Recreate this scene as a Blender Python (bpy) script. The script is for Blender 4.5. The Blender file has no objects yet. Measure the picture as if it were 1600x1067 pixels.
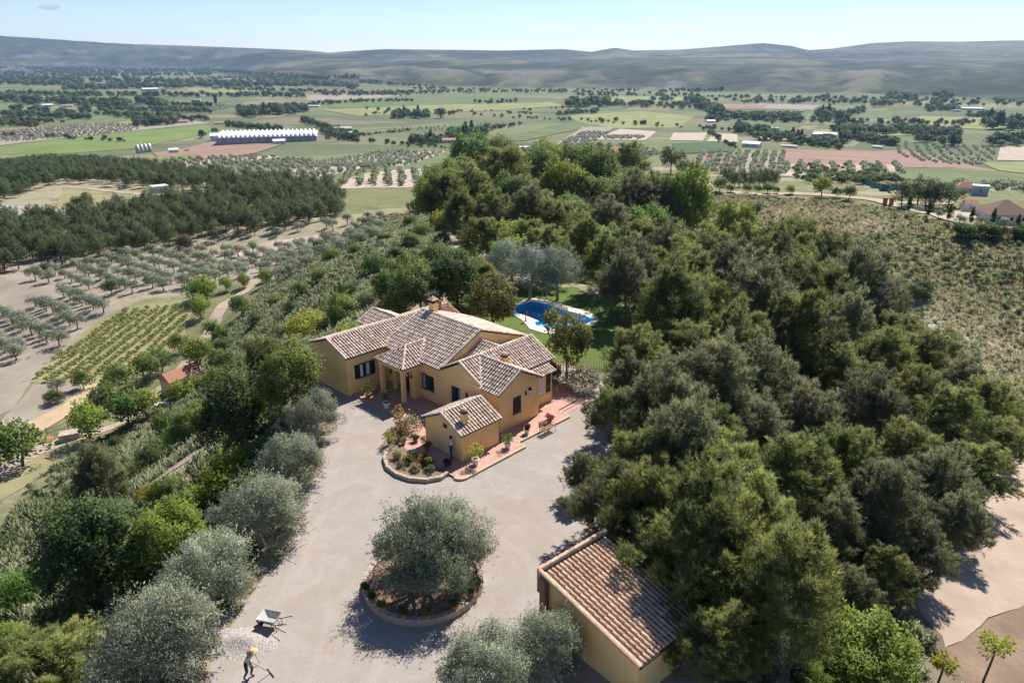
import bpy, math, random, numpy as np
from mathutils import Vector, Matrix
from mathutils.geometry import delaunay_2d_cdt
S = bpy.context.scene
COL = S.collection
PI = math.pi
# ------------------------------------------------------------ camera
F = 1140.0; CH = 25.0
PITCH = math.atan((533.5-88.0)/F)
cp_, sp_ = math.cos(PITCH), math.sin(PITCH)
cam = bpy.data.cameras.new('camera'); camo = bpy.data.objects.new('camera', cam); COL.objects.link(camo)
cam.sensor_width = 36.0; cam.lens = F*36.0/1600.0; cam.clip_start = 0.5; cam.clip_end = 60000
camo.location = (0, 0, CH); camo.rotation_euler = (PI/2-PITCH, 0, 0)
S.camera = camo
# ------------------------------------------------------------ sky and sun
SUN_AZ, SUN_EL = 31.0, 51.0
W = bpy.data.worlds.new('World'); S.world = W; W.use_nodes = True
wn = W.node_tree.nodes; wl = W.node_tree.links
bg = wn['Background']; sky = wn.new('ShaderNodeTexSky'); sky.sky_type = 'NISHITA'; sky.sun_disc = False
sky.sun_elevation = math.radians(SUN_EL); sky.sun_rotation = math.radians(SUN_AZ)
sky.altitude = 1500; sky.air_density = 1.0; sky.dust_density = 0.1; sky.ozone_density = 1.0
tn = wn.new('ShaderNodeMixRGB'); tn.blend_type = 'MULTIPLY'; tn.inputs[0].default_value = 1; tn.inputs[2].default_value = (.86, .91, 1.06, 1); wl.new(sky.outputs[0], tn.inputs[1]); wl.new(tn.outputs[0], bg.inputs[0]); bg.inputs[1].default_value = 0.078
sl = bpy.data.lights.new('sun', 'SUN'); sl.energy = 5.0; sl.angle = math.radians(0.53); sl.color = (1.0, 0.955, 0.88)
so = bpy.data.objects.new('sun', sl); COL.objects.link(so)
sd = Vector((math.sin(math.radians(SUN_AZ))*math.cos(math.radians(SUN_EL)), math.cos(math.radians(SUN_AZ))*math.cos(math.radians(SUN_EL)), math.sin(math.radians(SUN_EL))))
so.rotation_euler = sd.to_track_quat('Z', 'Y').to_euler(); so.location = (20, 20, 80)
S.view_settings.view_transform = 'Standard'; S.view_settings.look = 'None'
S.view_settings.exposure = 0.70; S.view_settings.gamma = 1.0
S.cycles.use_denoising = True
S.cycles.max_bounces = 6; S.cycles.transparent_max_bounces = 6; S.cycles.volume_bounces = 1
S.cycles.caustics_reflective = False; S.cycles.caustics_refractive = False

# ------------------------------------------------------------ helpers
def tag(o, label=None, cat=None, group=None, kind=None):
    if label: o['label'] = label
    if cat: o['category'] = cat
    if group: o['group'] = group
    if kind: o['kind'] = kind
    return o
def link(o, parent=None):
    COL.objects.link(o)
    if parent is not None: o.parent = parent
    return o
def empty(name, loc=(0, 0, 0), rz=0.0):
    o = bpy.data.objects.new(name, None); o.location = loc; o.rotation_euler = (0, 0, rz); o.empty_display_size = 0.3
    return link(o)
def copy_tree(o, parent=None):
    c = o.copy(); COL.objects.link(c)
    if parent is not None: c.parent = parent
    for ch in list(o.children): copy_tree(ch, c)
    return c
def soup(name, V, k, mat, col=None, smooth=False, nrm=None):
    """mesh from (n*k,3) vertices: n faces of k corners each"""
    V = np.ascontiguousarray(V, dtype=np.float32); n = len(V)//k
    me = bpy.data.meshes.new(name)
    me.vertices.add(len(V)); me.vertices.foreach_set('co', V.ravel())
    me.loops.add(n*k); me.loops.foreach_set('vertex_index', np.arange(n*k, dtype=np.int32))
    me.polygons.add(n); me.polygons.foreach_set('loop_start', np.arange(0, n*k, k, dtype=np.int32))
    try: me.polygons.foreach_set('loop_total', np.full(n, k, dtype=np.int32))
    except Exception: pass
    if col is not None:
        a = me.color_attributes.new('col', 'FLOAT_COLOR', 'POINT')
        c = np.ones((n*k, 4), dtype=np.float32); c[:, :3] = np.repeat(col, k, axis=0) if len(col) == n else col
        a.data.foreach_set('color', c.ravel())
    me.update(calc_edges=True)
    if mat: me.materials.append(mat)
    if smooth or nrm is not None: me.polygons.foreach_set('use_smooth', np.ones(n, dtype=bool))
    if nrm is not None: me.normals_split_custom_set_from_vertices(np.repeat(nrm, k, axis=0).tolist())
    return me
def idx_mesh(name, V, Fq, mat, col=None, smooth=False):
    V = np.ascontiguousarray(V, dtype=np.float32); Fq = np.ascontiguousarray(Fq, dtype=np.int32); n, k = Fq.shape
    me = bpy.data.meshes.new(name)
    me.vertices.add(len(V)); me.vertices.foreach_set('co', V.ravel())
    me.loops.add(n*k); me.loops.foreach_set('vertex_index', Fq.ravel())
    me.polygons.add(n); me.polygons.foreach_set('loop_start', np.arange(0, n*k, k, dtype=np.int32))
    try: me.polygons.foreach_set('loop_total', np.full(n, k, dtype=np.int32))
    except Exception: pass
    if col is not None:
        a = me.color_attributes.new('col', 'FLOAT_COLOR', 'POINT')
        c = np.ones((len(V), 4), dtype=np.float32); c[:, :3] = col; a.data.foreach_set('color', c.ravel())
    me.update(calc_edges=True)
    if mat: me.materials.append(mat)
    if smooth: me.polygons.foreach_set('use_smooth', np.ones(n, dtype=bool))
    return me
class MB:
    """collects simple solids into one mesh"""
    def __init__(s, M=None): s.v = []; s.f = []; s.m = []; s.M = M
    def add(s, vs, fs, mi=0):
        b = len(s.v)
        for p in vs:
            p = Vector(p); s.v.append(tuple(s.M @ p) if s.M is not None else tuple(p))
        for f in fs: s.f.append(tuple(b+i for i in f)); s.m.append(mi)
        return s
    def box(s, x0, x1, y0, y1, z0, z1, mi=0):
        return s.add([(x0,y0,z0),(x1,y0,z0),(x1,y1,z0),(x0,y1,z0),(x0,y0,z1),(x1,y0,z1),(x1,y1,z1),(x0,y1,z1)],
              [(0,3,2,1),(4,5,6,7),(0,1,5,4),(1,2,6,5),(2,3,7,6),(3,0,4,7)], mi)
    def prism(s, poly, z0, z1, mi=0):
        n = len(poly)
        return s.add([(x,y,z0) for x,y in poly]+[(x,y,z1) for x,y in poly],
              [tuple(range(n-1,-1,-1)), tuple(range(n,2*n))]+[(i,(i+1)%n,n+(i+1)%n,n+i) for i in range(n)], mi)
    def tube(s, pts, rad, n=6, mi=0, caps=True):
        pts = [Vector(p) for p in pts]; rad = rad if hasattr(rad,'__len__') else [rad]*len(pts)
        vs = []; k = len(pts)
        for i, p in enumerate(pts):
            d = (pts[min(i+1,k-1)]-pts[max(i-1,0)]); d = d.normalized() if d.length > 1e-9 else Vector((0,0,1))
            u = d.cross(Vector((0,0,1)) if abs(d.z) < .9 else Vector((1,0,0))).normalized(); w = d.cross(u)
            for j in range(n):
                a = 2*PI*j/n; vs.append(p+(u*math.cos(a)+w*math.sin(a))*rad[i])
        fs = [(i*n+j, i*n+(j+1)%n, (i+1)*n+(j+1)%n, (i+1)*n+j) for i in range(k-1) for j in range(n)]
        if caps: fs += [tuple(range(n-1,-1,-1)), tuple((k-1)*n+j for j in range(n))]
        return s.add(vs, fs, mi)
    def lathe(s, prof, n=14, c=(0,0,0), mi=0):
        vs = [(c[0]+r*math.cos(2*PI*j/n), c[1]+r*math.sin(2*PI*j/n), c[2]+z) for r, z in prof for j in range(n)]
        k = len(prof)
        fs = [(i*n+j, i*n+(j+1)%n, (i+1)*n+(j+1)%n, (i+1)*n+j) for i in range(k-1) for j in range(n)]
        fs += [tuple(range(n-1,-1,-1)), tuple((k-1)*n+j for j in range(n))]
        return s.add(vs, fs, mi)
    def mesh(s, name, mats, smooth=False):
        me = bpy.data.meshes.new(name); me.from_pydata(s.v, [], s.f)
        for m in (mats if isinstance(mats,(list,tuple)) else [mats]): me.materials.append(m)
        if any(s.m): me.polygons.foreach_set('material_index', s.m)
        if smooth: me.polygons.foreach_set('use_smooth', [True]*len(s.f))
        me.update(); return me
    def build(s, name, mats, parent=None, smooth=False):
        return link(bpy.data.objects.new(name, s.mesh(name, mats, smooth)), parent)
def addobj(name, me, parent=None, loc=None):
    o = link(bpy.data.objects.new(name, me), parent)
    if loc is not None: o.location = loc
    return o

# ------------------------------------------------------------ materials
def newmat(name, rough=0.85, spec=0.25):
    m = bpy.data.materials.new(name); m.use_nodes = True
    b = m.node_tree.nodes['Principled BSDF']; b.inputs['Roughness'].default_value = rough
    b.inputs['Specular IOR Level'].default_value = spec
    return m, m.node_tree.nodes, m.node_tree.links, b
def noise_node(N, L, scale, detail=6, rough=.6, vec=None, dist=0):
    n = N.new('ShaderNodeTexNoise'); n.inputs['Scale'].default_value = scale; n.inputs['Detail'].default_value = detail
    n.inputs['Roughness'].default_value = rough; n.inputs['Distortion'].default_value = dist
    if vec is not None: L.new(vec, n.inputs['Vector'])
    return n.outputs['Fac']
def ramp(N, L, fac, stops):
    r = N.new('ShaderNodeValToRGB'); e = r.color_ramp.elements
    while len(e) < len(stops): e.new(0.5)
    for el, (p, c) in zip(e, stops):
        el.position = p; el.color = (*c, 1) if len(c) == 3 else c
    L.new(fac, r.inputs['Fac']); return r.outputs['Color']
def mix(N, L, fac, a, b, typ='MIX'):
    m = N.new('ShaderNodeMixRGB'); m.blend_type = typ
    for i, x in zip((0, 1, 2), (fac, a, b)):
        if isinstance(x, (int, float)): m.inputs[i].default_value = x
        elif isinstance(x, tuple): m.inputs[i].default_value = (*x, 1)
        else: L.new(x, m.inputs[i])
    return m.outputs[0]
def mrange(N, L, v, a, b, c=0, d=1):
    m = N.new('ShaderNodeMapRange'); L.new(v, m.inputs[0])
    for i, x in enumerate((a, b, c, d)): m.inputs[1+i].default_value = x
    return m.outputs[0]
def bump(N, L, b, h, strength=.4, dist=.05):
    bn = N.new('ShaderNodeBump'); bn.inputs['Strength'].default_value = strength; bn.inputs['Distance'].default_value = dist
    L.new(h, bn.inputs['Height']); L.new(bn.outputs[0], b.inputs['Normal'])
def objco(N): return N.new('ShaderNodeTexCoord').outputs['Object']
def simple(name, c, rough=.8, var=.25, scale=3.0, bs=.25, spec=.25, metal=0.0, c2=None):
    m, N, L, b = newmat(name, rough, spec); v = objco(N)
    n = noise_node(N, L, scale, 7, .65, v)
    lo = tuple(x*(1-var) for x in c); hi = c2 if c2 else tuple(min(1, x*(1+var)) for x in c)
    L.new(ramp(N, L, n, [(.3, lo), (.7, hi)]), b.inputs['Base Color']); b.inputs['Metallic'].default_value = metal
    if bs: bump(N, L, b, noise_node(N, L, scale*9, 4, .6, v), bs, .02)
    return m
def foliage(name, tr=.35, rough=.55, hue=.03):
    """leaf colour = attribute 'col', varied a little per object; part of the light passes through"""
    m = bpy.data.materials.new(name); m.use_nodes = True; N = m.node_tree.nodes; L = m.node_tree.links
    N.clear(); out = N.new('ShaderNodeOutputMaterial')
    at = N.new('ShaderNodeAttribute'); at.attribute_name = 'col'
    oi = N.new('ShaderNodeObjectInfo'); hs = N.new('ShaderNodeHueSaturation')
    L.new(at.outputs['Color'], hs.inputs['Color'])
    L.new(mrange(N, L, oi.outputs['Random'], 0, 1, .5-hue, .5+hue), hs.inputs['Hue'])
    mu = N.new('ShaderNodeMath'); mu.operation = 'MULTIPLY'; mu.inputs[1].default_value = 7.13; L.new(oi.outputs['Random'], mu.inputs[0])
    fr = N.new('ShaderNodeMath'); fr.operation = 'FRACT'; L.new(mu.outputs[0], fr.inputs[0])
    L.new(mrange(N, L, fr.outputs[0], 0, 1, .78, 1.22), hs.inputs['Value'])
    d = N.new('ShaderNodeBsdfPrincipled'); d.inputs['Roughness'].default_value = rough; d.inputs['Specular IOR Level'].default_value = .22
    t = N.new('ShaderNodeBsdfTranslucent'); mx = N.new('ShaderNodeMixShader'); mx.inputs[0].default_value = tr
    L.new(hs.outputs[0], d.inputs['Base Color']); L.new(hs.outputs[0], t.inputs[0])
    L.new(d.outputs[0], mx.inputs[1]); L.new(t.outputs[0], mx.inputs[2]); L.new(mx.outputs[0], out.inputs[0])
    return m
M = {}
M['leaf'] = foliage('leaf', .45); M['needle'] = foliage('needle', .48, .6, .012); M['olive_leaf'] = foliage('olive_leaf', .35, .5, .012)
M['scrub'] = foliage('scrub', .3, .8, .02)
M['bark'] = simple('bark', (.13, .10, .075), .95, .45, 6, .6)
M['greybark'] = simple('grey_bark', (.27, .245, .21), .95, .4, 6, .6)
def wall_mat(name, c, dirt=(.36, .25, .13)):
    m, N, L, b = newmat(name, .92, .15); v = objco(N)
    n1 = noise_node(N, L, .7, 6, .6, v); n2 = noise_node(N, L, 5, 6, .65, v)
    c1 = ramp(N, L, n1, [(.3, tuple(x*.9 for x in c)), (.7, tuple(min(1, x*1.06) for x in c))])
    mp = N.new('ShaderNodeMapping'); mp.inputs['Scale'].default_value = (1.2, 1.2, .12); L.new(v, mp.inputs[0])
    n3 = noise_node(N, L, 2.2, 5, .7, mp.outputs[0])
    c2 = mix(N, L, mrange(N, L, n3, .56, .85, 0, .45), c1, dirt)
    c3 = mix(N, L, mrange(N, L, n2, .6, .85, 0, .3), c2, tuple(x*.75 for x in c))
    L.new(c3, b.inputs['Base Color']); bump(N, L, b, noise_node(N, L, 40, 4, .6, v), .35, .01)
    return m
M['wall'] = wall_mat('ochre_render', (.90, .60, .27), (.45, .29, .14))
M['wall_pale'] = wall_mat('pale_render', (.62, .58, .50), (.4, .36, .3))
M['trim'] = simple('stone_trim', (.5, .40, .27), .85, .15)
M['shutter'] = simple('dark_green_shutter', (.012, .02, .018), .5, .3, 8, .1, .4)
M['wood'] = simple('dark_red_wood', (.09, .035, .02), .5, .3, 8, .1, .4)
M['curtain'] = simple('white_curtain', (.62, .62, .62), .9, .1, 4, .1)
m, N, L, b = newmat('window_glass', .06, .6); b.inputs['Base Color'].default_value = (.025, .032, .04, 1); M['glass'] = m
M['white'] = simple('white_paint', (.72, .71, .68), .6, .06, 3, .1)
M['white_wall'] = simple('white_wall', (.62, .6, .56), .9, .12, .3, .1)
M['terracotta'] = simple('terracotta', (.42, .16, .08), .85, .25, 6, .2)
M['iron'] = simple('black_iron', (.02, .02, .02), .5, .2, 8, 0, .5, .6)
M['steel'] = simple('steel', (.5, .5, .5), .3, .15, 8, 0, .5, .9)
M['earth'] = simple('bed_earth', (.20, .14, .095), .95, .4, 5, .6)
def tile_mat(name, lo, hi, dark):
    m, N, L, b = newmat(name, .9, .15)
    at = N.new('ShaderNodeAttribute'); at.attribute_name = 'col'
    v = N.new('ShaderNodeNewGeometry').outputs['Position']
    base = mix(N, L, at.outputs['Fac'], lo, hi)
    n = noise_node(N, L, 1.1, 6, .7, v); n2 = noise_node(N, L, 9, 6, .75, v)
    c = mix(N, L, mrange(N, L, n2, .52, .72, 0, .75), base, dark)
    c = mix(N, L, mrange(N, L, n, .5, .8, 0, .4), c, tuple(x*.9 for x in dark))
    L.new(c, b.inputs['Base Color']); bump(N, L, b, noise_node(N, L, 50, 3, .6, v), .3, .01)
    return m
M['tile'] = tile_mat('old_barrel_tile', (.48, .35, .27), (.84, .70, .58), (.19, .14, .11))
M['tile_red'] = tile_mat('red_barrel_tile', (.40, .20, .14), (.58, .37, .28), (.22, .13, .10))
M['tile_garage'] = tile_mat('garage_barrel_tile', (.46, .28, .18), (.70, .49, .34), (.20, .13, .09))
M['channel'] = simple('roof_channel', (.05, .038, .035), .95, .4, 6, .3)  # lichen plus the shadow between cover tiles, put into the colour
M['brick'] = simple('brick', (.34, .18, .12), .9, .3, 8, .3)
M['stone'] = simple('rubble_stone', (.40, .33, .26), .9, .35, 4, .5)
def paving(name, c, joint, sx, rot=0.0):
    m, N, L, b = newmat(name, .8, .2); v = objco(N)
    mp = N.new('ShaderNodeMapping'); mp.inputs['Rotation'].default_value = (0, 0, rot); L.new(v, mp.inputs[0])
    br = N.new('ShaderNodeTexBrick'); br.offset = 0; L.new(mp.outputs[0], br.inputs[0]); br.inputs['Scale'].default_value = 1
    br.inputs['Brick Width'].default_value = sx; br.inputs['Row Height'].default_value = sx; br.inputs['Mortar Size'].default_value = .012
    br.inputs['Color1'].default_value = (*c, 1); br.inputs['Color2'].default_value = (*[x*.82 for x in c], 1); br.inputs['Mortar'].default_value = (*joint, 1)
    n = noise_node(N, L, 1.5, 6, .65, v)
    L.new(mix(N, L, mrange(N, L, n, .45, .8, 0, .45), br.outputs[0], tuple(x*.62 for x in c)), b.inputs['Base Color'])
    bump(N, L, b, br.outputs['Fac'], -.3, .01)
    return m
M['paving'] = paving('terracotta_paving', (.52, .30, .24), (.36, .27, .23), .30, math.radians(45.7))

# ------------------------------------------------------------ noise
def _h(ix, iy, s):
    n = (ix.astype(np.int64)*374761393+iy.astype(np.int64)*668265263+s*1442695040) & 0xffffffff
    n = ((n ^ (n >> 13))*1274126177) & 0xffffffff
    return ((n ^ (n >> 16)) & 0xffff)/65535.0
def vnoise(x, y, s=0):
    ix = np.floor(x); iy = np.floor(y); fx = x-ix; fy = y-iy; fx = fx*fx*(3-2*fx); fy = fy*fy*(3-2*fy)
    ix = ix.astype(np.int64); iy = iy.astype(np.int64)
    return ((_h(ix,iy,s)*(1-fx)+_h(ix+1,iy,s)*fx)*(1-fy)+(_h(ix,iy+1,s)*(1-fx)+_h(ix+1,iy+1,s)*fx)*fy)*2-1
def fbm(x, y, oct=4, s=0, ridged=False):
    t = 0; a = 1; tot = 0
    for o in range(oct):
        v = vnoise(x*2**o+17.3*o, y*2**o-9.1*o, s+o)
        t = t+a*((1-2*np.abs(v)) if ridged else v); tot += a; a *= .5
    return t/tot
def sstep(a, b, x): t = np.clip((x-a)/(b-a), 0, 1); return t*t*(3-2*t)
def pix_ray(px, py):
    u = px-800; v = py-533.5
    return np.array([u, F*cp_-v*sp_, -(F*sp_+v*cp_)], dtype=float)
def P0(px, py, z=0.0):
    r = pix_ray(px, py); t = (CH-z)/-r[2]; return np.array([r[0]*t, r[1]*t, z])
def inpoly(x, y, poly):
    x = np.asarray(x, float); y = np.asarray(y, float); c = np.zeros(np.broadcast(x, y).shape, bool); n = len(poly)
    for i in range(n):
        x0, y0 = poly[i]; x1, y1 = poly[(i+1) % n]
        if y0 == y1: continue
        cond = ((y0 > y) != (y1 > y)) & (x < (x1-x0)*(y-y0)/(y1-y0)+x0); c ^= cond
    return c
def polydist(x, y, poly):
    d = np.full(np.shape(x), 1e9); n = len(poly)
    for i in range(n):
        x0, y0 = poly[i]; x1, y1 = poly[(i+1) % n]; dx, dy = x1-x0, y1-y0; l = dx*dx+dy*dy+1e-12
        t = np.clip(((x-x0)*dx+(y-y0)*dy)/l, 0, 1); d = np.minimum(d, np.hypot(x-x0-t*dx, y-y0-t*dy))
    return np.where(inpoly(x, y, poly), 0, d)

# ------------------------------------------------------------ terrain height
CTRL = [(-4,78,-.6),(3,92,-2),(-6,120,-6),(-9,136,-7.5),(2,160,-9),(10,190,-12),(20,235,-20),(5,300,-28),
 (-19,8,-3.5),(-22,20,-4.5),(-27,42,-8),(-26,55,-7.5),(-22,74,-6),(-24,100,-8),(-28,131,-9),(-39.5,145,-17),(-36,120,-16),(-40,100,-20),(-44,76,-21),(-31,33,-10),(-35,54,-12.5),(-53,61,-26),(-72,88,-31.5),(-42,30,-17),(-60,20,-26),
 (-61,162,-27),(-60,125,-31),(-60,111,-30.5),(-78,100,-32.5),(-92,80,-34),(-92,129,-33),(-92,166,-32),(-117,168,-35),(-149,238,-34),(-110,300,-31),(-60,210,-28),(-46,261,-27),(-62,330,-33),(-62,376,-34),(-200,387,-38),(-171,357,-36),(-234,357,-36),(-130,120,-36),(-180,160,-38),(-240,220,-34),(-209,440,-41),(-120,450,-40),(-300,500,-46),(-100,600,-56),(-400,700,-65),(-80,800,-67),
 (22,40,-4.5),(25,52,-6),(36,46,-6.8),(45,55,-8),(20,30,-5.2),(30,24,-7),(16,20,-3.5),(12,70,-3),(30,80,-9),(25,110,-9),(18,130,-8),(45,105,-16),(60,90,-18),(75,112,-24),(94,131,-26),(60,140,-20),(89,152,-21),(104,167,-15),(100,207,-16),(75,212,-17.5),(50,170,-17),(40,205,-16),(63,242,-17),(101,231,-16.5),(117,215,-15.5),(127,187,-13.8),(140,160,-16),(130,120,-26),(100,90,-27),(70,40,-16),(100,30,-24),(150,210,-14.5),(180,190,-15),(165,260,-20),(110,270,-21),(60,280,-23),(175,406,-36),(276,644,-56),(60,450,-38),(220,300,-26),(300,400,-38),(100,700,-60),(250,900,-69),(455,1000,-73),
 (40,-20,-8),(-40,-20,-14),(0,-25,0),(0,-60,-4),(-100,-50,-35),(100,-50,-28),(-200,0,-40),(220,60,-35),(-300,100,-42),(300,100,-40)]
for k in range(24):
    a = 2*PI*k/24; CTRL.append((1100*math.sin(a), 1100*math.cos(a), -76)); CTRL.append((650*math.sin(a)*.98, 650*math.cos(a) if math.cos(a) < .5 else 1250*math.cos(a), -60 if math.cos(a) < .5 else -78))
CT = np.array(CTRL, float); CS = 100.0
def _U(d2): return np.where(d2 > 1e-12, d2*np.log(np.maximum(d2, 1e-12)), 0)
_n = len(CT); _X = CT[:, :2]/CS
_K = _U(((_X[:, None]-_X[None])**2).sum(-1))+np.eye(_n)*.002
_Pm = np.c_[np.ones(_n), _X]; _A = np.block([[_K, _Pm], [_Pm.T, np.zeros((3, 3))]])
_w = np.linalg.solve(_A, np.r_[CT[:, 2], 0, 0, 0])
def tps(x, y):
    x = x.ravel(); y = y.ravel(); out = np.empty(len(x))
    for i in range(0, len(x), 20000):
        q = np.c_[x[i:i+20000], y[i:i+20000]]/CS
        out[i:i+20000] = _U(((q[:, None]-_X[None])**2).sum(-1)) @ _w[:_n]+_w[_n]+q @ _w[_n+1:]
    return out
# flat made ground: yard, house, garden and pool
YARD = [(-15.5,8),(-13.8,24),(-12.9,30),(-12.2,38),(-13.2,45),(-15.5,50),(-19.5,56),(-17,66),(-10,76),(-2,82),(8,82),(14,76),(13,62),(11.5,54),(11.5,44),(10.5,36),(10.5,26),(11,18),(9,8)]
def px_az(px): return math.atan2(px-800, 1227)
SKY_PX = [(-900,66),(-300,60),(0,63),(110,68),(200,72),(330,75),(480,80),(515,83.5),(530,82),(600,78),(700,79),(790,80),(880,78),(925,82),(960,76),(990,80),(1060,79),(1120,75),(1190,70),(1235,74),(1262,80),(1300,78),(1360,71),(1420,69),(1500,70),(1560,69),(1600,69),(1900,66),(2600,70)]
_saz = np.array([px_az(p) for p, _ in SKY_PX]); _sy = np.array([y for _, y in SKY_PX], float)
_faz = np.array([px_az(p) for p in (-600, 0, 300, 400, 520, 700, 850, 1000, 1200, 1400, 1600, 2200)])
_fr = np.array([5600, 5400, 5000, 3900, 3300, 3000, 2800, 2780, 2750, 2650, 2350, 2100.])
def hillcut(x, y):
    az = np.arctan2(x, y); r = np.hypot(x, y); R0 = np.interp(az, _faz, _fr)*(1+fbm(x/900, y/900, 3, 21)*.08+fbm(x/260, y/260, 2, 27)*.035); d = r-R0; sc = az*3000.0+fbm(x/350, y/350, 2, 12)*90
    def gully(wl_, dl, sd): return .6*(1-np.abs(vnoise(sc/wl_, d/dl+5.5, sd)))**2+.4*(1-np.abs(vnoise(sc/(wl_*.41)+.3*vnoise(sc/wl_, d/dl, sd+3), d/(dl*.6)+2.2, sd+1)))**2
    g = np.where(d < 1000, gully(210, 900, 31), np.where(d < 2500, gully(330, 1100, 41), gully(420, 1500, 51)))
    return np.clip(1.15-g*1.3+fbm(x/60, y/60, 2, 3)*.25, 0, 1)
def height(x, y):
    """ground height, arrays in metres"""
    sh = x.shape; x = x.ravel(); y = y.ravel(); r = np.hypot(x, y); az = np.arctan2(x, y)
    near = r < 1700; z = np.full(x.shape, -85.0)
    zn = tps(x[near], y[near]); zn += fbm(x[near]/14, y[near]/14, 4, 3)*1.0*sstep(20, 90, r[near])*(1-.6*sstep(300, 700, r[near]))
    zn += fbm(x[near]/70+fbm(x[near]/30, y[near]/30, 2, 9)*.4, y[near]/70, 3, 5, True)*1.5*sstep(60, 160, r[near])*(1-sstep(350, 700, r[near]))
    blend = sstep(850, 1500, r[near]); z[near] = zn*(1-blend)-85*blend
    z += fbm(x/400, y/400, 2, 7)*1.5*sstep(600, 1200, r)
    # yard
    d = polydist(x[r < 140], y[r < 140], YARD); m = np.zeros(x.shape); m[r < 140] = 1-sstep(0, 6, d); z = z*(1-m)
    # hills across the valley
    far = (r > 1900) & (np.abs(az) < 2.0); xf, yf, rf, af = x[far], y[far], r[far], az[far]
    wob = fbm(xf/900, yf/900, 3, 21)*.08+fbm(xf/260, yf/260, 2, 27)*.035
    R0 = np.interp(af, _faz, _fr)*(1+wob); Rc = np.maximum(R0*1.30+2000, 6600)
    zc = CH+(88-np.interp(af, _saz, _sy))/1227*Rc
    t1 = np.clip((rf-R0)/700, 0, 1); left = sstep(-.28, -.38, af)
    d = rf-R0; sc = af*3000.0+fbm(xf/350, yf/350, 2, 12)*90
    def gully(wl_, dl, sd): return .6*(1-np.abs(vnoise(sc/wl_, d/dl+5.5, sd)))**2+.4*(1-np.abs(vnoise(sc/(wl_*.41)+.3*vnoise(sc/wl_, d/dl, sd+3), d/(dl*.6)+2.2, sd+1)))**2
    z1 = (CH-17/1227*(R0+400))*(1-left)+(-78)*left; z2 = (CH-4/1227*(R0+1750))*(1-left)+(-60)*left
    z1 = z1+fbm(sc/420, d/900, 2, 66)*22*(1-left)
    s1 = np.clip(d/380, 0, 1)**.8; s2 = sstep(900, 1650, d+fbm(xf/500, yf/500, 2, 71)*250); s3 = sstep(0, 1, (rf-(Rc-1500))/1500)
    g1 = gully(210, 900, 31); g2 = gully(330, 1100, 41); g3 = gully(420, 1500, 51)
    h = -85+s1*(z1+85)*(1-.75*g1*(1-sstep(500, 1100, d)))+s2*(z2-z1)*(1-.7*g2*(1-sstep(1700, 2500, d)))+s3*(zc-z2)*(1-.45*g3*(1-s3))
    h += np.clip(d/300, 0, 1)*(1-s3)*fbm(xf/180, yf/180, 3, 55)*6
    h = np.where(rf > Rc, zc-(rf-Rc)*.04, h)
    h = np.maximum(h, -85)
    z[far] = np.maximum(z[far], h)
    return z.reshape(sh)
TH = np.concatenate([np.linspace(-180, -46, 90)[:-1], np.linspace(-46, -39, 15)[:-1], np.linspace(-39, 39, 261)[:-1], np.linspace(39, 46, 15)[:-1], np.linspace(46, 180, 90)])*PI/180
RR = np.concatenate([[0.5, 2, 4], 6*1.0115**np.arange(0, 646)]); RR = RR[RR < 9600]
_R, _T = np.meshgrid(RR, TH, indexing='ij')
GX, GY = _R*np.sin(_T), _R*np.cos(_T); GZ = height(GX, GY)
_lr = np.log(RR)
def Z(x, y):
    x = np.asarray(x, float); y = np.asarray(y, float); sh = x.shape; x = x.ravel(); y = y.ravel()
    r = np.clip(np.hypot(x, y), RR[0], RR[-1]*.999); t = np.arctan2(x, y)
    i = np.clip(np.searchsorted(RR, r)-1, 0, len(RR)-2); j = np.clip(np.searchsorted(TH, t)-1, 0, len(TH)-2)
    fr_ = (r-RR[i])/(RR[i+1]-RR[i]); ft = (t-TH[j])/(TH[j+1]-TH[j])
    z = (GZ[i,j]*(1-fr_)+GZ[i+1,j]*fr_)*(1-ft)+(GZ[i,j+1]*(1-fr_)+GZ[i+1,j+1]*fr_)*ft
    return z.reshape(sh) if sh else float(z[0])
_TT = np.concatenate([np.linspace(18, 200, 500), 200*1.004**np.arange(1, 960)])
def ground_at(px, py, k=0.0, hw=None):
    """points where pixel rays meet the ground (k=0) or the level k*width above it (crown centre); returns x,y,z,depth-scale"""
    r = pix_ray(px, py); n = np.linalg.norm(r); T = _TT/n
    X = r[0]*T; Y = r[1]*T; ZZ = CH+r[2]*T; g = Z(X, Y)
    lift = (k*hw*T if hw else 0)
    f = ZZ-g-lift; s = np.where(f < 0)[0]
    if len(s) == 0: i = len(T)-1; t = T[i]
    else:
        i = s[0]; t = T[i] if i == 0 else T[i-1]+(T[i]-T[i-1])*f[i-1]/(f[i-1]-f[i]+1e-9)
    return r[0]*t, r[1]*t, Z(r[0]*t, r[1]*t), t
def gp(px, py): a = ground_at(px, py); return (a[0], a[1])
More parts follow.
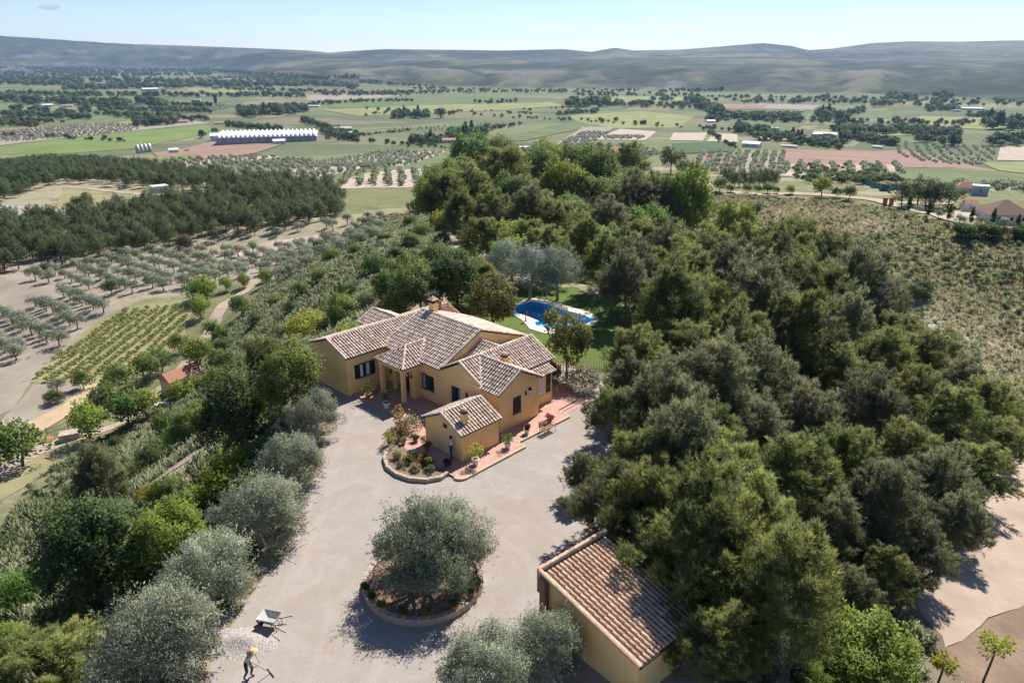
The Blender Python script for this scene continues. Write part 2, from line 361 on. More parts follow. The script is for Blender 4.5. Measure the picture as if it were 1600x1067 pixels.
# ------------------------------------------------------------ ground sheet
z6 = lambda x, y: tuple(P0(760+x/5.93, 420+y/5.93)[:2])
WATER = [z6(*p) for p in [(232,366),(420,306),(520,325),(640,362),(800,408),(910,438),(975,470),(985,488),(930,515),(850,522),(790,560),(690,598),(560,548),(470,534),(450,518),(455,500),(490,492),(370,443),(295,420)]]
COPING = [z6(*p) for p in [(195,345),(380,285),(440,280),(560,296),(700,335),(830,375),(960,410),(1030,455),(1045,490),(990,532),(900,570),(760,622),(640,615),(520,600),(400,562),(358,510),(325,478),(232,420),(140,402)]]
def build_ground():
    nr, nt = GX.shape
    V = np.stack([GX, GY, GZ], -1).reshape(-1, 3)
    i, j = np.meshgrid(np.arange(nr-1), np.arange(nt-1), indexing='ij'); a = (i*nt+j).ravel()
    Fq = np.stack([a, a+nt, a+nt+1, a+1], -1)
    wi = inpoly(GX.ravel(), GY.ravel(), WATER).reshape(-1); Fq = Fq[~wi[Fq].any(1)]            # the pool is dug out of the ground
    r = np.hypot(GX, GY).ravel(); az = np.arctan2(GX, GY).ravel(); x = GX.ravel(); y = GY.ravel()
    R0 = np.interp(az, _faz, _fr)
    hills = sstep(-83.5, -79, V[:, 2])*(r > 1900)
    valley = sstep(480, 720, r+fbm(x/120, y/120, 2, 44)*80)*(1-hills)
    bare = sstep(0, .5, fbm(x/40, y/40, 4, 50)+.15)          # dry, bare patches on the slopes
    bare = np.where(hills > .3, hillcut(x, y), bare)  # on the hills: gully mask for dark scrub and painted relief shade
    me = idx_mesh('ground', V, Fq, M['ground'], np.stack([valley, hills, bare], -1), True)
    tag(addobj('ground', me), kind='structure')
def ground_mat():
    m, N, L, b = newmat('ground', .95, .1); v = objco(N)
    at = N.new('ShaderNodeAttribute'); at.attribute_name = 'col'; sep = N.new('ShaderNodeSeparateColor'); L.new(at.outputs['Color'], sep.inputs[0])
    n1 = noise_node(N, L, .045, 8, .65, v); n2 = noise_node(N, L, .5, 8, .7, v); n3 = noise_node(N, L, .012, 6, .6, v)
    grass = ramp(N, L, n2, [(.25, (.10,.11,.05)), (.5, (.165,.165,.08)), (.75, (.24,.225,.125))])
    dry = ramp(N, L, n2, [(.25, (.17,.15,.095)), (.55, (.30,.26,.175)), (.8, (.40,.36,.27))])
    near = mix(N, L, mrange(N, L, mix(N, L, .5, sep.outputs[2], n1), .48, .68), grass, dry)
    # valley parcels
    mp = N.new('ShaderNodeMapping'); mp.inputs['Rotation'].default_value = (0, 0, .35); mp.inputs['Scale'].default_value = (1/150, 1/85, 0); L.new(v, mp.inputs[0])
    vo = N.new('ShaderNodeTexVoronoi'); vo.distance = 'CHEBYCHEV'; vo.inputs['Scale'].default_value = 1; vo.inputs['Randomness'].default_value = .85; L.new(mp.outputs[0], vo.inputs[0])
    sc = N.new('ShaderNodeSeparateColor'); L.new(vo.outputs['Color'], sc.inputs[0])
    par = ramp(N, L, sc.outputs[0], [(0, (.085,.105,.045)), (.25, (.125,.15,.06)), (.45, (.17,.18,.08)), (.62, (.10,.125,.055)), (.74, (.26,.22,.13)), (.84, (.21,.155,.11)), (.92, (.14,.165,.065)), (1, (.31,.26,.17))])
    par.node.color_ramp.interpolation = 'CONSTANT'
    par = mix(N, L, mrange(N, L, n1, .35, .7, .15, .7), par, (.165,.17,.10)); n6 = noise_node(N, L, .09, 8, .8, v); par = mix(N, L, mrange(N, L, n6, .48, .62, 0, .55), par, (.07,.085,.045))
    # far hills: scrub over pale marl; gullies darkened for scrub and painted shade
    n4 = noise_node(N, L, .006, 9, .72, v, .4); n5 = noise_node(N, L, .0022, 5, .6, v)
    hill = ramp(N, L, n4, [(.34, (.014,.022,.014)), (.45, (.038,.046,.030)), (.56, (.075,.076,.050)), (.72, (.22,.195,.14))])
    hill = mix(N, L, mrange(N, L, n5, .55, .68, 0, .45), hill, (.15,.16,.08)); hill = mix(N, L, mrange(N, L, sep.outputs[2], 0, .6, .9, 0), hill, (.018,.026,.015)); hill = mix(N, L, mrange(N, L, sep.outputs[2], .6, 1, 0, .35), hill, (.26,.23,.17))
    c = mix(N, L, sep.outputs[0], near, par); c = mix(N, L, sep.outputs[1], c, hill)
    L.new(c, b.inputs['Base Color'])
    bump(N, L, b, n2, .8, .4)
    return m
M['ground'] = ground_mat()
build_ground()
def soil(name, c, var=.22, s1=.12, s2=2.2, bs=.5, speck=.35):
    m, N, L, b = newmat(name, .95, .1); v = objco(N)
    a = noise_node(N, L, s1, 6, .6, v); d = noise_node(N, L, s2, 8, .75, v)
    base = ramp(N, L, a, [(.3, tuple(x*(1-var) for x in c)), (.7, tuple(x*(1+var) for x in c))])
    L.new(mix(N, L, mrange(N, L, d, .35, .7, 0, speck), base, tuple(x*.6 for x in c)), b.inputs['Base Color'])
    bump(N, L, b, d, bs, .08); return m
def gravel_mat():
    m, N, L, b = newmat('gravel', .95, .12); v = objco(N)
    a = noise_node(N, L, .16, 5, .6, v, .3); d = noise_node(N, L, 1.1, 8, .7, v); g = noise_node(N, L, 9, 8, .8, v)
    vo = N.new('ShaderNodeTexVoronoi'); vo.inputs['Scale'].default_value = 14; L.new(v, vo.inputs[0])
    c = ramp(N, L, a, [(.30, (.325,.262,.212)), (.5, (.33,.285,.25)), (.7, (.305,.28,.262))])
    c = mix(N, L, mrange(N, L, d, .42, .72, 0, .5), c, (.29,.245,.205))
    sp = N.new('ShaderNodeSeparateColor'); L.new(vo.outputs['Color'], sp.inputs[0])
    c = mix(N, L, mrange(N, L, sp.outputs[0], 0, 1, 0, .55), c, (.27,.235,.20))
    c = mix(N, L, mrange(N, L, g, .58, .75, 0, .7), c, (.50,.46,.42))
    mp = N.new('ShaderNodeMapping'); mp.inputs['Rotation'].default_value = (0,0,-.35); mp.inputs['Scale'].default_value = (1.1,.09,1); L.new(v, mp.inputs[0])
    tr = noise_node(N, L, .8, 4, .6, mp.outputs[0]); c = mix(N, L, mrange(N, L, tr, .58, .75, 0, .2), c, (.52,.47,.42))
    wv = N.new('ShaderNodeTexWave'); wv.wave_type = 'RINGS'; wv.rings_direction = 'Z'; wv.inputs['Scale'].default_value = .16; wv.inputs['Distortion'].default_value = 11; wv.inputs['Detail'].default_value = 3; wv.inputs['Detail Scale'].default_value = .35
    m2 = N.new('ShaderNodeMapping'); m2.inputs['Location'].default_value = (4.5,-30.1,0); L.new(v, m2.inputs[0]); L.new(m2.outputs[0], wv.inputs[0])
    c = mix(N, L, mrange(N, L, wv.outputs['Fac'], .75, .98, 0, .04), c, (.60,.56,.52)); big = noise_node(N, L, .42, 7, .7, v, .8)
    c = mix(N, L, mrange(N, L, big, .50, .72, 0, .55), c, (.27,.225,.185)); c = mix(N, L, mrange(N, L, big, .50, .3, 0, .3), c, (.43,.40,.38))
    L.new(c, b.inputs['Base Color']); bump(N, L, b, vo.outputs['Distance'], .5, .02); return m
M['gravel'] = gravel_mat()
M['tan'] = soil('tan_soil', (.29,.245,.195)); M['pale'] = soil('pale_soil', (.41,.34,.265)); M['red'] = soil('red_soil', (.27,.175,.13), .15, .02, .4)
M['dirt'] = soil('dirt_road', (.40,.31,.24), .15, .3, 2.5, .4, .3); M['strip'] = soil('yellow_gravel_strip', (.46,.34,.21), .15, .3, 3)
M['fgreen'] = soil('green_crop', (.135,.16,.07), .22, .02, .35, .5, .5); M['fbright'] = soil('bright_green_crop', (.155,.20,.06), .15, .02, .6)
M['fyellow'] = soil('yellow_green_crop', (.23,.235,.10), .2, .02, .35, .5, .4); M['fdark'] = soil('dark_green_crop', (.075,.11,.05), .15, .02, .6)
M['vineground'] = soil('vineyard_ground', (.27,.25,.12), .25, .2, 2.5); M['drygrass'] = soil('dry_grass', (.25,.225,.12), .25, .15, 3)
M['forestfloor'] = soil('forest_floor', (.17,.14,.10), .3, .2, 2.5); M['rockground'] = soil('rocky_ground', (.34,.32,.28), .35, .25, 1.6, .8, .6)
M['brown'] = soil('brown_verge', (.24,.17,.12), .3, .3, 3, .6, .5); M['lawn'] = soil('lawn', (.105,.145,.035), .22, .25, 6, .4, .3)
def patch(name, poly, mat, off=.05, sp=None, edge=0.0, hole=None):
    """a sheet of ground laid over the terrain; poly = world outline"""
    poly = [tuple(p[:2]) for p in poly]; P = np.array(poly); per = np.hypot(*(P-np.roll(P, -1, 0)).T).sum()
    sp = sp or max(.6, min(per/70, 60)); b = []
    for k in range(len(poly)):
        p, q = P[k], P[(k+1) % len(P)]; n = max(1, int(np.hypot(*(q-p))/sp))
        for t in range(n):
            w = p+(q-p)*t/n
            if edge and t: w = w+np.array([vnoise(w[0:1]*.45, w[1:2]*.45, 1)[0], vnoise(w[0:1]*.45, w[1:2]*.45, 2)[0]])*edge
            b.append(tuple(w))
    xs = np.arange(P[:, 0].min(), P[:, 0].max(), sp); ys = np.arange(P[:, 1].min(), P[:, 1].max(), sp)
    gx, gy = np.meshgrid(xs, ys); gx = gx.ravel()+.01; gy = gy.ravel()+.013
    ins = inpoly(gx, gy, b); gx, gy = gx[ins], gy[ins]
    B = np.array(b); dm = np.full(len(gx), 1e9)
    for q in B: dm = np.minimum(dm, np.hypot(gx-q[0], gy-q[1]))
    kk = dm > sp*.4; nb = len(b); hp_ = list(hole) if hole else []; nh = len(hp_)
    pts = [Vector(p) for p in b]+[Vector(p) for p in hp_]+[Vector(p) for p in zip(gx[kk], gy[kk])]
    vs, es, fs, *_ = delaunay_2d_cdt(pts, [(k, (k+1) % nb) for k in range(nb)]+[(nb+k, nb+(k+1) % nh) for k in range(nh)], [], 1, 1e-5)
    if hole: fs = [f for f in fs if not inpoly(np.array([sum(vs[i].x for i in f)/3]), np.array([sum(vs[i].y for i in f)/3]), hole)[0] and inpoly(np.array([sum(vs[i].x for i in f)/3]), np.array([sum(vs[i].y for i in f)/3]), b)[0]]
    vx = np.array([v[0] for v in vs]); vy = np.array([v[1] for v in vs]); vz = Z(vx, vy)+off
    me = bpy.data.meshes.new(name); me.from_pydata(list(zip(vx, vy, vz)), [], [tuple(f) for f in fs]); me.materials.append(mat)
    me.polygons.foreach_set('use_smooth', [True]*len(me.polygons)); me.update()
    return tag(addobj(name, me), kind='structure')
def pxpatch(name, px, mat, off=.05, sp=None, edge=0.0): return patch(name, [gp(*p) for p in px], mat, off, sp, edge)
def ribbon(name, pts, w, mat, off=.08, sp=None):
    """road of width w along world points, draped"""
    P = [np.array(p[:2], float) for p in pts]; sp = sp or w*.5
    C = [P[0]]
    for k in range(len(P)-1):                                  # Catmull-Rom
        p0, p1, p2, p3 = P[max(k-1,0)], P[k], P[k+1], P[min(k+2,len(P)-1)]; n = max(2, int(np.hypot(*(p2-p1))/sp))
        for t in np.linspace(0, 1, n+1)[1:]:
            C.append(.5*(2*p1+(p2-p0)*t+(2*p0-5*p1+4*p2-p3)*t*t+(3*p1-p0-3*p2+p3)*t**3))
    C = np.array(C); D = np.gradient(C, axis=0); D /= np.hypot(*D.T)[:, None]+1e-9; Nn = np.c_[-D[:, 1], D[:, 0]]
    ww = w/2*(1+fbm(C[:, 0]/3, C[:, 1]/3, 2, 8)*.15)[:, None]
    cols = [C+Nn*ww*s for s in (-1, -.5, 0, .5, 1)]; V = np.stack(cols, 1).reshape(-1, 2)
    Vz = Z(V[:, 0], V[:, 1])+off; n = len(C); i, j = np.meshgrid(np.arange(n-1), np.arange(4), indexing='ij'); a = (i*5+j).ravel()
    me = idx_mesh(name, np.c_[V, Vz], np.stack([a, a+1, a+6, a+5], -1), mat, None, True)
    return tag(addobj(name, me), kind='structure')
p0 = lambda *a: [tuple(P0(x, y)[:2]) for x, y in a]
YE = [(-12,6)]+p0((330,1040),(385,940),(432,880),(470,805),(497,730),(518,680),(522,645),(500,625))+[(-16.5,55),(-9,62),(0,60),(7.2,56.5),(7.6,50),(8.4,44),(8.0,38),(7.2,32),(9,27),(9,12),(6,6)]
patch('gravel_yard', YE, M['gravel'], .02, 1.2, .35)
patch('lawn', [(-13,58),(-12,66),(-9,74),(-3,81),(7,81.5),(12,74.5),(13,66),(12.3,58),(8.5,57.2),(6.8,57.5),(2,60),(-9,62)], M['lawn'], .026, .9, .3, COPING)
patch('pine_floor', [(8.4,57),(8.8,44),(8.4,38),(7.7,33),(9.4,28),(9.5,15),(24,20),(24,34),(30,44),(40,60),(42,95),(20,120),(9,100),(14,76),(13,60)], M['forestfloor'], .14, 1.3, .8)
# lower right track
pxpatch('dirt_track', [(1640,690),(1540,700),(1490,790),(1470,850),(1420,900),(1340,960),(1250,1000),(1200,1110),(1400,1130),(1480,1010),(1560,960),(1660,900)], M['dirt'], .05, 1.0, .4)
pxpatch('dry_verge', [(1480,1012),(1560,962),(1660,905),(1700,1100),(1440,1140)], M['brown'], .05, 1.0, .3)
# left valley floor
pxpatch('olive_grove_ground', [(-160,440),(0,432),(60,436),(120,450),(190,468),(203,478),(150,503),(98,548),(48,598),(20,640),(-140,720),(-200,600)], M['tan'], .06, 2.5, .5)
pxpatch('young_grove_ground', [(-120,770),(20,640),(52,602),(110,598),(138,602),(134,618),(100,640),(38,664),(0,682),(-40,735)], M['tan'], .09, 2, .4)
pxpatch('vineyard_ground', [(48,598),(98,548),(150,503),(210,477),(302,470),(296,500),(284,538),(240,568),(180,596),(136,602),(100,598)], M['vineground'], .08, 2, .3)
pxpatch('gravel_strip', [(36,664),(64,676),(98,655),(128,634),(156,606),(150,592),(128,608),(98,634)], M['strip'], .12, 1.2)
pxpatch('grass_terrace', [(-30,800),(20,772),(90,730),(130,700),(200,680),(235,662),(150,650),(60,700),(0,745),(-60,790)], M['drygrass'], .08, 1.5, .4)
ribbon('valley_path', [gp(*p) for p in ((402,436),(388,452),(352,476),(336,502),(322,530),(300,556),(280,584),(258,603),(232,628),(205,655),(150,676),(95,692),(45,712),(0,742),(-70,790))], 3.4, M['dirt'], .14, 1.2)
ribbon('footpath', [gp(*p) for p in ((205,785),(232,760),(262,738),(300,713),(322,696))], 2.0, M['dirt'], .1)
pxpatch('olive_ground_upper', [(0,420),(60,405),(250,398),(380,392),(440,382),(600,358),(602,366),(560,400),(470,432),(400,436),(300,452),(200,462),(100,448),(0,434)], M['tan'], .05, 3, .8)
pxpatch('pale_clearing', [(345,392),(420,378),(500,366),(590,356),(560,388),(480,398),(400,404)], M['pale'], .12, 3, .8)
pxpatch('forest_edge_ground', [(100,290),(160,296),(300,303),(330,312),(200,312),(130,330),(60,345),(20,340),(90,316)], M['drygrass'], .1, 4, 1)
pxpatch('rocky_slope', [(-60,318),(30,322),(100,326),(170,332),(120,352),(40,362),(-60,360)], M['rockground'], .12, 4, 1)
ribbon('forest_track', [gp(*p) for p in ((100,292),(150,297),(200,302),(250,305),(300,304))], 3, M['dirt'], .25, 3)
pxpatch('striped_grove_ground', [(528,292),(545,279),(600,268),(690,261),(702,276),(690,291),(600,294),(532,296)], M['pale'], .15, 5)
pxpatch('sandy_grove', [(380,278),(440,266),(520,252),(600,240),(700,236),(660,250),(590,262),(500,276),(420,282)], M['pale'], .15, 6)
pxpatch('sandy_grove', [(140,262),(205,256),(300,250),(400,243),(440,245),(330,258),(230,266)], M['pale'], .15, 6)
pxpatch('grass_rise', [(520,300),(500,270),(560,262),(640,250),(720,244),(735,262),(704,262),(600,268),(545,279)], M['fgreen'], .1, 6)
pxpatch('dry_slope', [(560,350),(570,330),(640,325),(660,338),(640,352),(590,360)], M['drygrass'], .12, 4)
ribbon('dirt_road', [gp(*p) for p in ((760,402),(738,392),(722,380),(713,364),(722,350),(742,344))], 6.0, M['tan'], .12)
ribbon('dirt_road', [gp(*p) for p in ((1060,297),(1100,300),(1160,302),(1230,303),(1300,307),(1360,312),(1400,317),(1460,318),(1490,317))], 4.6, M['dirt'], .2, 2.5)
ribbon('driveway', [gp(*p) for p in ((1375,316),(1400,322),(1440,333),(1480,343),(1540,350),(1620,360))], 3.0, M['pale'], .25, 2)
pxpatch('forecourt', [(1490,330),(1540,326),(1620,338),(1640,366),(1560,358),(1490,345)], M['pale'], .3, 3)
pxpatch('pale_clearing', [(1425,478),(1440,470),(1475,500),(1520,530),(1560,560),(1520,560),(1460,520)], M['rockground'], .1, 2, 1)
# far fields
FIELDS = [('fbright', [(-40,236),(60,222),(200,207),(322,195),(333,203),(312,212),(215,232),(110,240),(-40,243)]),
 ('fgreen', [(60,191),(270,177),(284,184),(180,193),(80,198)]), ('fyellow', [(172,194),(215,187),(220,197),(178,201)]), ('tan', [(-30,206),(120,196),(300,188),(330,193),(200,206),(60,221),(-30,232)]),
 ('red', [(-30,203),(38,200),(56,210),(-30,217)]), ('red', [(238,240),(330,222),(440,226),(400,240),(300,252),(250,250)]), ('fbright', [(180,253),(310,241),(298,250),(228,259),(150,258)]),
 ('red', [(225,143),(330,146),(320,151),(228,150)]), ('fgreen', [(0,141),(80,145),(70,150),(0,150)]), ('fyellow', [(285,136),(400,142),(380,147),(300,144)]),
 ('fgreen', [(500,160),(640,152),(780,153),(800,160),(660,166),(520,170)]), ('fyellow', [(500,172),(700,164),(860,160),(880,166),(760,174),(560,182)]), ('tan', [(480,150),(560,148),(640,150),(560,156),(480,158)]),
 ('fgreen', [(770,222),(800,212),(860,197),(900,192),(935,196),(870,210),(820,221)]), ('fyellow', [(900,190),(890,181),(1000,174),(1085,182),(1060,200),(960,201)]), ('fgreen', [(820,175),(900,168),(1000,166),(900,178)]),
 ('pale', [(918,219),(968,202),(1026,206),(1008,220)]), ('pale', [(1046,220),(1052,208),(1105,208),(1098,221)]), ('pale', [(1104,222),(1116,209),(1152,210),(1153,223)]),
 ('fdark', [(1050,225),(1148,223),(1149,237),(1058,242)]), ('tan', [(850,248),(860,232),(910,198),(960,200),(918,222),(900,246)]),
 ('red', [(1222,234),(1420,234),(1566,268),(1372,266),(1345,260),(1222,259)]), ('pale', [(1216,258),(1258,257),(1298,279),(1216,276)]), ('fgreen', [(1372,267),(1566,269),(1610,274),(1610,292),(1480,287),(1385,276)]),
 ('fyellow', [(1535,255),(1610,253),(1610,273),(1562,267)]), ('pale', [(1558,251),(1563,230),(1620,229),(1620,252)]), ('fyellow', [(1440,182),(1610,186),(1610,206),(1500,201),(1400,190)]), ('fyellow', [(1270,205),(1340,200),(1440,206),(1420,213),(1290,214)]),
 ('fgreen', [(1130,180),(1260,190),(1240,206),(1150,202)]), ('tan', [(1180,162),(1280,165),(1270,172),(1180,170)]), ('fyellow', [(960,150),(1080,152),(1060,160),(950,160)]), ('fgreen', [(1300,172),(1400,176),(1390,186),(1290,184)]), ('red', [(1120,163),(1200,165),(1190,171),(1110,171)])]
for k, (mt, pp) in enumerate(FIELDS): pxpatch('field', pp, M[mt], .35+.06*(k % 7), 14)
for k in range(4): pxpatch('field', [(1216+15*0+(-1)**0*0+k*0+[-130,-95,-60,-25][k]+12, 240), (1216+[-130,-95,-60,-25][k]+26, 240), (1216+[-130,-95,-60,-25][k]+16, 272), (1216+[-130,-95,-60,-25][k]-6, 272)], M['tan' if k > 1 else 'red'], .4, 10)
for k in range(7): pxpatch('field', [(1240+k*24, 258.5), (1252+k*24, 258.5), (1256+k*24, 270), (1242+k*24, 270)], M['dirt'], .5, 8)
# ------------------------------------------------------------ the villa (own frame: a runs away to the right, b away to the left)
TA = math.radians(44.3); HO = P0(722, 720.6, .15)
HM = Matrix(((math.sin(TA), -math.cos(TA), 0, HO[0]), (math.cos(TA), math.sin(TA), 0, HO[1]), (0, 0, 1, 0), (0, 0, 0, 1)))   # z stays world height
def HW(a, b, z=0.0): return HM @ Vector((a, b, z))
def Lab(px, py, z=0.15):
    p = P0(px, py, z); q = HM.inverted() @ Vector(p); return q.x, q.y
def hobj(name, mb, mats, parent=None, smooth=False):
    """mesh in villa coordinates; the parent empties stand at the frame's origin"""
    return mb.build(name, mats, parent, smooth)
def hroot(name, label, cat, group=None):
    o = empty(name); o.matrix_world = HM; return tag(o, label, cat, group)
rs = np.random.RandomState(11)
def plane_z(p):   # (z0, a0, b0, ga, gb)
    return lambda a, b: p[0]+(a-p[1])*p[3]+(b-p[2])*p[4]
def slab(poly, zf, th=.09):
    m = MB(); n = len(poly)
    m.add([(a, b, zf(a, b)-th) for a, b in poly]+[(a, b, zf(a, b)) for a, b in poly],
          [tuple(range(n-1, -1, -1)), tuple(range(n, 2*n))]+[(i, (i+1) % n, n+(i+1) % n, n+i) for i in range(n)]); return m
def tiles_on(poly, p, pitch=.255, step=.36, rad=.074, tw=.0, seg=4, jit=1.0):
    """barrel tiles laid down the slope: returns quads V and one tint per quad"""
    ga, gb = p[3], p[4]; g = math.hypot(ga, gb); d = np.array([-ga/g, -gb/g]); s = np.array([-d[1], d[0]]); zf = plane_z(p)
    P = np.array(poly); u = P@s; w = P@d; cl = 1/math.sqrt(1+g*g); dv = np.array([d[0]*cl, d[1]*cl, -g*cl]); nv = np.array([d[0]*g*cl, d[1]*g*cl, cl]); sv = np.array([s[0], s[1], 0])
    out = []; tint = []; runs = step*cl
    nu = int((u.max()-u.min())/pitch)+1; off = (u.max()-u.min()-(nu-1)*pitch)/2
    for i in range(nu):
        uu = u.min()+off+i*pitch
        wst = w.max()-step*cl
        while wst > w.min()-runs:
            c = s*uu+d*(wst+runs*.5)
            if inpoly(c[0], c[1], poly):
                L = step*1.14; r0 = rad*.9*(1+rs.uniform(-.05,.05)); r1 = rad*1.12*(1+rs.uniform(-.05,.05)); a0 = s*uu+d*wst
                base = np.array([a0[0], a0[1], zf(*a0)])+nv*(.012+.004*rs.rand()*jit)+sv*rs.uniform(-.012,.012)*jit
                end = base+dv*L+nv*(.028)+sv*rs.uniform(-.012,.012)*jit
                th = np.linspace(0, PI, seg+1); ring0 = [base+sv*math.cos(t)*r0+nv*math.sin(t)*r0 for t in th]; ring1 = [end+sv*math.cos(t)*r1+nv*math.sin(t)*r1 for t in th]
                tv = np.clip(.5+rs.normal()*.28, 0, 1)
                for k in range(seg): out += [ring0[k], ring0[k+1], ring1[k+1], ring1[k]]; tint.append(tv)
                out += [ring1[0], ring1[1], ring1[seg-1], ring1[seg]]; tint.append(tv*.5)
            wst -= runs
    return np.array(out), np.array(tint)
def ridge_tiles(pts, rad=.10, step=.34, seg=4):
    out = []; tint = []
    for q0, q1 in zip(pts[:-1], pts[1:]):
        q0 = np.array(q0, float); q1 = np.array(q1, float); Ln = np.linalg.norm(q1-q0); d = (q1-q0)/Ln; s = np.cross(d, [0,0,1]); s /= np.linalg.norm(s)+1e-9; n = np.cross(s, d); k = max(1, int(Ln/step))
        for i in range(k):
            b = q0+d*(i*Ln/k); e = q0+d*((i+1.12)*Ln/k)+n*.02; r0 = rad*.92; r1 = rad*1.12; th = np.linspace(-.1, PI+.1, seg+1)
            A0 = [b+s*math.cos(t)*r0+n*math.sin(t)*r0 for t in th]; A1 = [e+s*math.cos(t)*r1+n*math.sin(t)*r1 for t in th]; tv = np.clip(.55+rs.normal()*.22, 0, 1)
            for j in range(seg): out += [A0[j], A0[j+1], A1[j+1], A1[j]]; tint.append(tv)
            out += [A1[0], A1[1], A1[seg-1], A1[seg]]; tint.append(tv*.5)
    return np.array(out), np.array(tint)
def tile_obj(name, lst, mat, parent):
    V = np.concatenate([x[0] for x in lst]); t = np.concatenate([x[1] for x in lst])
    o = addobj(name, soup(name, V, 4, mat, np.repeat(t[:, None], 3, 1)), parent); return tag(o, kind='stuff')
villa = hroot('villa', 'long ochre rendered house with old barrel-tile roofs and a columned entrance porch', 'house')
def gable_wall(parent, a0, a1, b0, b1, z0, ze, zr, axis, th=0.0):
    """solid walls of a gabled volume; axis = direction of the ridge"""
    m = MB()
    if axis == 'a':
        bm = (b0+b1)/2; prof = [(b0,z0),(b1,z0),(b1,ze),(bm,zr),(b0,ze)]
        m.add([(a0,b,z) for b,z in prof]+[(a1,b,z) for b,z in prof], [(0,1,2,3,4),(9,8,7,6,5)]+[(i,5+i,5+(i+1)%5,(i+1)%5) for i in range(5)])
    else:
        am = (a0+a1)/2; prof = [(a0,z0),(a1,z0),(a1,ze),(am,zr),(a0,ze)]
        m.add([(a,b0,z) for a,z in prof]+[(a,b1,z) for a,z in prof], [(4,3,2,1,0),(5,6,7,8,9)]+[((i+1)%5,5+(i+1)%5,5+i,i) for i in range(5)])
    return hobj('wall', m, M['wall'], parent)
# volumes
gable_wall(villa, .55, 12.7, 13.86, 18.6, -1.2, 3.3, 4.16, 'a')                 # left wing
gable_wall(villa, 5.95, 9.05, 16.3, 19.65, -1.2, 3.42, 4.16, 'b')
m = MB(); prof = [(4.45,-.3),(13.6,-.3),(13.6,3.30),(8.48,5.12),(4.45,3.22)]
m.add([(a,7.13,z) for a,z in prof]+[(a,14.02,z) for a,z in prof], [(4,3,2,1,0),(5,6,7,8,9)]+[((i+1)%5,5+(i+1)%5,5+i,i) for i in range(5)]); hobj('wall', m, M['wall'], villa)
gable_wall(villa, 4.452, 11.75, 2.75, 7.128, -.3, 3.15, 4.30, 'a')
gable_wall(villa, 4.39, 8.5, .93, 5.0, -.3, 3.15, 4.30, 'b')
hobj('wall', MB().box(3.79, 4.44, 9.62, 10.25, -.3, 3.12).box(3.79, 4.44, 12.0, 12.5, -.3, 3.12).box(4.0, 4.44, 10.251, 11.999, 2.3, 3.12), M['wall'], villa)
SL = {  # roof slopes: outline, plane, tile material
 'front': ([(4.2,7.0),(8.48,7.0),(8.48,14.22),(4.2,14.22)], (3.25,4.2,7,.472,0)),
 'rear': ([(8.48,7.0),(13.85,7.0),(13.85,14.22),(8.48,14.22)], (5.27,8.48,7,-.365,0)),
 'wing': ([(.38,13.62),(4.9,13.62),(8.5,14.3),(9.6,14.3),(9.6,16.2),(.38,16.2)], (3.32,0,13.62,0,.372)),
 'wingl': ([(.38,16.2),(12.95,16.2),(12.95,18.8),(.38,18.8)], (4.28,0,16.2,0,-.36)),
 'df': ([(5.72,16.2),(7.5,16.2),(7.5,19.85),(5.72,19.85)], (3.46,5.72,0,.46,0)), 'dr': ([(7.5,16.2),(9.25,16.2),(9.25,19.85),(7.5,19.85)], (4.28,7.5,0,-.46,0)),
 'r1': ([(4.28,2.52),(6.3,4.95),(11.98,4.95),(11.98,2.52),(8.4,2.52),(6.35,4.8)], (3.2,0,2.52,0,.514)),
 'r1l': ([(4.28,4.95),(8.46,4.95),(6.25,7.1),(4.28,7.1)], (4.45,0,4.95,0,-.52)), 'r1lr': ([(8.46,4.95),(11.98,4.95),(11.98,7.1),(10.65,7.1)], (4.45,0,4.95,0,-.52)),
 'cf': ([(8.46,4.95),(8.46,7.1),(6.25,7.1)], (4.45,8.46,0,.52,0)), 'cr': ([(8.46,4.95),(10.65,7.1),(8.46,7.1)], (4.45,8.46,0,-.52,0)),
 'r2f': ([(4.15,.70),(6.35,.70),(6.35,4.9),(4.15,2.52)], (3.2,4.15,0,.57,0)), 'r2r': ([(6.35,.70),(8.7,.70),(8.7,2.52),(6.35,4.9)], (4.454,6.35,0,-.52,0)),
 'r1x': ([(4.28,4.95),(6.3,4.95),(4.28,2.6)], (3.2,0,2.52,0,.514)),
 'pf': ([(2.42,9.22),(2.42,12.68),(4.1,10.95)], (3.1,2.42,0,.595,0)), 'pr': ([(2.42,9.22),(4.1,10.95),(6.05,10.95),(4.28,9.22)], (3.1,0,9.22,0,.578)), 'pl': ([(2.42,12.68),(4.28,12.68),(6.05,10.95),(4.1,10.95)], (3.1,0,12.68,0,-.578))}
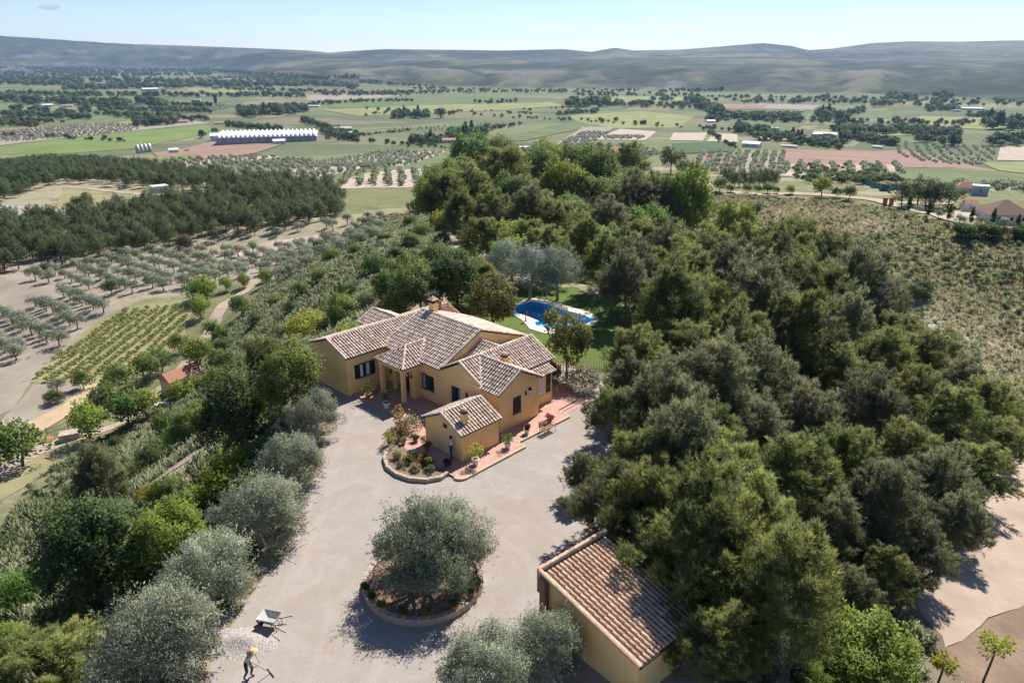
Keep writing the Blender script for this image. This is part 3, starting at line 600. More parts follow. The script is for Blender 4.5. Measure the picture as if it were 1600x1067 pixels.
ridges = {'front': [[(8.48,14.25,5.29),(8.48,7.0,5.29)], [(4.15,7.04,3.27),(8.48,7.04,5.30)], [(8.48,14.2,5.29),(4.2,14.2,3.27)]], 'wingl': [[(12.95,16.2,4.30),(.36,16.2,4.30)], [(.42,13.6,3.34),(.42,16.2,4.3)], [(.42,18.8,3.36),(.42,16.2,4.3)]],
 'df': [[(7.5,16.2,4.29),(7.5,19.9,4.29)], [(5.7,19.82,3.48),(7.5,19.82,4.29)]], 'r1': [[(11.98,4.95,4.47),(4.26,4.95,4.47)], [(4.32,2.6,3.25),(4.32,4.95,4.47)], [(11.94,2.5,3.22),(11.94,4.95,4.47)]], 'r1l': [[(4.32,7.1,3.35),(4.32,4.95,4.47)]],
 'cf': [[(8.46,7.1,4.47),(8.46,4.95,4.47)]], 'r2f': [[(6.35,4.9,4.48),(6.35,.66,4.48)], [(4.12,.74,3.22),(6.35,.74,4.48)], [(8.72,.74,3.25),(6.35,.74,4.48)], [(4.2,2.5,3.2),(6.33,4.9,4.42)]],
 'pf': [[(2.40,9.2,3.11),(4.1,10.95,4.12)], [(2.40,12.7,3.11),(4.1,10.95,4.12)], [(6.05,10.95,4.13),(4.1,10.95,4.13)], [(4.25,9.2,3.13),(6.05,10.95,4.13)]], 'rear': [[(13.85,7.04,3.32),(8.48,7.04,5.29)]]}
roof = None
for k, (poly, p) in SL.items():
    red = k == 'wingr2'
    rf = hobj('roof', slab(poly, plane_z(p)), M['channel'], villa)
    lst = [tiles_on(poly, p)]
    for rr in ridges.get(k, []): lst.append(ridge_tiles(rr))
    tile_obj('barrel_tiles', lst, M['tile'], rf)
poly, p = [(9.6,13.75),(12.95,13.75),(12.95,16.2),(9.6,16.2)], (3.34,0,13.75,0,.384)
rf = hobj('roof', slab(poly, plane_z(p)), M['tile_red'], villa); rf['label'] = 'newer red-tiled slope behind the main ridge'
tile_obj('barrel_tiles', [tiles_on(poly, p), ridge_tiles([(12.92,13.7,3.36),(12.92,16.2,4.3)])], M['tile_red'], rf)
# eaves band, porch beam and columns
hobj('porch_beam', MB().box(2.56,2.86,9.34,12.56,2.72,3.07).box(2.861,4.4,9.34,9.62,2.72,3.05).box(2.861,4.4,12.28,12.56,2.72,3.05), M['wall'], villa)
for b in (9.62, 12.28):
    c = hobj('column', MB().box(2.57,2.85,b-.15,b+.15,.15,2.72), M['wall'], villa)
    hobj('column_base', MB().box(2.53,2.89,b-.19,b+.19,.15,.32), M['trim'], c)
hobj('porch_ceiling', MB().box(2.86,4.4,9.63,12.27,2.95,3.03), M['trim'], villa)
# door
d = hobj('front_door', MB().box(4.36,4.42,10.3,11.95,.15,2.28), M['wood'], villa)
for k in range(4): hobj('door_panel', MB().box(4.33,4.36,10.38+.4*k,10.70+.4*k,.3,2.1), M['wood'], d)
# windows: face 'a' = in a wall facing the viewer's left, 'b' = facing the right
def window(face, val, c0, c1, z0, z1, curtain=None, shut=None, open_sh=(), closed=False):
    """c0..c1 along the wall; val = wall plane"""
    def bx(m, p0, p1, q0, q1, za, zb):      # p depth outwards, q along the wall
        if face == 'a': m.box(val-p1, val-p0, q0, q1, za, zb)
        else: m.box(q0, q1, val-p1, val-p0, za, zb)
        return m
    fm = MB()
    for q0, q1, za, zb in ((c0,c1,z1-.07,z1),(c0,c1,z0,z0+.07),(c0,c0+.07,z0+.07,z1-.07),(c1-.07,c1,z0+.07,z1-.07),((c0+c1)/2-.035,(c0+c1)/2+.035,z0+.07,z1-.07)): bx(fm, -.02, .05, q0, q1, za, zb)
    w = hobj('window', fm, M['shutter'], villa)
    hobj('pane', bx(MB(), -.01, .012, c0+.07, c1-.07, z0+.07, z1-.07), M['glass'], w)
    bx2 = bx(MB(), .0, .09, c0-.08, c1+.08, z0-.07, z0-.005); hobj('sill', bx2, M['trim'], w)
    if curtain: 
        for q0, q1 in curtain: hobj('curtain', bx(MB(), .013, .02, q0, q1, z0+.08, z1-.08), M['curtain'], w)
    if closed:
        for q0, q1 in ((c0+.01,(c0+c1)/2-.005),((c0+c1)/2+.005,c1-.01)):
            sm = bx(MB(), .03, .06, q0, q1, z0+.01, z1-.01)
            for t in range(int((z1-z0-.2)/.09)): bx(sm, .06, .075, q0+.06, q1-.06, z0+.1+t*.09, z0+.15+t*.09)
            hobj('shutter', sm, M['shutter'], w)
    for q0, q1 in open_sh:
        sm = bx(MB(), .02, .06, q0, q1, z0, z1)
        for t in range(int((z1-z0-.2)/.09)): bx(sm, .06, .075, q0+.05, q1-.05, z0+.1+t*.09, z0+.15+t*.09)
        hobj('shutter', sm, M['shutter'], w)
    return w
window('b', 13.86, 1.62, 2.72, 1.28, 2.46, [(1.72,2.0),(2.3,2.62)], open_sh=((1.22,1.58),(2.76,3.12)))
window('a', 4.45, 8.08, 8.78, 1.0, 2.22, closed=True)
window('a', 4.45, 9.0, 9.5, .95, 2.25, [(9.05,9.4)], open_sh=((8.86,8.97),))
window('a', 4.45, 4.15, 5.98, .95, 2.25, [(4.5,4.8),(5.05,5.2)], open_sh=((5.5,5.98),(4.15,4.45)))
window('b', .93, 5.78, 6.54, 1.15, 2.42, closed=True)
window('a', 4.45, 12.9, 13.6, .95, 1.5)
# bay window with its own small roof
bay = hobj('bay_window', MB().box(9.4,11.0,1.85,2.74,.15,.95).box(9.4,9.5,1.85,2.74,.95,2.55).box(10.15,10.3,1.85,2.0,.95,2.55).box(10.9,11.0,1.85,2.74,.95,2.55).box(9.4,11.0,1.85,2.74,2.551,2.68), M['wall'], villa)
hobj('blind', MB().box(9.51,10.14,1.89,1.92,.97,2.54), M['curtain'], bay); hobj('pane', MB().box(10.31,10.89,1.89,1.92,.97,2.54), M['glass'], bay)
poly, p = [(9.2,1.6),(11.2,1.6),(11.2,2.75),(9.2,2.75)], (2.7,0,1.6,0,.4)
tile_obj('barrel_tiles', [tiles_on(poly, p)], M['tile'], hobj('roof', slab(poly, plane_z(p), .05), M['channel'], villa))
# chimneys
def chimney(a, b, w, z0, z1, cap, label=None):
    c = hobj('chimney', MB().box(a-w,a+w,b-w,b+w,z0,z1), M['wall'], villa)
    if cap == 'hood':
        hobj('vent_post', MB().box(a-w,a-w+.1,b-w,b-w+.1,z1,z1+.28).box(a+w-.1,a+w,b-w,b-w+.1,z1,z1+.28).box(a-w,a-w+.1,b+w-.1,b+w,z1,z1+.28).box(a+w-.1,a+w,b+w-.1,b+w,z1,z1+.28).box(a-w+.12,a+w-.12,b-w+.12,b+w-.12,z1,z1+.27), M['channel'], c)
        m = MB(); e = w+.1; m.add([(a-e,b-e,z1+.28),(a+e,b-e,z1+.28),(a+e,b+e,z1+.28),(a-e,b+e,z1+.28),(a,b,z1+.62)], [(0,3,2,1),(0,1,4),(1,2,4),(2,3,4),(3,0,4)]); hobj('cap', m, M['tile'], c)
    else:
        m = MB()
        for k in range(7):
            t = 2*PI*k/7; m.box(a+math.cos(t)*w*.8-.07, a+math.cos(t)*w*.8+.07, b+math.sin(t)*w*.8-.07, b+math.sin(t)*w*.8+.07, z1+.001, z1+.16)
        hobj('vent_post', m, M['channel'], c)
        hobj('cap', MB().lathe([(w*1.15,z1+.16),(w*1.2,z1+.2),(w*.9,z1+.3),(w*.4,z1+.36)], 10, (a,b,0)), M['tile'], c)
    return c
chimney(8.95, 13.3, .27, 4.6, 5.95, 'hood'); chimney(7.55, 3.55, .24, 3.5, 4.35, 'crown')
c = hobj('chimney_pot', MB().lathe([(.11,4.2),(.13,4.5),(.10,4.55),(.16,4.75),(.13,4.95),(.05,5.0)], 10, (11.6,15.6,0)), M['terracotta'], villa); c['label'] = 'orange terracotta pot'
# antenna
m = MB(); m.tube([(10.6,15.8,4.0),(10.6,15.8,5.9)], .02); m.tube([(10.1,15.8,5.75),(11.3,15.8,5.85)], .012)
for t in range(7): m.tube([(10.2+t*.16,15.45,5.77+t*.012),(10.2+t*.16,16.15,5.77+t*.012)], .009, 4)
hobj('antenna', m, M['steel'], villa)
# lanterns fixed to the walls
def lantern(a, b, z, face):
    s = .45; dx, dy = (-1, 0) if face == 'a' else (0, -1); ca, cb = a+dx*s, b+dy*s
    r = hobj('wall_lantern', MB().tube([(a,b,z-.1),(a+dx*s*.6,b+dy*s*.6,z-.12),(ca,cb,z+.02)], .018, 5).box(a-.05+dx*.02,a+.05+dx*.02,b-.05+dy*.02,b+.05+dy*.02,z-.25,z+.05), M['iron'], villa)
    hobj('lamp_glass', MB().lathe([(.07,z+.03),(.13,z+.33)], 6, (ca,cb,0)), M['curtain'], r); hobj('lamp_cap', MB().lathe([(.17,z+.33),(.10,z+.45),(.03,z+.58)], 6, (ca,cb,0)), M['iron'], r)
    return r
lantern(7.05, .93, 2.5, 'b'); lantern(3.79, 9.95, 2.05, 'a')
# ------------------------------------------------------------ the outhouse in front
ann = hroot('outhouse', 'small gabled ochre outhouse with its own chimney at the front corner of the villa terrace', 'outhouse')
gable_wall(ann, 0, 3.4, 0, 3.7, -.3, 2.06, 2.98, 'a')
for poly, p, rr in (([(-.16,-.16),(3.5,-.16),(3.5,1.85),(-.16,1.85)], (2.09,0,-.16,0,.49), [[(3.5,1.85,3.09),(-.18,1.85,3.09)], [(-.1,-.16,2.1),(-.1,1.85,3.08)], [(3.46,-.16,2.1),(3.46,1.85,3.08)]]),
                    ([(-.16,1.85),(3.5,1.85),(3.5,3.86),(-.16,3.86)], (3.075,0,1.85,0,-.49), [[(-.1,3.86,2.1),(-.1,1.85,3.08)]])):
    rf = hobj('roof', slab(poly, plane_z(p)), M['channel'], ann); tile_obj('barrel_tiles', [tiles_on(poly, p)]+[ridge_tiles(r) for r in rr], M['tile'], rf)
_v = villa; villa = ann; chimney(.82, .62, .2, 2.2, 3.2, 'crown'); villa = _v
w = hobj('window', MB().box(-.04,.01,1.42,1.75,2.05,2.35), M['wood'], ann); hobj('pane', MB().box(-.05,-.041,1.47,1.70,2.10,2.30), M['glass'], w)
# ------------------------------------------------------------ terrace
def plinth(name, poly, z0, z1):
    o = hobj(name, MB().prism(poly, z0, z1), M['paving']); o.matrix_world = HM; return tag(o, kind='structure')
TER = [(-1.3,-1.62),(4.35,-1.55),(4.35,-.8),(9.9,-.85),(9.9,.35),(12.6,.55),(13.5,2.5),(13.3,4.5),(11.76,4.5),(4.4,4.5),(4.4,14.2),(.56,14.2),(.9,13.8),(.95,8.0),(.3,6.9),(-.55,6.1),(-1.45,4.9),(-1.62,3.6),(-1.6,-1.3)]
plinth('terrace', TER, -.3, .15)
def strip(pts, w, z0, z1, mat, name):   # kerb of bricks along a line in villa frame
    r = empty(name); r.matrix_world = HM; n = 0
    for q0, q1 in zip(pts[:-1], pts[1:]):
        q0 = Vector(q0); q1 = Vector(q1); L = (q1-q0).length; k = max(1, int(L/.30)); d = (q1-q0)/L; nr = Vector((-d.y, d.x))
        for i in range(k):
            c = q0+d*(L*(i+.5)/k); o = addobj('brick', KB, r); o.location = (c.x, c.y, (z0+z1)/2); o.rotation_euler = (0, 0, math.atan2(d.y, d.x)+rs.uniform(-.02,.02)); o.scale = (L/k/.30*.94, w, z1-z0)
    return r
kb = MB(); kb.box(-.15,.15,-.5,.5,-.5,.5); KB = kb.mesh('brick', M['trim'])
k = strip([(9.93,.35),(9.93,-.88),(4.40,-.84)], .14, -.02, .17, None, 'terrace_kerb'); tag(k, 'low ochre kerb along the terrace edge behind the bench', 'kerb')
k = strip([(4.38,-.9),(4.38,-1.6),(-1.2,-1.67),(-1.55,-1.5),(-1.67,-1.1)], .14, -.02, .17, None, 'terrace_kerb'); tag(k, 'low ochre kerb round the rounded front corner of the terrace', 'kerb')
plinth('terrace_steps', [(10.0,.05),(13.4,.25),(13.4,.52),(10.0,.32)], -.02, .075)
plinth('terrace_steps', [(10.2,-.32),(13.6,-.12),(13.6,.24),(10.2,.04)], -.02, .04)
# ------------------------------------------------------------ foliage builders (numpy triangle soups, unit-free metres, base at z=0)
def unit(v): return v/(np.linalg.norm(v, axis=-1, keepdims=True)+1e-9)
def rdir(r, n): return unit(r.normal(size=(n, 3)))
def blobs(r, W, H, z0, n, br=(.16, .26), hollow=.55, top=1.0, flat=1.0):
    """centres and radii of the leaf clumps that make up a crown W wide, reaching from z0 to H"""
    d = rdir(r, n*3); d = d[d[:, 2] > -.55][:n]; n = len(d); rr = hollow+(1-hollow)*r.rand(n)**.6
    lump = 1+.16*np.sin(d[:, 0]*3.1+r.rand()*6)+.14*np.sin(d[:, 1]*4.3+r.rand()*6)+.10*np.sin(d[:, 2]*5+r.rand()*6)
    rad = (br[0]+(br[1]-br[0])*r.rand(n))*W
    hz = (H-z0)/2; c = np.empty((n, 3)); c[:, :2] = d[:, :2]*(W/2-rad*.7)[:, None]*(rr*lump)[:, None]
    c[:, 2] = (z0+hz)+d[:, 2]*(hz-rad*.55*flat)*rr*lump*np.where(d[:, 2] > 0, top, 1)
    return c, rad
def leaves(r, c, rad, per, ln, wd, mode='leaf', up=.35, pal=None, squash=.85, shell=.55, full=False, sprig=0, plume=False):
    n = len(c); idx = np.repeat(np.arange(n), per); N_ = len(idx)
    d = rdir(r, N_); q = shell+(1-shell)*r.rand(N_)**.7; pos = c[idx]+d*(rad[idx]*q)[:, None]*np.array([1, 1, squash])
    if plume:                                                                # clumps drawn out along upward-reaching branch ends
        pc = c.mean(0); pa = unit(unit((c-pc)*np.array([1, 1, .4]))*.55+np.array([0, 0, .85])+r.normal(size=(n, 3))*.22)[idx]; along = (d*pa).sum(-1, keepdims=True); e_ = (d-pa*along)*(.72-.30*along)+pa*along*2.1
        pos = c[idx]+e_*(rad[idx]*q)[:, None]
    if sprig:                                                                # shoots that stand out of the crown
        ns = n*sprig; js = np.repeat(np.arange(n), sprig); cc = c.mean(0); od = unit((c[js]-cc)*.25+rdir(r, ns)*1.0+np.array([0, 0, .55])); b0 = c[js]+od*(rad[js]*.85)[:, None]; m_ = 9
        tt = np.tile(np.linspace(0, 1, m_), ns)[:, None]; Ls = np.repeat(rad[js]*r.uniform(.35, .95, ns), m_)[:, None]; ps = np.repeat(b0, m_, 0)+np.repeat(od, m_, 0)*tt*Ls+r.normal(size=(ns*m_, 3))*ln*.25
        pos = np.r_[pos, ps]; d = np.r_[d, np.repeat(od, m_, 0)]; idx = np.r_[idx, np.repeat(js, m_)]; N_ = len(pos)
    ax = unit(d*.55+r.normal(size=(N_, 3))*.6+np.array([0, 0, up]))
    if mode == 'needle':
        k = 5; d = np.repeat(d, k, 0); pos = np.repeat(pos, k, 0); ax = np.repeat(unit(d[::k]*.8+r.normal(size=(N_, 3))*.25+np.array([0, 0, up])), k, 0); ax = unit(ax+r.normal(size=ax.shape)*.42)
        idx = np.repeat(idx, k); tipv = np.repeat(r.rand(N_), k)
    else: tipv = r.rand(N_)
    m = len(pos); sd = unit(np.cross(ax, r.normal(size=(m, 3)))); L_ = ln*(.7+.6*r.rand(m))[:, None]; w = wd*(.7+.6*r.rand(m))[:, None]
    if mode == 'needle': V = np.stack([pos-sd*w, pos+sd*w, pos+ax*L_*1.2], 1).reshape(-1, 3)
    else:
        V = np.stack([pos, pos+ax*L_*.5+sd*w, pos+ax*L_, pos+ax*L_*.5-sd*w], 1).reshape(-1, 3)
    pal = np.array(pal); cl = r.rand(n)[idx]*.55+tipv*.45; t = np.clip(cl, 0, .999)*(len(pal)-1); i = t.astype(int); f = (t-i)[:, None]
    col = (pal[i]*(1-f)+pal[i+1]*f)*(.75+.5*r.rand(m))[:, None]
    if not full: return V, col
    kk = 3 if mode == 'needle' else 4; Q = V.reshape(-1, kk, 3); fn = unit(np.cross(Q[:, 1]-Q[:, 0], Q[:, 2]-Q[:, 0])); cc = c.mean(0)
    on = unit(d*(.6 if plume else .85)+unit(pos-cc)*.45+np.array([0, 0, .5])); fl = (fn*on).sum(-1) < 0; Q[fl] = Q[fl][:, ::-1]; fn[fl] *= -1
    return Q.reshape(-1, 3), col, unit(on+fn*(1.0 if plume else .7))
def trunk_mesh(r, H, r0, mat, c=None, nb=10, lean=.12, name='trunk', fork=.3, top=.7):
    m = MB(); tx, ty = r.uniform(-lean, lean, 2)*H; p0_ = Vector((0, 0, -.4)); p1_ = Vector((tx*.3, ty*.3, H*fork)); p2_ = Vector((tx, ty, H*top))
    m.tube([p0_, Vector((0, 0, .1)), p1_, p1_.lerp(p2_, .5)+Vector((r.uniform(-.05,.05)*H, r.uniform(-.05,.05)*H, 0)), p2_], [r0*1.35, r0*1.1, r0*.8, r0*.5, r0*.18], 7)
    if c is not None and len(c):
        for k in r.choice(len(c), min(nb, len(c)), False):
            e = Vector(c[k]); t = r.uniform(0, .8); s = p1_.lerp(p2_, t) if e.z > p1_.z else p1_
            mid = s.lerp(e, .5)+Vector((0, 0, -.05*H*r.rand())); m.tube([s, mid, e], [r0*.4, r0*.25, r0*.08], 5)
    return m.mesh(name, mat, True)
PAL = dict(pine=[(.058,.074,.030),(.092,.110,.038),(.155,.166,.050),(.25,.24,.075)], pinedull=[(.068,.080,.044),(.105,.112,.058),(.15,.15,.078),(.21,.20,.105)], pinefar=[(.05,.066,.034),(.072,.092,.042),(.105,.125,.055)],
 olive=[(.10,.118,.072),(.155,.175,.11),(.215,.232,.16),(.34,.355,.265)], silver=[(.12,.145,.11),(.17,.20,.15),(.25,.28,.22)], green=[(.05,.080,.022),(.080,.118,.028),(.11,.15,.035),(.15,.195,.05)], bright=[(.08,.12,.02),(.12,.17,.028),(.16,.21,.035),(.21,.25,.05)],
 dark=[(.026,.040,.016),(.042,.062,.022),(.065,.09,.03),(.12,.15,.06)], yellow=[(.13,.15,.02),(.20,.22,.03),(.28,.28,.04),(.34,.30,.05)], gold=[(.06,.08,.025),(.10,.125,.035),(.15,.13,.05),(.12,.15,.04),(.16,.19,.06)], mid=[(.05,.075,.025),(.08,.11,.035),(.11,.145,.045)], brown=[(.12,.09,.06),(.18,.13,.08),(.10,.09,.05)],
 far=[(.034,.050,.026),(.05,.068,.034),(.07,.09,.04)], farb=[(.05,.08,.03),(.08,.115,.04),(.11,.14,.05)], vine=[(.11,.13,.035),(.16,.18,.05),(.23,.235,.08)], straw=[(.26,.22,.13),(.36,.31,.19),(.20,.18,.10)], grey=[(.12,.14,.07),(.165,.185,.095),(.23,.235,.14)])
class Tree:
    def __init__(s, name, seed, W, H, z0, n, per, ln, wd, pal, mat, mode='leaf', bark='bark', br=(.14, .24), up=.35, r0=None, nb=10, fork=.3, top=.75, hollow=.55, shape=None, shell=.55, sq=.85, sprig=0, plume=False):
        r = np.random.RandomState(seed); c, rad = blobs(r, W, H, z0, n, br, hollow)
        if shape: c, rad = shape(r, c, rad)
        V, col, nr = leaves(r, c, rad, per, ln, wd, mode, up, PAL[pal], squash=sq, shell=shell, full=True, sprig=sprig, plume=plume)
        s.W, s.H = W, H; s.crown = soup(name+'_crown', V, 3 if mode == 'needle' else 4, mat, col, nrm=nr)
        s.trunk = trunk_mesh(r, H, r0 or W*.035, M[bark], c, nb, fork=fork, top=top)
        s.kc = (z0+H)/2/W                                                     # crown-centre height per width
    def put(s, name, x, y, z, sc, rz, label, cat, group=None, sz=1.0, parts=True):
        e = empty(name, (x, y, z), rz); e.scale = (sc, sc, sc*sz); tag(e, label, cat, group)
        addobj('crown', s.crown, e)
        if parts: addobj('trunk', s.trunk, e)
        return e
    def single(s, name, x, y, z, sc, rz, label, cat, group=None, sz=1.0):
        o = addobj(name, s.crown, None, (x, y, z)); o.scale = (sc, sc, sc*sz); o.rotation_euler = (0, 0, rz); return tag(o, label, cat, group)
def cone_up(r, c, rad):                                                        # pines: narrower on top, ragged below
    t = (c[:, 2]-c[:, 2].min())/(np.ptp(c[:, 2])+1e-9); f = 1.12-.5*t**1.6; c[:, 0] *= f; c[:, 1] *= f; return c, rad*(1.05-.3*t)
BO = dict(pine=1.72, pinedull=1.65, pinefar=1.6, green=1.6, dark=1.65, mid=1.6, bright=1.5)
PAL = {k: [tuple(min(.6, x*BO.get(k, 1.4)) for x in c) for c in v] for k, v in PAL.items()}
R = np.random.RandomState(5)
NP = [Tree('near_pine', 100+k, 5.4, 7.0, .5, 96, 72, .24, .020, ('pine', 'pine', 'pinedull', 'pine', 'pinedull')[k], M['needle'], 'needle', 'greybark' if k % 2 else 'bark', (.065, .14), 1.1, .12, 14, .35, .85, (.5, .35, .45, .55, .4)[k], cone_up, .4, 1.0, 4, True) for k in range(5)]
OL = [Tree('olive', 200+k, 5.0, 4.2, .1, 80, 340, .13, .023, 'olive', M['olive_leaf'], 'leaf', 'greybark', (.08, .17), .3, .2, 14, .2, .7, sprig=7) for k in range(2)]
BIG = Tree('great_olive', 31, 6.6, 4.6, .15, 130, 460, .13, .023, 'olive', M['olive_leaf'], 'leaf', 'greybark', (.06, .13), .3, .32, 20, .16, .7, .6, sprig=8)
SIL = Tree('silver_tree', 221, 5.0, 5.4, .3, 60, 240, .16, .022, 'silver', M['olive_leaf'], 'leaf', 'greybark', (.09, .18), .3, .16, 10, sprig=6)
GR = [Tree('green_tree', 240+k, 5.0, 5.4, .15, 75, 180, .18, .055, p, M['leaf'], 'leaf', 'bark', (.09, .17), .2, .14, 10, .25, .7, sprig=5) for k, p in enumerate(('green', 'mid', 'bright'))]
DK = Tree('dark_tree', 251, 5.0, 5.6, .2, 80, 200, .17, .055, 'dark', M['leaf'], 'leaf', 'bark', (.08, .17), .2, .16, 10, sprig=6)
SH = {p: Tree('shrub', 300+i, 3.0, 2.0, .02, 30, 130, .14, .04, p, M['leaf'], 'leaf', 'bark', (.11, .20), .35, .05, 6, .15, .6, sprig=5) for i, p in enumerate(('green', 'yellow', 'bright', 'mid', 'dark', 'grey', 'brown'))}
MG = Tree('gold_tree', 261, 4.4, 5.6, .6, 46, 110, .24, .07, 'gold', M['leaf'], 'leaf', 'bark', (.10, .17), .3, .1, 14, .2, .85, .35)
FP = [Tree('forest_pine', 400+k, 6.0, 7.4, .5, 34, 30, .42, .045, 'pinefar', M['needle'], 'needle', 'bark', (.11, .17), .8, .16, 5, .35, .85, .5, cone_up, .5, 1.0, 0, True) for k in range(4)]
GO = [Tree('grove_olive', 420+k, 4.0, 3.7, .9, 22, 60, .34, .06, 'olive', M['olive_leaf'], 'leaf', 'bark', (.15, .22), .3, .15, 6, .25, .7) for k in range(4)]
MT = {p: Tree('mid_tree', 440+i, 5.0, 5.2, .5, 26, 60, .42, .11, p, M['leaf'], 'leaf', 'bark', (.15, .23), .25, .14, 5, .25, .7) for i, p in enumerate(('green', 'bright', 'dark', 'mid', 'silver'))}
FT = [Tree('far_tree', 460+k, 8.0, 8.6, .2, 11, 22, 1.7, .55, p, M['leaf'], 'leaf', 'bark', (.2, .3), .3, .25, 0, .2, .6) for k, p in enumerate(('far', 'far', 'farb', 'farb'))]
FO = [Tree('far_olive', 470+k, 4.2, 3.4, .3, 6, 18, 1.0, .34, 'olive', M['olive_leaf'], 'leaf', 'bark', (.24, .34), .3, .15, 0, .2, .6) for k in range(2)]
VN = [Tree('vine', 480+k, 1.2, 1.1, .25, 7, 14, .22, .08, 'vine', M['leaf'], 'leaf', 'bark', (.2, .3), .6, .04, 0, .3, .6) for k in range(2)]
def spindle(r, c, rad):
    t = (c[:, 2]-c[:, 2].min())/(np.ptp(c[:, 2])+1e-9); f = .2+1.3*np.sin(np.clip(t*.85+.12, 0, 1)*PI)**.8*.6; c[:, 0] *= f; c[:, 1] *= f; return c, rad*.8
CY = Tree('cypress', 490, 1.3, 5.5, .3, 40, 40, .3, .05, 'dark', M['leaf'], 'leaf', 'bark', (.25, .35), .9, .07, 0, .2, .6, .4, spindle)
PO = Tree('poplar', 491, 4.0, 12.0, .5, 30, 30, 1.3, .4, 'far', M['leaf'], 'leaf', 'bark', (.18, .28), .9, .2, 0, .2, .6, .4, spindle)
def place(T, name, cx, cy, wpx, label, cat, group=None, sz=1.0, k=None, parts=True, rz=None):
    """tree whose crown centre is seen at (cx,cy) and is wpx wide in the photograph"""
    x, y, z, t = ground_at(cx, cy, (k or T.kc)*sz, wpx); sc = wpx*t/T.W
    return T.put(name, x, y, z-.05, sc, R.uniform(0, 6.28) if rz is None else rz, label, cat, group, sz, parts)
def at_base(T, name, px, py, hpx, label, cat, group=None, parts=True, single=False, wob=.15):
    x, y, z, t = ground_at(px, py); sc = hpx*t/T.H/.97*(1+R.uniform(-wob, wob))
    f = T.single if single else T.put
    return f(name, x, y, z-.05, sc, R.uniform(0, 6.28), label, cat, group)
def joined(name, items, label, cat, mesh_of=None):
    """many small trees as one object: items = (tree, x, y, z, scale, rot)"""
    Vs = []; Cs = []; cache = {}
    for T, x, y, z, s, a in items:
        if id(T) not in cache:
            me = T.crown; v = np.empty(len(me.vertices)*3, np.float32); me.vertices.foreach_get('co', v); cc = np.empty(len(me.vertices)*4, np.float32); me.color_attributes['col'].data.foreach_get('color', cc)
            cache[id(T)] = (v.reshape(-1, 3), cc.reshape(-1, 4)[:, :3], T)
        v, cc, _ = cache[id(T)]; ca, sa = math.cos(a), math.sin(a)
        Vs.append(np.c_[(v[:, 0]*ca-v[:, 1]*sa)*s+x, (v[:, 0]*sa+v[:, 1]*ca)*s+y, v[:, 2]*s+z]); Cs.append(cc*np.random.uniform(.8, 1.2))
    if not Vs: return
    o = addobj(name, soup(name, np.concatenate(Vs), 4, M['leaf'], np.concatenate(Cs))); return tag(o, label, cat, None, 'stuff')
# ---- instancing of ground plants (stuff) with geometry nodes
def tuft(name, n, h, w, pal, seed, mat, spread=.5, blade=.03):
    r = np.random.RandomState(seed); a = r.uniform(0, 2*PI, n); q = r.rand(n)**.5*w*.5
    b = np.c_[np.cos(a)*q, np.sin(a)*q, np.zeros(n)-.03]; ax = unit(np.c_[np.cos(a)*spread*r.rand(n), np.sin(a)*spread*r.rand(n), np.ones(n)]+r.normal(size=(n, 3))*.22)
    L_ = h*(.6+.6*r.rand(n))[:, None]; sd = unit(np.cross(ax, r.normal(size=(n, 3))))*blade
    V = np.stack([b-sd, b+sd, b+ax*L_+sd*.4, b+ax*L_-sd*.4], 1).reshape(-1, 3); P_ = np.array(PAL[pal]); i = r.randint(0, len(P_), n)
    nn = unit(ax*.6+np.array([0, 0, 1.0])); return bpy.data.objects.new(name, soup(name, V, 4, mat, P_[i]*(.7+.6*r.rand(n))[:, None], nrm=nn))
def bushlet(name, pal, seed, W=1.0, H=.7, n=9, per=16, ln=.22, wd=.07):
    r = np.random.RandomState(seed); c, rad = blobs(r, W, H, 0, n, (.22, .34)); V, col, nr = leaves(r, c, rad, per, ln, wd, 'leaf', .6, PAL[pal], full=True); return bpy.data.objects.new(name, soup(name, V, 4, M['scrub'], col, nrm=unit(nr+np.array([0, 0, .6]))))
def gn_scatter(name, pts, scl, src, label, cat):
    me = bpy.data.meshes.new(name); me.vertices.add(len(pts)); me.vertices.foreach_set('co', np.asarray(pts, np.float32).ravel())
    a = me.attributes.new('sc', 'FLOAT', 'POINT'); a.data.foreach_set('value', np.asarray(scl, np.float32))
    b = me.attributes.new('rz', 'FLOAT_VECTOR', 'POINT'); rr = np.zeros((len(pts), 3), np.float32); rr[:, 2] = R.uniform(0, 6.28, len(pts)); rr[:, :2] = R.normal(size=(len(pts), 2))*.1; b.data.foreach_set('vector', rr.ravel())
    o = addobj(name, me); tag(o, label, cat, None, 'stuff')
    ng = bpy.data.node_groups.new(name, 'GeometryNodeTree'); ng.interface.new_socket('Geometry', in_out='INPUT', socket_type='NodeSocketGeometry'); ng.interface.new_socket('Geometry', in_out='OUTPUT', socket_type='NodeSocketGeometry')
    N = ng.nodes; L = ng.links; gi = N.new('NodeGroupInput'); go = N.new('NodeGroupOutput'); ip = N.new('GeometryNodeInstanceOnPoints'); oi = N.new('GeometryNodeObjectInfo'); oi.inputs[0].default_value = src
    s1 = N.new('GeometryNodeInputNamedAttribute'); s1.data_type = 'FLOAT'; s1.inputs['Name'].default_value = 'sc'
    s2 = N.new('GeometryNodeInputNamedAttribute'); s2.data_type = 'FLOAT_VECTOR'; s2.inputs['Name'].default_value = 'rz'
    L.new(gi.outputs[0], ip.inputs['Points']); L.new(oi.outputs['Geometry'], ip.inputs['Instance']); L.new(s1.outputs['Attribute'], ip.inputs['Scale']); L.new(s2.outputs['Attribute'], ip.inputs['Rotation']); L.new(ip.outputs[0], go.inputs[0])
    md = o.modifiers.new('scatter', 'NODES'); md.node_group = ng; return o
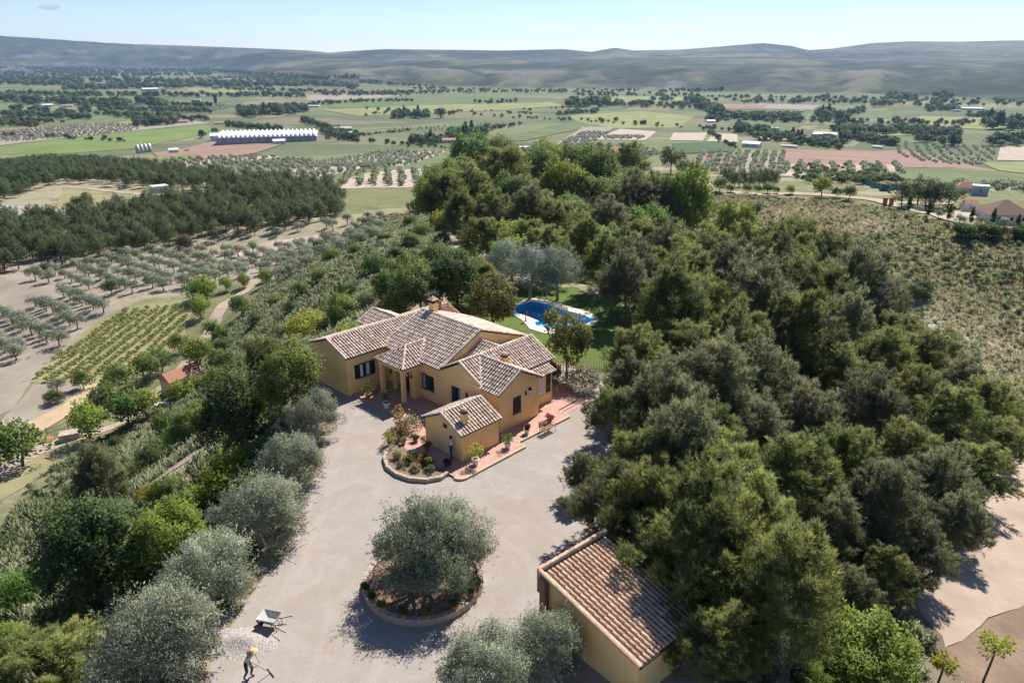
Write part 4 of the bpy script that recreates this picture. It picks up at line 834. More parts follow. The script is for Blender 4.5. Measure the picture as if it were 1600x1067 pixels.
def scatter_px(x0, x1, y0, y1, n, keep=None, rmin=0):
    """ground points under randomly picked directions, thinned so that their density on the ground is even"""
    out = []
    for _ in range(n):
        px = R.uniform(x0, x1); py = R.uniform(y0, y1); out.append((px, py))
    return out
# ------------------------------------------------------------ round walled bed under the great olive
KS = []
def stone_mesh(sd, sx, sy, sz):
    r = np.random.RandomState(sd); m = MB()
    vs = [(x*sx/2*(1-.22*r.rand()), y*sy/2*(1-.22*r.rand()), z*sz/2*(1-.18*r.rand())) for x in (-1, 1) for y in (-1, 1) for z in (-1, 1)]
    m.add(vs, [(0,1,3,2),(4,6,7,5),(0,4,5,1),(2,3,7,6),(0,2,6,4),(1,5,7,3)])
    me = m.mesh('stone', M['stone']); return me
STM = [stone_mesh(k, 1, 1, 1) for k in range(5)]
def stone_ring(name, label, cat, pts, w, h, closed=True, rows=2, ln=.36):
    """rubble wall along world points: a mortar core and single stones"""
    r = empty(name, (pts[0][0], pts[0][1], 0)); tag(r, label, cat); o0 = Vector(pts[0]); n = len(pts); m = MB(); segs = n if closed else n-1
    for k in range(segs):
        p, q = Vector(pts[k]), Vector(pts[(k+1) % n]); d = (q-p).normalized(); nr = Vector((-d.y, d.x)); a, b = p-o0, q-o0
        e = w*.42; m.add([(*(a+nr*e), -.1), (*(b+nr*e), -.1), (*(b-nr*e), -.1), (*(a-nr*e), -.1), (*(a+nr*e), h-.03), (*(b+nr*e), h-.03), (*(b-nr*e), h-.03), (*(a-nr*e), h-.03)], [(0,1,5,4),(2,3,7,6),(4,5,6,7)])
    m.build('mortar', M['earth'] if False else M['trim'], r)
    L = [0]; 
    for k in range(segs): L.append(L[-1]+(Vector(pts[(k+1) % n])-Vector(pts[k])).length)
    for row in range(rows):
        s = R.uniform(0, ln) if row else 0
        while s < L[-1]-ln*.3:
            l = ln*R.uniform(.75, 1.3); c = min(s+l/2, L[-1]-.01); k = int(np.searchsorted(L, c)-1); p, q = Vector(pts[k]), Vector(pts[(k+1) % n]); t = (c-L[k])/(L[k+1]-L[k]); pos = p.lerp(q, t)-o0; d = (q-p)
            o = addobj('stone', STM[R.randint(5)], r, (pos.x, pos.y, h*(row+.5)/rows)); o.rotation_euler = (R.uniform(-.05,.05), R.uniform(-.05,.05), math.atan2(d.y, d.x)); o.scale = (l*1.02, w*R.uniform(.98, 1.12), h/rows*R.uniform(1.0, 1.08)); s += l
    return r
CX, CY_, CR = -4.5, 30.1, 2.9
ring = [(CX+CR*math.sin(2*PI*k/40), CY_-CR*math.cos(2*PI*k/40)) for k in range(40)]
stone_ring('round_stone_wall', 'circular low rubble-stone wall round the great olive', 'wall', ring, .28, .42, True, 2)
bed = MB().prism([(CX+2.78*math.cos(2*PI*k/28), CY_+2.78*math.sin(2*PI*k/28)) for k in range(28)], -.02, .30); tag(bed.build('planting_bed', M['earth']), kind='structure')
def pot(x, y, z, r, h, mat, plant, label, cat='flower pot', group=None, ph=.5, pw=.5, flowers=None, fs=1.0):
    e = empty('flower_pot', (x, y, z)); tag(e, label, cat, group)
    MB().lathe([(r*.68, 0), (r*.95, h*.82), (r*1.1, h*.84), (r*1.1, h), (r*.9, h), (r*.86, h*.86)], 14).build('pot', M[mat], e); MB().lathe([(r*.87, h*.87), (r*.5, h*.9)], 12).build('soil', M['earth'], e)
    if plant:
        rr = np.random.RandomState(int(abs(x*97+y*31)) % 9999); n = 14; c = np.c_[rr.normal(size=(n, 2))*pw*.28, h+ph*(.15+.85*rr.rand(n))]; V, col = leaves(rr, c, np.full(n, pw*.3), 34, .10*fs, .028*fs, 'leaf', .5, PAL[plant])
        addobj('foliage', soup('foliage', V, 4, M['leaf'], col), e)
        if flowers:
            pal = [flowers, tuple(min(1, f*1.3) for f in flowers)]; V, col = leaves(rr, c[:, :]+[0, 0, .04], np.full(n, pw*.34), 16, .09*fs, .04*fs, 'leaf', .6, pal, shell=.85); addobj('blossom', soup('blossom', V, 4, M['leaf'], col), e)
    return e
for k, th in enumerate((-68, -52, -37, -12, 11, 38, 62, 76)):
    a = math.radians(th); x, y = CX+CR*math.sin(a), CY_-CR*math.cos(a)
    pot(x, y, .42, .15, .26, 'terracotta', ('mid' if k != 5 else None) or 'dark', ['terracotta pot at the far left end of the round wall','second terracotta pot from the left on the round wall','third terracotta pot from the left on the round wall','terracotta pot left of centre on the front of the round wall','terracotta pot right of centre on the front of the round wall','terracotta pot on the sunlit right part of the round wall','terracotta pot near the right end of the round wall','rightmost terracotta pot on the round wall'][k], group='terracotta pots on the round wall', ph=.2, pw=.28)
# ------------------------------------------------------------ flower bed by the terrace corner
bp_ = [HW(*p)[:2] for p in [(-1.62,-.45),(-2.3,-.55),(-3.1,-.15),(-3.75,.7),(-4.0,1.8),(-3.9,2.9),(-3.4,3.9),(-2.7,4.6),(-1.9,4.9)]]
tag(MB().prism(bp_+[tuple(HW(-1.62,4.6)[:2])], -.02, .20).build('flower_bed', M['earth']), kind='structure')
stone_ring('bed_edging', 'curved rubble edging of the flower bed at the terrace corner', 'edging', bp_, .22, .3, False, 1, .34)
def small_plant(a, b, W_, H_, pal, label, cat='plant', fl=None, z=.18, n=16):
    p = HW(a, b); e = empty('garden_plant', (p.x, p.y, z)); tag(e, label, cat); rr = np.random.RandomState(int(a*913+b*377) % 9999); c = np.c_[rr.normal(size=(n, 2))*W_*.25, H_*(.12+.75*rr.rand(n))]
    V, col = leaves(rr, c, np.full(n, W_*.2), 40, .12, .035, 'leaf', .5, PAL[pal]); addobj('foliage', soup('foliage', V, 4, M['leaf'], col), e)
    m = MB()
    for q in c[:6]: m.tube([(0, 0, -.05), tuple(q)], [.015, .006], 4, caps=False)
    m.build('stem', M['bark'], e)
    if fl: V, col = leaves(rr, c, np.full(n, W_*.24), 10, .11, .05, 'leaf', .7, [fl, tuple(min(1, f*1.2) for f in fl)], shell=.9); addobj('blossom', soup('blossom', V, 4, M['leaf'], col), e)
for a in [(-2.9,3.2,.8,.5,'straw','dry pale plant in the left part of the flower bed'),(-3.2,2.2,.7,.35,'straw','dry plant at the rounded end of the flower bed'),(-2.9,1.2,.8,.4,'straw','dry plant near the front edge of the flower bed'),(-2.3,.5,.7,.35,'grey','greyish plant by the terrace side of the flower bed'),(-2.5,2.3,.6,.6,'gold','yellowish plant in the middle of the flower bed')]: small_plant(*a[:5], a[5])
small_plant(-2.0,1.6,.7,.6,'green','red-flowering plant in the flower bed','flower', (.55,.03,.03)); small_plant(-2.0,2.6,.5,.6,'green','blue-flowering plant at the terrace side of the flower bed','flower',(.06,.05,.5)); small_plant(-1.9,.9,.55,.65,'green','yellow-flowering plant at the corner of the flower bed','flower',(.7,.5,.08))
small_plant(.05,5.6,1.5,1.5,'green','tall rose bush with pale blooms left of the outhouse','rose bush',(.75,.55,.45),.15,30); small_plant(.35,6.9,.8,1.4,'mid','tall rose with an orange bloom beside the rose bush','rose bush',(.85,.4,.08),.15,14)
M['blue'] = simple('blue_glaze', (.03, .2, .3), .3, .1)
for a, b, r_, h_, mt, pl, lb, ph, pw, fl in [
   (1.35,12.45,.26,.32,'terracotta','mid','feathery plant in a terracotta bowl at the left end of the terrace',.9,.95,None),(1.30,9.95,.26,.45,'white','dark','white pot with an upright dark shrub in front of the porch',1.1,.5,None),
   (.35,-.92,.24,.42,'white','vine','white pot with a yellow-green citrus at the terrace corner by the outhouse',.95,.8,(.6,.5,.05)),(3.35,-.92,.24,.40,'white','green','white pot with a clipped green ball below the outhouse corner',.5,.62,None),
   (5.75,-.45,.2,.36,'white','mid','white pot with magenta flowers, the one nearer the outhouse',.25,.36,(.42,.02,.16)),(8.0,-.6,.2,.36,'white','mid','white pot with magenta flowers behind the bench',.25,.36,(.42,.02,.16)),
   (-.7,2.75,.2,.3,'terracotta','gold','terracotta pot with a yellowish shrub against the outhouse gable',.8,.6,None),(-1.15,.1,.22,.22,'terracotta','dark','dark pot with purple flowers at the foot of the standing person',.15,.4,(.25,.03,.12)),
   (-.9,5.3,.2,.3,'terracotta','gold','terracotta pot of reddish foliage beside the rose bush',.4,.5,(.4,.1,.08)),(-1.25,4.6,.16,.26,'terracotta','grey','small terracotta pot with a grey succulent on the terrace edge',.2,.3,None),(-1.9,5.3,.22,.3,'terracotta','gold','pot with a large yellow and cream flowering plant by the flower bed',.5,.8,(.6,.48,.12)),(-.45,4.3,.18,.22,'terracotta','mid','shallow terracotta pot left of the outhouse wall',.2,.3,None),
   (-.2,6.3,.18,.28,'terracotta','mid','terracotta pot of red leaves at the edge by the gravel',.3,.4,(.35,.06,.05)),(4.0,11.6,.2,.35,'blue','dark','glazed blue pot inside the porch',.1,.2,None),(2.2,12.6,.17,.2,'terracotta',None,'empty dark pot beside the left porch column',.1,.2,None)]:
    p = HW(a, b); pot(p.x, p.y, .16, r_, h_, mt, pl, lb, ph=ph, pw=pw, flowers=fl)
# ------------------------------------------------------------ people
def person(name, label, loc, rz, J, rad, bones, mats, head, hat=None, hair=None):
    names = list(J); vi = {n: i for i, n in enumerate(names)}
    me = bpy.data.meshes.new('body'); me.from_pydata([J[n] for n in names], [(vi[a], vi[b]) for a, b in bones], [])
    o = bpy.data.objects.new('body_tmp', me); COL.objects.link(o); md = o.modifiers.new('s', 'SKIN'); md.use_smooth_shade = True
    for n in names:
        s = me.skin_vertices[0].data[vi[n]]; q = rad[n]; s.radius = (q, q) if not hasattr(q, '__len__') else q
        s.use_root = n == 'pelvis'
    sb = o.modifiers.new('u', 'SUBSURF'); sb.levels = 2; sb.render_levels = 2
    dg = bpy.context.evaluated_depsgraph_get(); dg.update(); bm = bpy.data.meshes.new_from_object(o.evaluated_get(dg)); bpy.data.objects.remove(o)
    bm.materials.clear(); mk = list(mats)
    for k in mk: bm.materials.append(M[k])
    segs = [(np.array(J[a]), np.array(J[b]), mt) for a, b, mt in head['paint']]
    for p in bm.polygons:
        c = np.array(p.center); best = min(segs, key=lambda s: np.linalg.norm(c-(s[0]+(s[1]-s[0])*np.clip(np.dot(c-s[0], s[1]-s[0])/(np.dot(s[1]-s[0], s[1]-s[0])+1e-9), 0, 1)))); p.material_index = mk.index(best[2]); p.use_smooth = True
    e = empty(name, loc, rz); tag(e, label, 'person'); body = addobj('body', bm, e)
    hc = Vector(J['head'])
    fm = MB(); fwd = Vector(head['fwd']).normalized(); side = fwd.cross(Vector((0,0,1))).normalized()
    fm.add([hc+fwd*.09+Vector((0,0,.02)), hc+fwd*.13-Vector((0,0,.03)), hc+fwd*.09+side*.02-Vector((0,0,.03)), hc+fwd*.09-side*.02-Vector((0,0,.03))], [(0,2,1),(0,1,3),(1,2,3)]); fm.build('nose', M['skin'], e)
    for s in (-1, 1):
        MB().lathe([(.004,-.006),(.011,0),(.004,.006)], 6, tuple(hc+fwd*.1+side*.035*s+Vector((0,0,.02)))).build('eye', M['iron'], e)
        MB().box(-.012,.012,-.02,.02,-.03,.03).build('ear', M['skin'], e).location = hc+side*.095*s
    MB(Matrix.Translation(hc+fwd*.105-Vector((0,0,.055)))).box(-.02,.02,-.006,.006,-.006,.006).build('mouth', M['wood'], e)
    if hair: MB().lathe([(.05,-.09),(.108,-.03),(.118,.04),(.09,.10),(.03,.13)], 12, tuple(hc-fwd*.018+Vector((0,0,.01)))).build('hair', M[hair], e, True)
    if hat: MB().lathe([(.24,.045),(.245,.055),(.12,.07),(.115,.14),(.08,.17),(.02,.175)], 18, tuple(hc)).build('straw_hat', M[hat], e, True)
    return e
M['skin'] = simple('skin', (.50, .29, .19), .6, .08); M['shirt'] = simple('white_shirt', (.66, .67, .70), .8, .06); M['jeans'] = simple('blue_jeans', (.03, .05, .11), .85, .2); M['grey_shirt'] = simple('grey_shirt', (.50, .49, .43), .85, .08); M['trousers'] = simple('black_trousers', (.025, .025, .028), .85, .2); M['straw'] = simple('straw_hat', (.50, .36, .18), .85, .12); M['hair'] = simple('dark_hair', (.02, .014, .01), .6, .2); M['shoe'] = simple('shoe', (.05, .04, .04), .6, .2)
def hands(J, rad, bones, paint, side, wrist, d, up):
    """palm and five bent fingers from the wrist"""
    w = Vector(J[wrist]); d = Vector(d).normalized(); n = Vector(up).normalized(); s = d.cross(n).normalized(); pl = side+'palm'; J[pl] = tuple(w+d*.06); rad[pl] = (.036, .018); bones.append((wrist, pl)); paint.append((wrist, pl, 'skin'))
    for k, l in enumerate((.062, .075, .08, .072)):
        a, b = side+'f%da' % k, side+'f%db' % k; q = w+d*.09+s*(k-1.5)*.018; J[a] = tuple(q); J[b] = tuple(q+d*l*.7-n*l*.5); rad[a] = .009; rad[b] = .008; bones += [(pl, a), (a, b)]; paint.append((pl, b, 'skin'))
    a, b = side+'ta', side+'tb'; q = w+d*.03+s*-.035; J[a] = tuple(q); J[b] = tuple(q+d*.045-n*.025); rad[a] = .011; rad[b] = .009; bones += [(pl, a), (a, b)]; paint.append((pl, b, 'skin'))
# standing figure, leaning on the gable wall; faces -y in its own frame
J = dict(pelvis=(0,0,.93), waist=(0,-.01,1.08), chest=(0,-.02,1.28), neck=(0,-.01,1.47), head=(0,-.035,1.60), top=(0,-.03,1.68), lsh=(.17,0,1.40), lel=(.25,-.14,1.17), lwr=(.12,-.27,1.38), rsh=(-.17,0,1.40), rel=(-.25,.03,1.13), rwr=(-.22,-.06,.90), lhip=(.09,0,.88), lkn=(.12,-.08,.49), lan=(.10,.02,.09), lto=(.11,-.14,.03), rhip=(-.09,0,.88), rkn=(-.10,-.02,.49), ran=(-.10,.04,.09), rto=(-.11,-.12,.03))
rad = dict(pelvis=(.15,.11), waist=(.13,.10), chest=(.16,.11), neck=.052, head=(.085,.10), top=.06, lsh=.065, lel=.043, lwr=.027, rsh=.065, rel=.043, rwr=.027, lhip=.095, lkn=.062, lan=.042, lto=.036, rhip=.095, rkn=.062, ran=.042, rto=.036)
bones = [('pelvis','waist'),('waist','chest'),('chest','neck'),('neck','head'),('head','top'),('chest','lsh'),('lsh','lel'),('lel','lwr'),('chest','rsh'),('rsh','rel'),('rel','rwr'),('pelvis','lhip'),('lhip','lkn'),('lkn','lan'),('lan','lto'),('pelvis','rhip'),('rhip','rkn'),('rkn','ran'),('ran','rto')]
def paints(top, leg): return [('waist','chest',top),('chest','lsh',top),('chest','rsh',top),('lsh','lel',top),('rsh','rel',top),('lel','lwr','skin'),('rel','rwr','skin'),('neck','head','skin'),('head','top','skin'),('pelvis','waist',leg),('lhip','lkn',leg),('rhip','rkn',leg),('lkn','lan',leg),('rkn','ran',leg),('lan','lto','shoe'),('ran','rto','shoe')]
pa = paints('shirt', 'jeans'); hands(J, rad, bones, pa, 'l', 'lwr', (-.5,-.1,.9), (0,-1,0)); hands(J, rad, bones, pa, 'r', 'rwr', (0,-.3,-1), (-1,0,0))
p = HW(-.28, .72); person('person', 'person in white shirt and blue jeans leaning against the outhouse gable', (p.x, p.y, .155), TA*-1+math.radians(-90)+math.radians(90-2*0)-.35, J, rad, bones, ['skin','shirt','jeans','shoe'], dict(paint=pa, fwd=(.15,-1,-.1)), None, 'hair')
# raking figure: leans forward over the rake, faces +x in the picture (own frame: faces +x)
J = dict(pelvis=(-.05,0,.90), waist=(.0,0,1.03), chest=(.14,0,1.20), neck=(.24,0,1.36), head=(.31,0,1.47), top=(.33,0,1.55), lsh=(.14,.18,1.30), lel=(.28,.26,1.08), lwr=(.44,.12,.98), rsh=(.14,-.18,1.30), rel=(.20,-.27,1.06), rwr=(.34,-.14,.84), lhip=(-.04,.09,.86), lkn=(.10,.12,.48), lan=(-.02,.13,.09), lto=(.14,.15,.03), rhip=(-.06,-.09,.86), rkn=(-.02,-.12,.47), ran=(-.22,-.12,.09), rto=(-.05,-.15,.03))
bones = [('pelvis','waist'),('waist','chest'),('chest','neck'),('neck','head'),('head','top'),('chest','lsh'),('lsh','lel'),('lel','lwr'),('chest','rsh'),('rsh','rel'),('rel','rwr'),('pelvis','lhip'),('lhip','lkn'),('lkn','lan'),('lan','lto'),('pelvis','rhip'),('rhip','rkn'),('rkn','ran'),('ran','rto')]
rad = {k: v for k, v in rad.items() if k in J}; pa = paints('grey_shirt', 'trousers'); hands(J, rad, bones, pa, 'l', 'lwr', (.5,-.4,-.5), (0,.4,1)); hands(J, rad, bones, pa, 'r', 'rwr', (.5,.4,-.5), (0,-.4,1))
mx, my = P0(391, 1060)[:2]; prz = math.radians(-8)
person('person', 'man in a straw hat and grey shirt raking gravel on the drive', (mx, my, .025), prz, J, rad, bones, ['skin','grey_shirt','trousers','shoe'], dict(paint=pa, fwd=(1,0,-.5)), 'straw', 'hair')
T_ = Matrix.Translation((mx, my, .025)) @ Matrix.Rotation(prz, 4, 'Z'); hx, hy, _ = P0(423, 1052); hd = Vector((hx, hy, .06)); g = T_ @ Vector((.38,-.06,.90)); bk = g+(g-hd)*.22
rk = empty('rake', hd); tag(rk, 'long-handled rake held by the man in the straw hat', 'rake'); MB().tube([Vector((0,0,0)), bk-hd], .018, 6).build('handle', M['greybark'], rk)
dr = (g-hd); dr.z = 0; pr = Vector((-dr.y, dr.x, 0)).normalized(); hm = MB(); hm.tube([pr*-.32, pr*.32], .022, 5)
for k in range(9): hm.tube([pr*(-.3+.075*k), pr*(-.3+.075*k)-Vector((0,0,.07))], .008, 4)
hm.build('rake_head', M['iron'], rk)
# ------------------------------------------------------------ gravel heap, wheelbarrow, bench
hp = P0(382, 1004); n = 3600; rr = np.random.RandomState(9); a = rr.uniform(0, 2*PI, 1400); q = rr.rand(1400)**.5
hx_, hy_ = np.meshgrid(np.linspace(-2.1, 2.1, 64), np.linspace(-2.1, 2.1, 64), indexing='ij'); rad_ = np.hypot(hx_*.72, hy_*1.15); hz_ = .34*np.exp(-(rad_/.62)**2)+.06*np.exp(-(rad_/1.15)**4)+fbm(hx_*2.2, hy_*2.2, 4, 77)*.035*np.exp(-(rad_/1.2)**2)-.03
i, j = np.meshgrid(np.arange(63), np.arange(63), indexing='ij'); a_ = (i*64+j).ravel()
m, N, L, b = newmat('grey_chippings', .95, .1); v = objco(N); vo = N.new('ShaderNodeTexVoronoi'); vo.inputs['Scale'].default_value = 24; L.new(v, vo.inputs[0]); sc_ = N.new('ShaderNodeSeparateColor'); L.new(vo.outputs['Color'], sc_.inputs[0])
L.new(ramp(N, L, sc_.outputs[0], [(0, (.22,.19,.17)), (.5, (.36,.32,.29)), (1, (.52,.47,.43))]), b.inputs['Base Color']); bump(N, L, b, vo.outputs['Distance'], .8, .03); M['chip'] = m
hp_o = addobj('gravel_heap', idx_mesh('gravel_heap', np.c_[hx_.ravel(), hy_.ravel(), hz_.ravel()], np.stack([a_, a_+64, a_+65, a_+1], -1), M['chip'], None, True), None, (hp[0], hp[1], .02)); tag(hp_o, 'low heap of grey gravel spread on the drive beside the man raking', 'gravel heap')
M['galv'] = simple('galvanised_tray', (.42, .42, .41), .45, .2, 4, .1, .4, .3)
bx, by, _ = P0(424, 979); wb = empty('wheelbarrow', (bx, by, .02), math.radians(-14)); tag(wb, 'grey metal wheelbarrow standing empty beside the gravel heap', 'wheelbarrow')
# own frame: handles towards +x, wheel at -x
def frustum(m, z0, z1, c0, c1, w0, w1, t=.012):
    lo = [(c0[0], -w0), (c0[1], -w0), (c0[1], w0), (c0[0], w0)]; hi = [(c1[0], -w1), (c1[1], -w1), (c1[1], w1), (c1[0], w1)]
    m.add([(*p, z0) for p in lo]+[(*p, z1) for p in hi], [(0,3,2,1),(0,1,5,4),(1,2,6,5),(2,3,7,6),(3,0,4,7)])
    lo2 = [(x*.96, y*.94) for x, y in lo]; hi2 = [(x*.97, y*.96) for x, y in hi]; m.add([(*p, z0+t) for p in lo2]+[(*p, z1) for p in hi2], [(0,1,2,3),(0,4,5,1),(1,5,6,2),(2,6,7,3),(3,7,4,0)])
    m.add([(*p, z1) for p in hi]+[(*p, z1) for p in hi2], [(0,1,5,4),(1,2,6,5),(2,3,7,6),(3,0,4,7)])
m = MB(); frustum(m, .36, .64, (-.22,.28), (-.52,.42), .20, .36); m.build('tray', M['galv'], wb)
for s in (-1, 1): MB().tube([(-.55,s*.07,.22),(-.1,s*.2,.34),(.4,s*.24,.36),(.9,s*.27,.56),(1.02,s*.27,.58)], .02, 6).build('handle', M['iron'], wb); MB().tube([(.15,s*.22,.35),(.28,s*.25,.02),(.45,s*.25,.02),(.4,s*.24,.36)], .016, 5).build('leg', M['iron'], wb)
wl_ = MB(Matrix.Translation((-.55,0,.2)) @ Matrix.Rotation(PI/2, 4, 'X')).lathe([(.12,-.035),(.19,-.04),(.2,0),(.19,.04),(.12,.035)], 18).build('wheel', M['iron'], wb); MB(Matrix.Translation((-.55,0,.2)) @ Matrix.Rotation(PI/2, 4, 'X')).lathe([(.02,-.06),(.115,-.03),(.115,.03),(.02,.06)], 12).build('rim', M['steel'], wl_)
p = HW(7.05, -1.28); bn = empty('bench', (p.x, p.y, .02), PI/2-TA); tag(bn, 'brown slatted garden bench standing on the gravel below the terrace edge', 'bench')   # own x along the villa a axis, back towards +y
M['benchwood'] = simple('bench_wood', (.26, .13, .075), .7, .25, 6, .2)
for k in range(5): MB().box(-.65,.65,-.22+k*.09,-.15+k*.09,.43,.46).build('seat_slat', M['benchwood'], bn)
for k in range(4): MB().box(-.65,.65,.24+k*.02,.27+k*.02,.53+k*.1,.60+k*.1).build('back_slat', M['benchwood'], bn)
for s in (-.58, .58): MB().tube([(s,-.24,0),(s,-.2,.42),(s,.22,.42),(s,.33,.95)], .022, 6).tube([(s,.22,.42),(s,.3,0)], .022, 6).tube([(s,-.2,.42),(s,-.22,.64),(s,.26,.64)], .018, 6).build('bench_frame', M['iron'], bn)
# ------------------------------------------------------------ pool
water = WATER; cop = COPING
M['coping'] = simple('pale_coping', (.60, .55, .50), .85, .12, 2, .2)
pool = empty('swimming_pool', (*P0(850,490)[:2], 0)); tag(pool, 'blue kidney-ended swimming pool with pale paved surround on the lawn', 'swimming pool'); px_, py_ = pool.location.x, pool.location.y
cw = np.array(water).mean(0)
inner = [tuple(p) for p in water]; nb = len(cop)+len(inner)
vs, es, fs, *_ = delaunay_2d_cdt([Vector(p) for p in cop+inner], [], [list(range(len(cop))), list(range(len(cop), nb))], 0, 1e-5)
def in_(p, poly): return bool(inpoly(np.array([p[0]]), np.array([p[1]]), poly)[0])
m = MB(); keep = [f for f in fs if in_(sum((vs[i] for i in f), Vector((0,0)))/3, cop) and not in_(sum((vs[i] for i in f), Vector((0,0)))/3, inner)]
m.add([(v.x-px_, v.y-py_, .10) for v in vs], keep); k = len(cop); m.add([(p[0]-px_, p[1]-py_, z) for z in (-.2, .10) for p in cop], [(i, (i+1) % k, k+(i+1) % k, k+i) for i in range(k)]); m.build('coping', M['coping'], pool)
m = MB(); k = len(inner); m.add([(p[0]-px_, p[1]-py_, z) for z in (-.9, .10) for p in inner], [(i, (i+1) % k, k+(i+1) % k, k+i) for i in range(k)]+[tuple(range(k))]); 
tm, N, L, b = newmat('blue_mosaic', .4, .3); v = objco(N); br = N.new('ShaderNodeTexBrick'); br.offset = 0; br.inputs['Scale'].default_value = 6; L.new(v, br.inputs[0]); br.inputs['Color1'].default_value = (.07,.50,.84,1); br.inputs['Color2'].default_value = (.10,.58,.88,1); br.inputs['Mortar'].default_value = (.15,.55,.85,1)
L.new(br.outputs[0], b.inputs['Base Color']); M['mosaic'] = tm; m.build('basin', M['mosaic'], pool)
wm = bpy.data.materials.new('pool_water'); wm.use_nodes = True; N = wm.node_tree.nodes; L = wm.node_tree.links; N.clear(); ot = N.new('ShaderNodeOutputMaterial'); gl = N.new('ShaderNodeBsdfGlossy'); gl.inputs['Roughness'].default_value = .04; tp = N.new('ShaderNodeBsdfTransparent'); tp.inputs[0].default_value = (.80,.96,.99,1)
fr = N.new('ShaderNodeFresnel'); fr.inputs[0].default_value = 1.33; mxs = N.new('ShaderNodeMixShader'); L.new(fr.outputs[0], mxs.inputs[0]); L.new(tp.outputs[0], mxs.inputs[1]); L.new(gl.outputs[0], mxs.inputs[2]); L.new(mxs.outputs[0], ot.inputs[0])
nz = N.new('ShaderNodeTexNoise'); nz.inputs['Scale'].default_value = 5; bpn = N.new('ShaderNodeBump'); bpn.inputs['Strength'].default_value = .15; bpn.inputs['Distance'].default_value = .05; L.new(nz.outputs[0], bpn.inputs['Height']); L.new(bpn.outputs[0], gl.inputs['Normal']); L.new(bpn.outputs[0], fr.inputs['Normal'])
MB().add([(p[0]-px_, p[1]-py_, -.02) for p in inner], [tuple(range(k-1, -1, -1))]).build('water', wm, pool)
lx, ly, _ = P0(851, 469)
for s in (-.22, .22): MB().tube([(lx-px_+s, ly-py_+.5, .1),(lx-px_+s, ly-py_+.4, .8),(lx-px_+s, ly-py_-.1, .85),(lx-px_+s, ly-py_-.2, -.4)], .025, 6).build('ladder_rail', M['steel'], pool)
sx, sy, _ = P0(797.5, 471); sh_ = empty('pool_shower', (sx, sy, 0)); tag(sh_, 'white shower post beside the left end of the pool', 'shower'); MB().box(-.09,.09,-.09,.09,0,2.1).build('post', M['white'], sh_); MB().tube([(0,0,2.0),(-.3,-.1,2.05)], .03, 6).lathe([(.08,1.96),(.02,2.03)], 10, (-.3,-.1,0)).build('shower_head', M['steel'], sh_)
lx, ly, _ = P0(786, 489); pa_ = empty('folded_parasol', (lx, ly, .1)); tag(pa_, 'small white folded parasol and lounger fabric at the near left pool corner', 'parasol'); MB().tube([(0,0,0),(0,0,1.9)], .025, 6).build('pole', M['white'], pa_); MB().lathe([(.05,1.95),(.16,1.5),(.24,.8),(.1,.6)], 9).build('canopy', M['curtain'], pa_)
tx, ty, _ = P0(821.5, 503); tb = empty('pool_table', (tx, ty, .1)); tag(tb, 'small dark garden ornament on the pool surround', 'ornament'); MB().lathe([(.16,0),(.06,.1),(.05,.6),(.14,.7),(.1,1.0),(.02,1.1)], 10).build('figure', M['bark'], tb)
# picket fence and flowering shrubs right of the villa
f0, f1 = Vector(HW(14.6, 6.6)), Vector(HW(20.5, 1.2)); fe = empty('garden_fence', (f0.x, f0.y, 0)); tag(fe, 'low garden fence of upright pickets between terrace and lawn', 'fence'); d = (f1-f0); L_ = d.length; d /= L_
for k in range(int(L_/.22)):
    q = d*(k*.22); MB().box(q.x-.025, q.x+.025, q.y-.02, q.y+.02, 0, .95).build('picket', M['trim'] if k < 16 else M['steel'], fe)
for z in (.25, .75): MB().tube([(0,0,z), (d*L_).to_tuple()[:2]+(z,)], .02, 4).build('rail', M['trim'], fe)
def flowering(a, b, W_, H_, pal, fl, label, nf):
    p = HW(a, b); rr = np.random.RandomState(int(a*10)); c, rad_2 = blobs(rr, W_, H_, 0, 34, (.16, .24)); e = empty('flowering_shrub', (p.x, p.y, .02)); tag(e, label, 'shrub')
    V, col = leaves(rr, c, rad_2, 120, .13, .03, 'leaf', .4, PAL[pal]); addobj('foliage', soup('foliage', V, 4, M['leaf'], col), e); V, col = leaves(rr, c, rad_2*1.05, nf, .11, .05, 'leaf', .6, [fl, tuple(min(1, x*1.15) for x in fl)], shell=.9); addobj('blossom', soup('blossom', V, 4, M['leaf'], col), e)
flowering(13.9, 1.4, 3.0, 2.0, 'mid', (.62,.50,.48), 'large oleander covered in pale pink blossom at the end of the terrace', 40)
flowering(13.8, 4.6, 2.0, 1.5, 'brown', (.42,.13,.26), 'purple-pink flowering shrub behind the corner of the villa', 60)
# ------------------------------------------------------------ garage (roof tiles laid one by one)
g0 = Vector((1.30, 26.94, 0)); gu = math.radians(49.0); gv = math.radians(139.5)
U = Vector((math.sin(gu), math.cos(gu), 0)); Vv = Vector((math.sin(gv), math.cos(gv), 0)); GM = Matrix(((U.x, Vv.x, 0, g0.x), (U.y, Vv.y, 0, g0.y), (0, 0, 1, 0), (0, 0, 0, 1)))
ga_ = empty('garage'); ga_.matrix_world = GM; tag(ga_, 'ochre garage with a single-pitch barrel-tile roof at the bottom of the drive', 'garage')
GW, GL, ZH, ZL = 4.4, 5.9, 3.25, 2.15
m = MB(); prof = [(.15,-1.2),(GL-.25,-1.2),(GL-.25,ZL),(.15,ZH-.12)]
m.add([(.18,v_,z) for v_,z in prof]+[(GW,v_,z) for v_,z in prof], [(0,1,2,3),(7,6,5,4)]+[(i,4+i,4+(i+1)%4,(i+1)%4) for i in range(4)]); m.build('wall', M['wall'], ga_)
pier = MB().box(-.02,.30,.0,.36,-.3,2.2).box(-.10,.30,-.08,.36,2.2,2.95).build('pier', M['trim'], ga_)
kbm = MB().box(-.5,.5,-.5,.5,-.5,.5).mesh('brick', M['brick'])
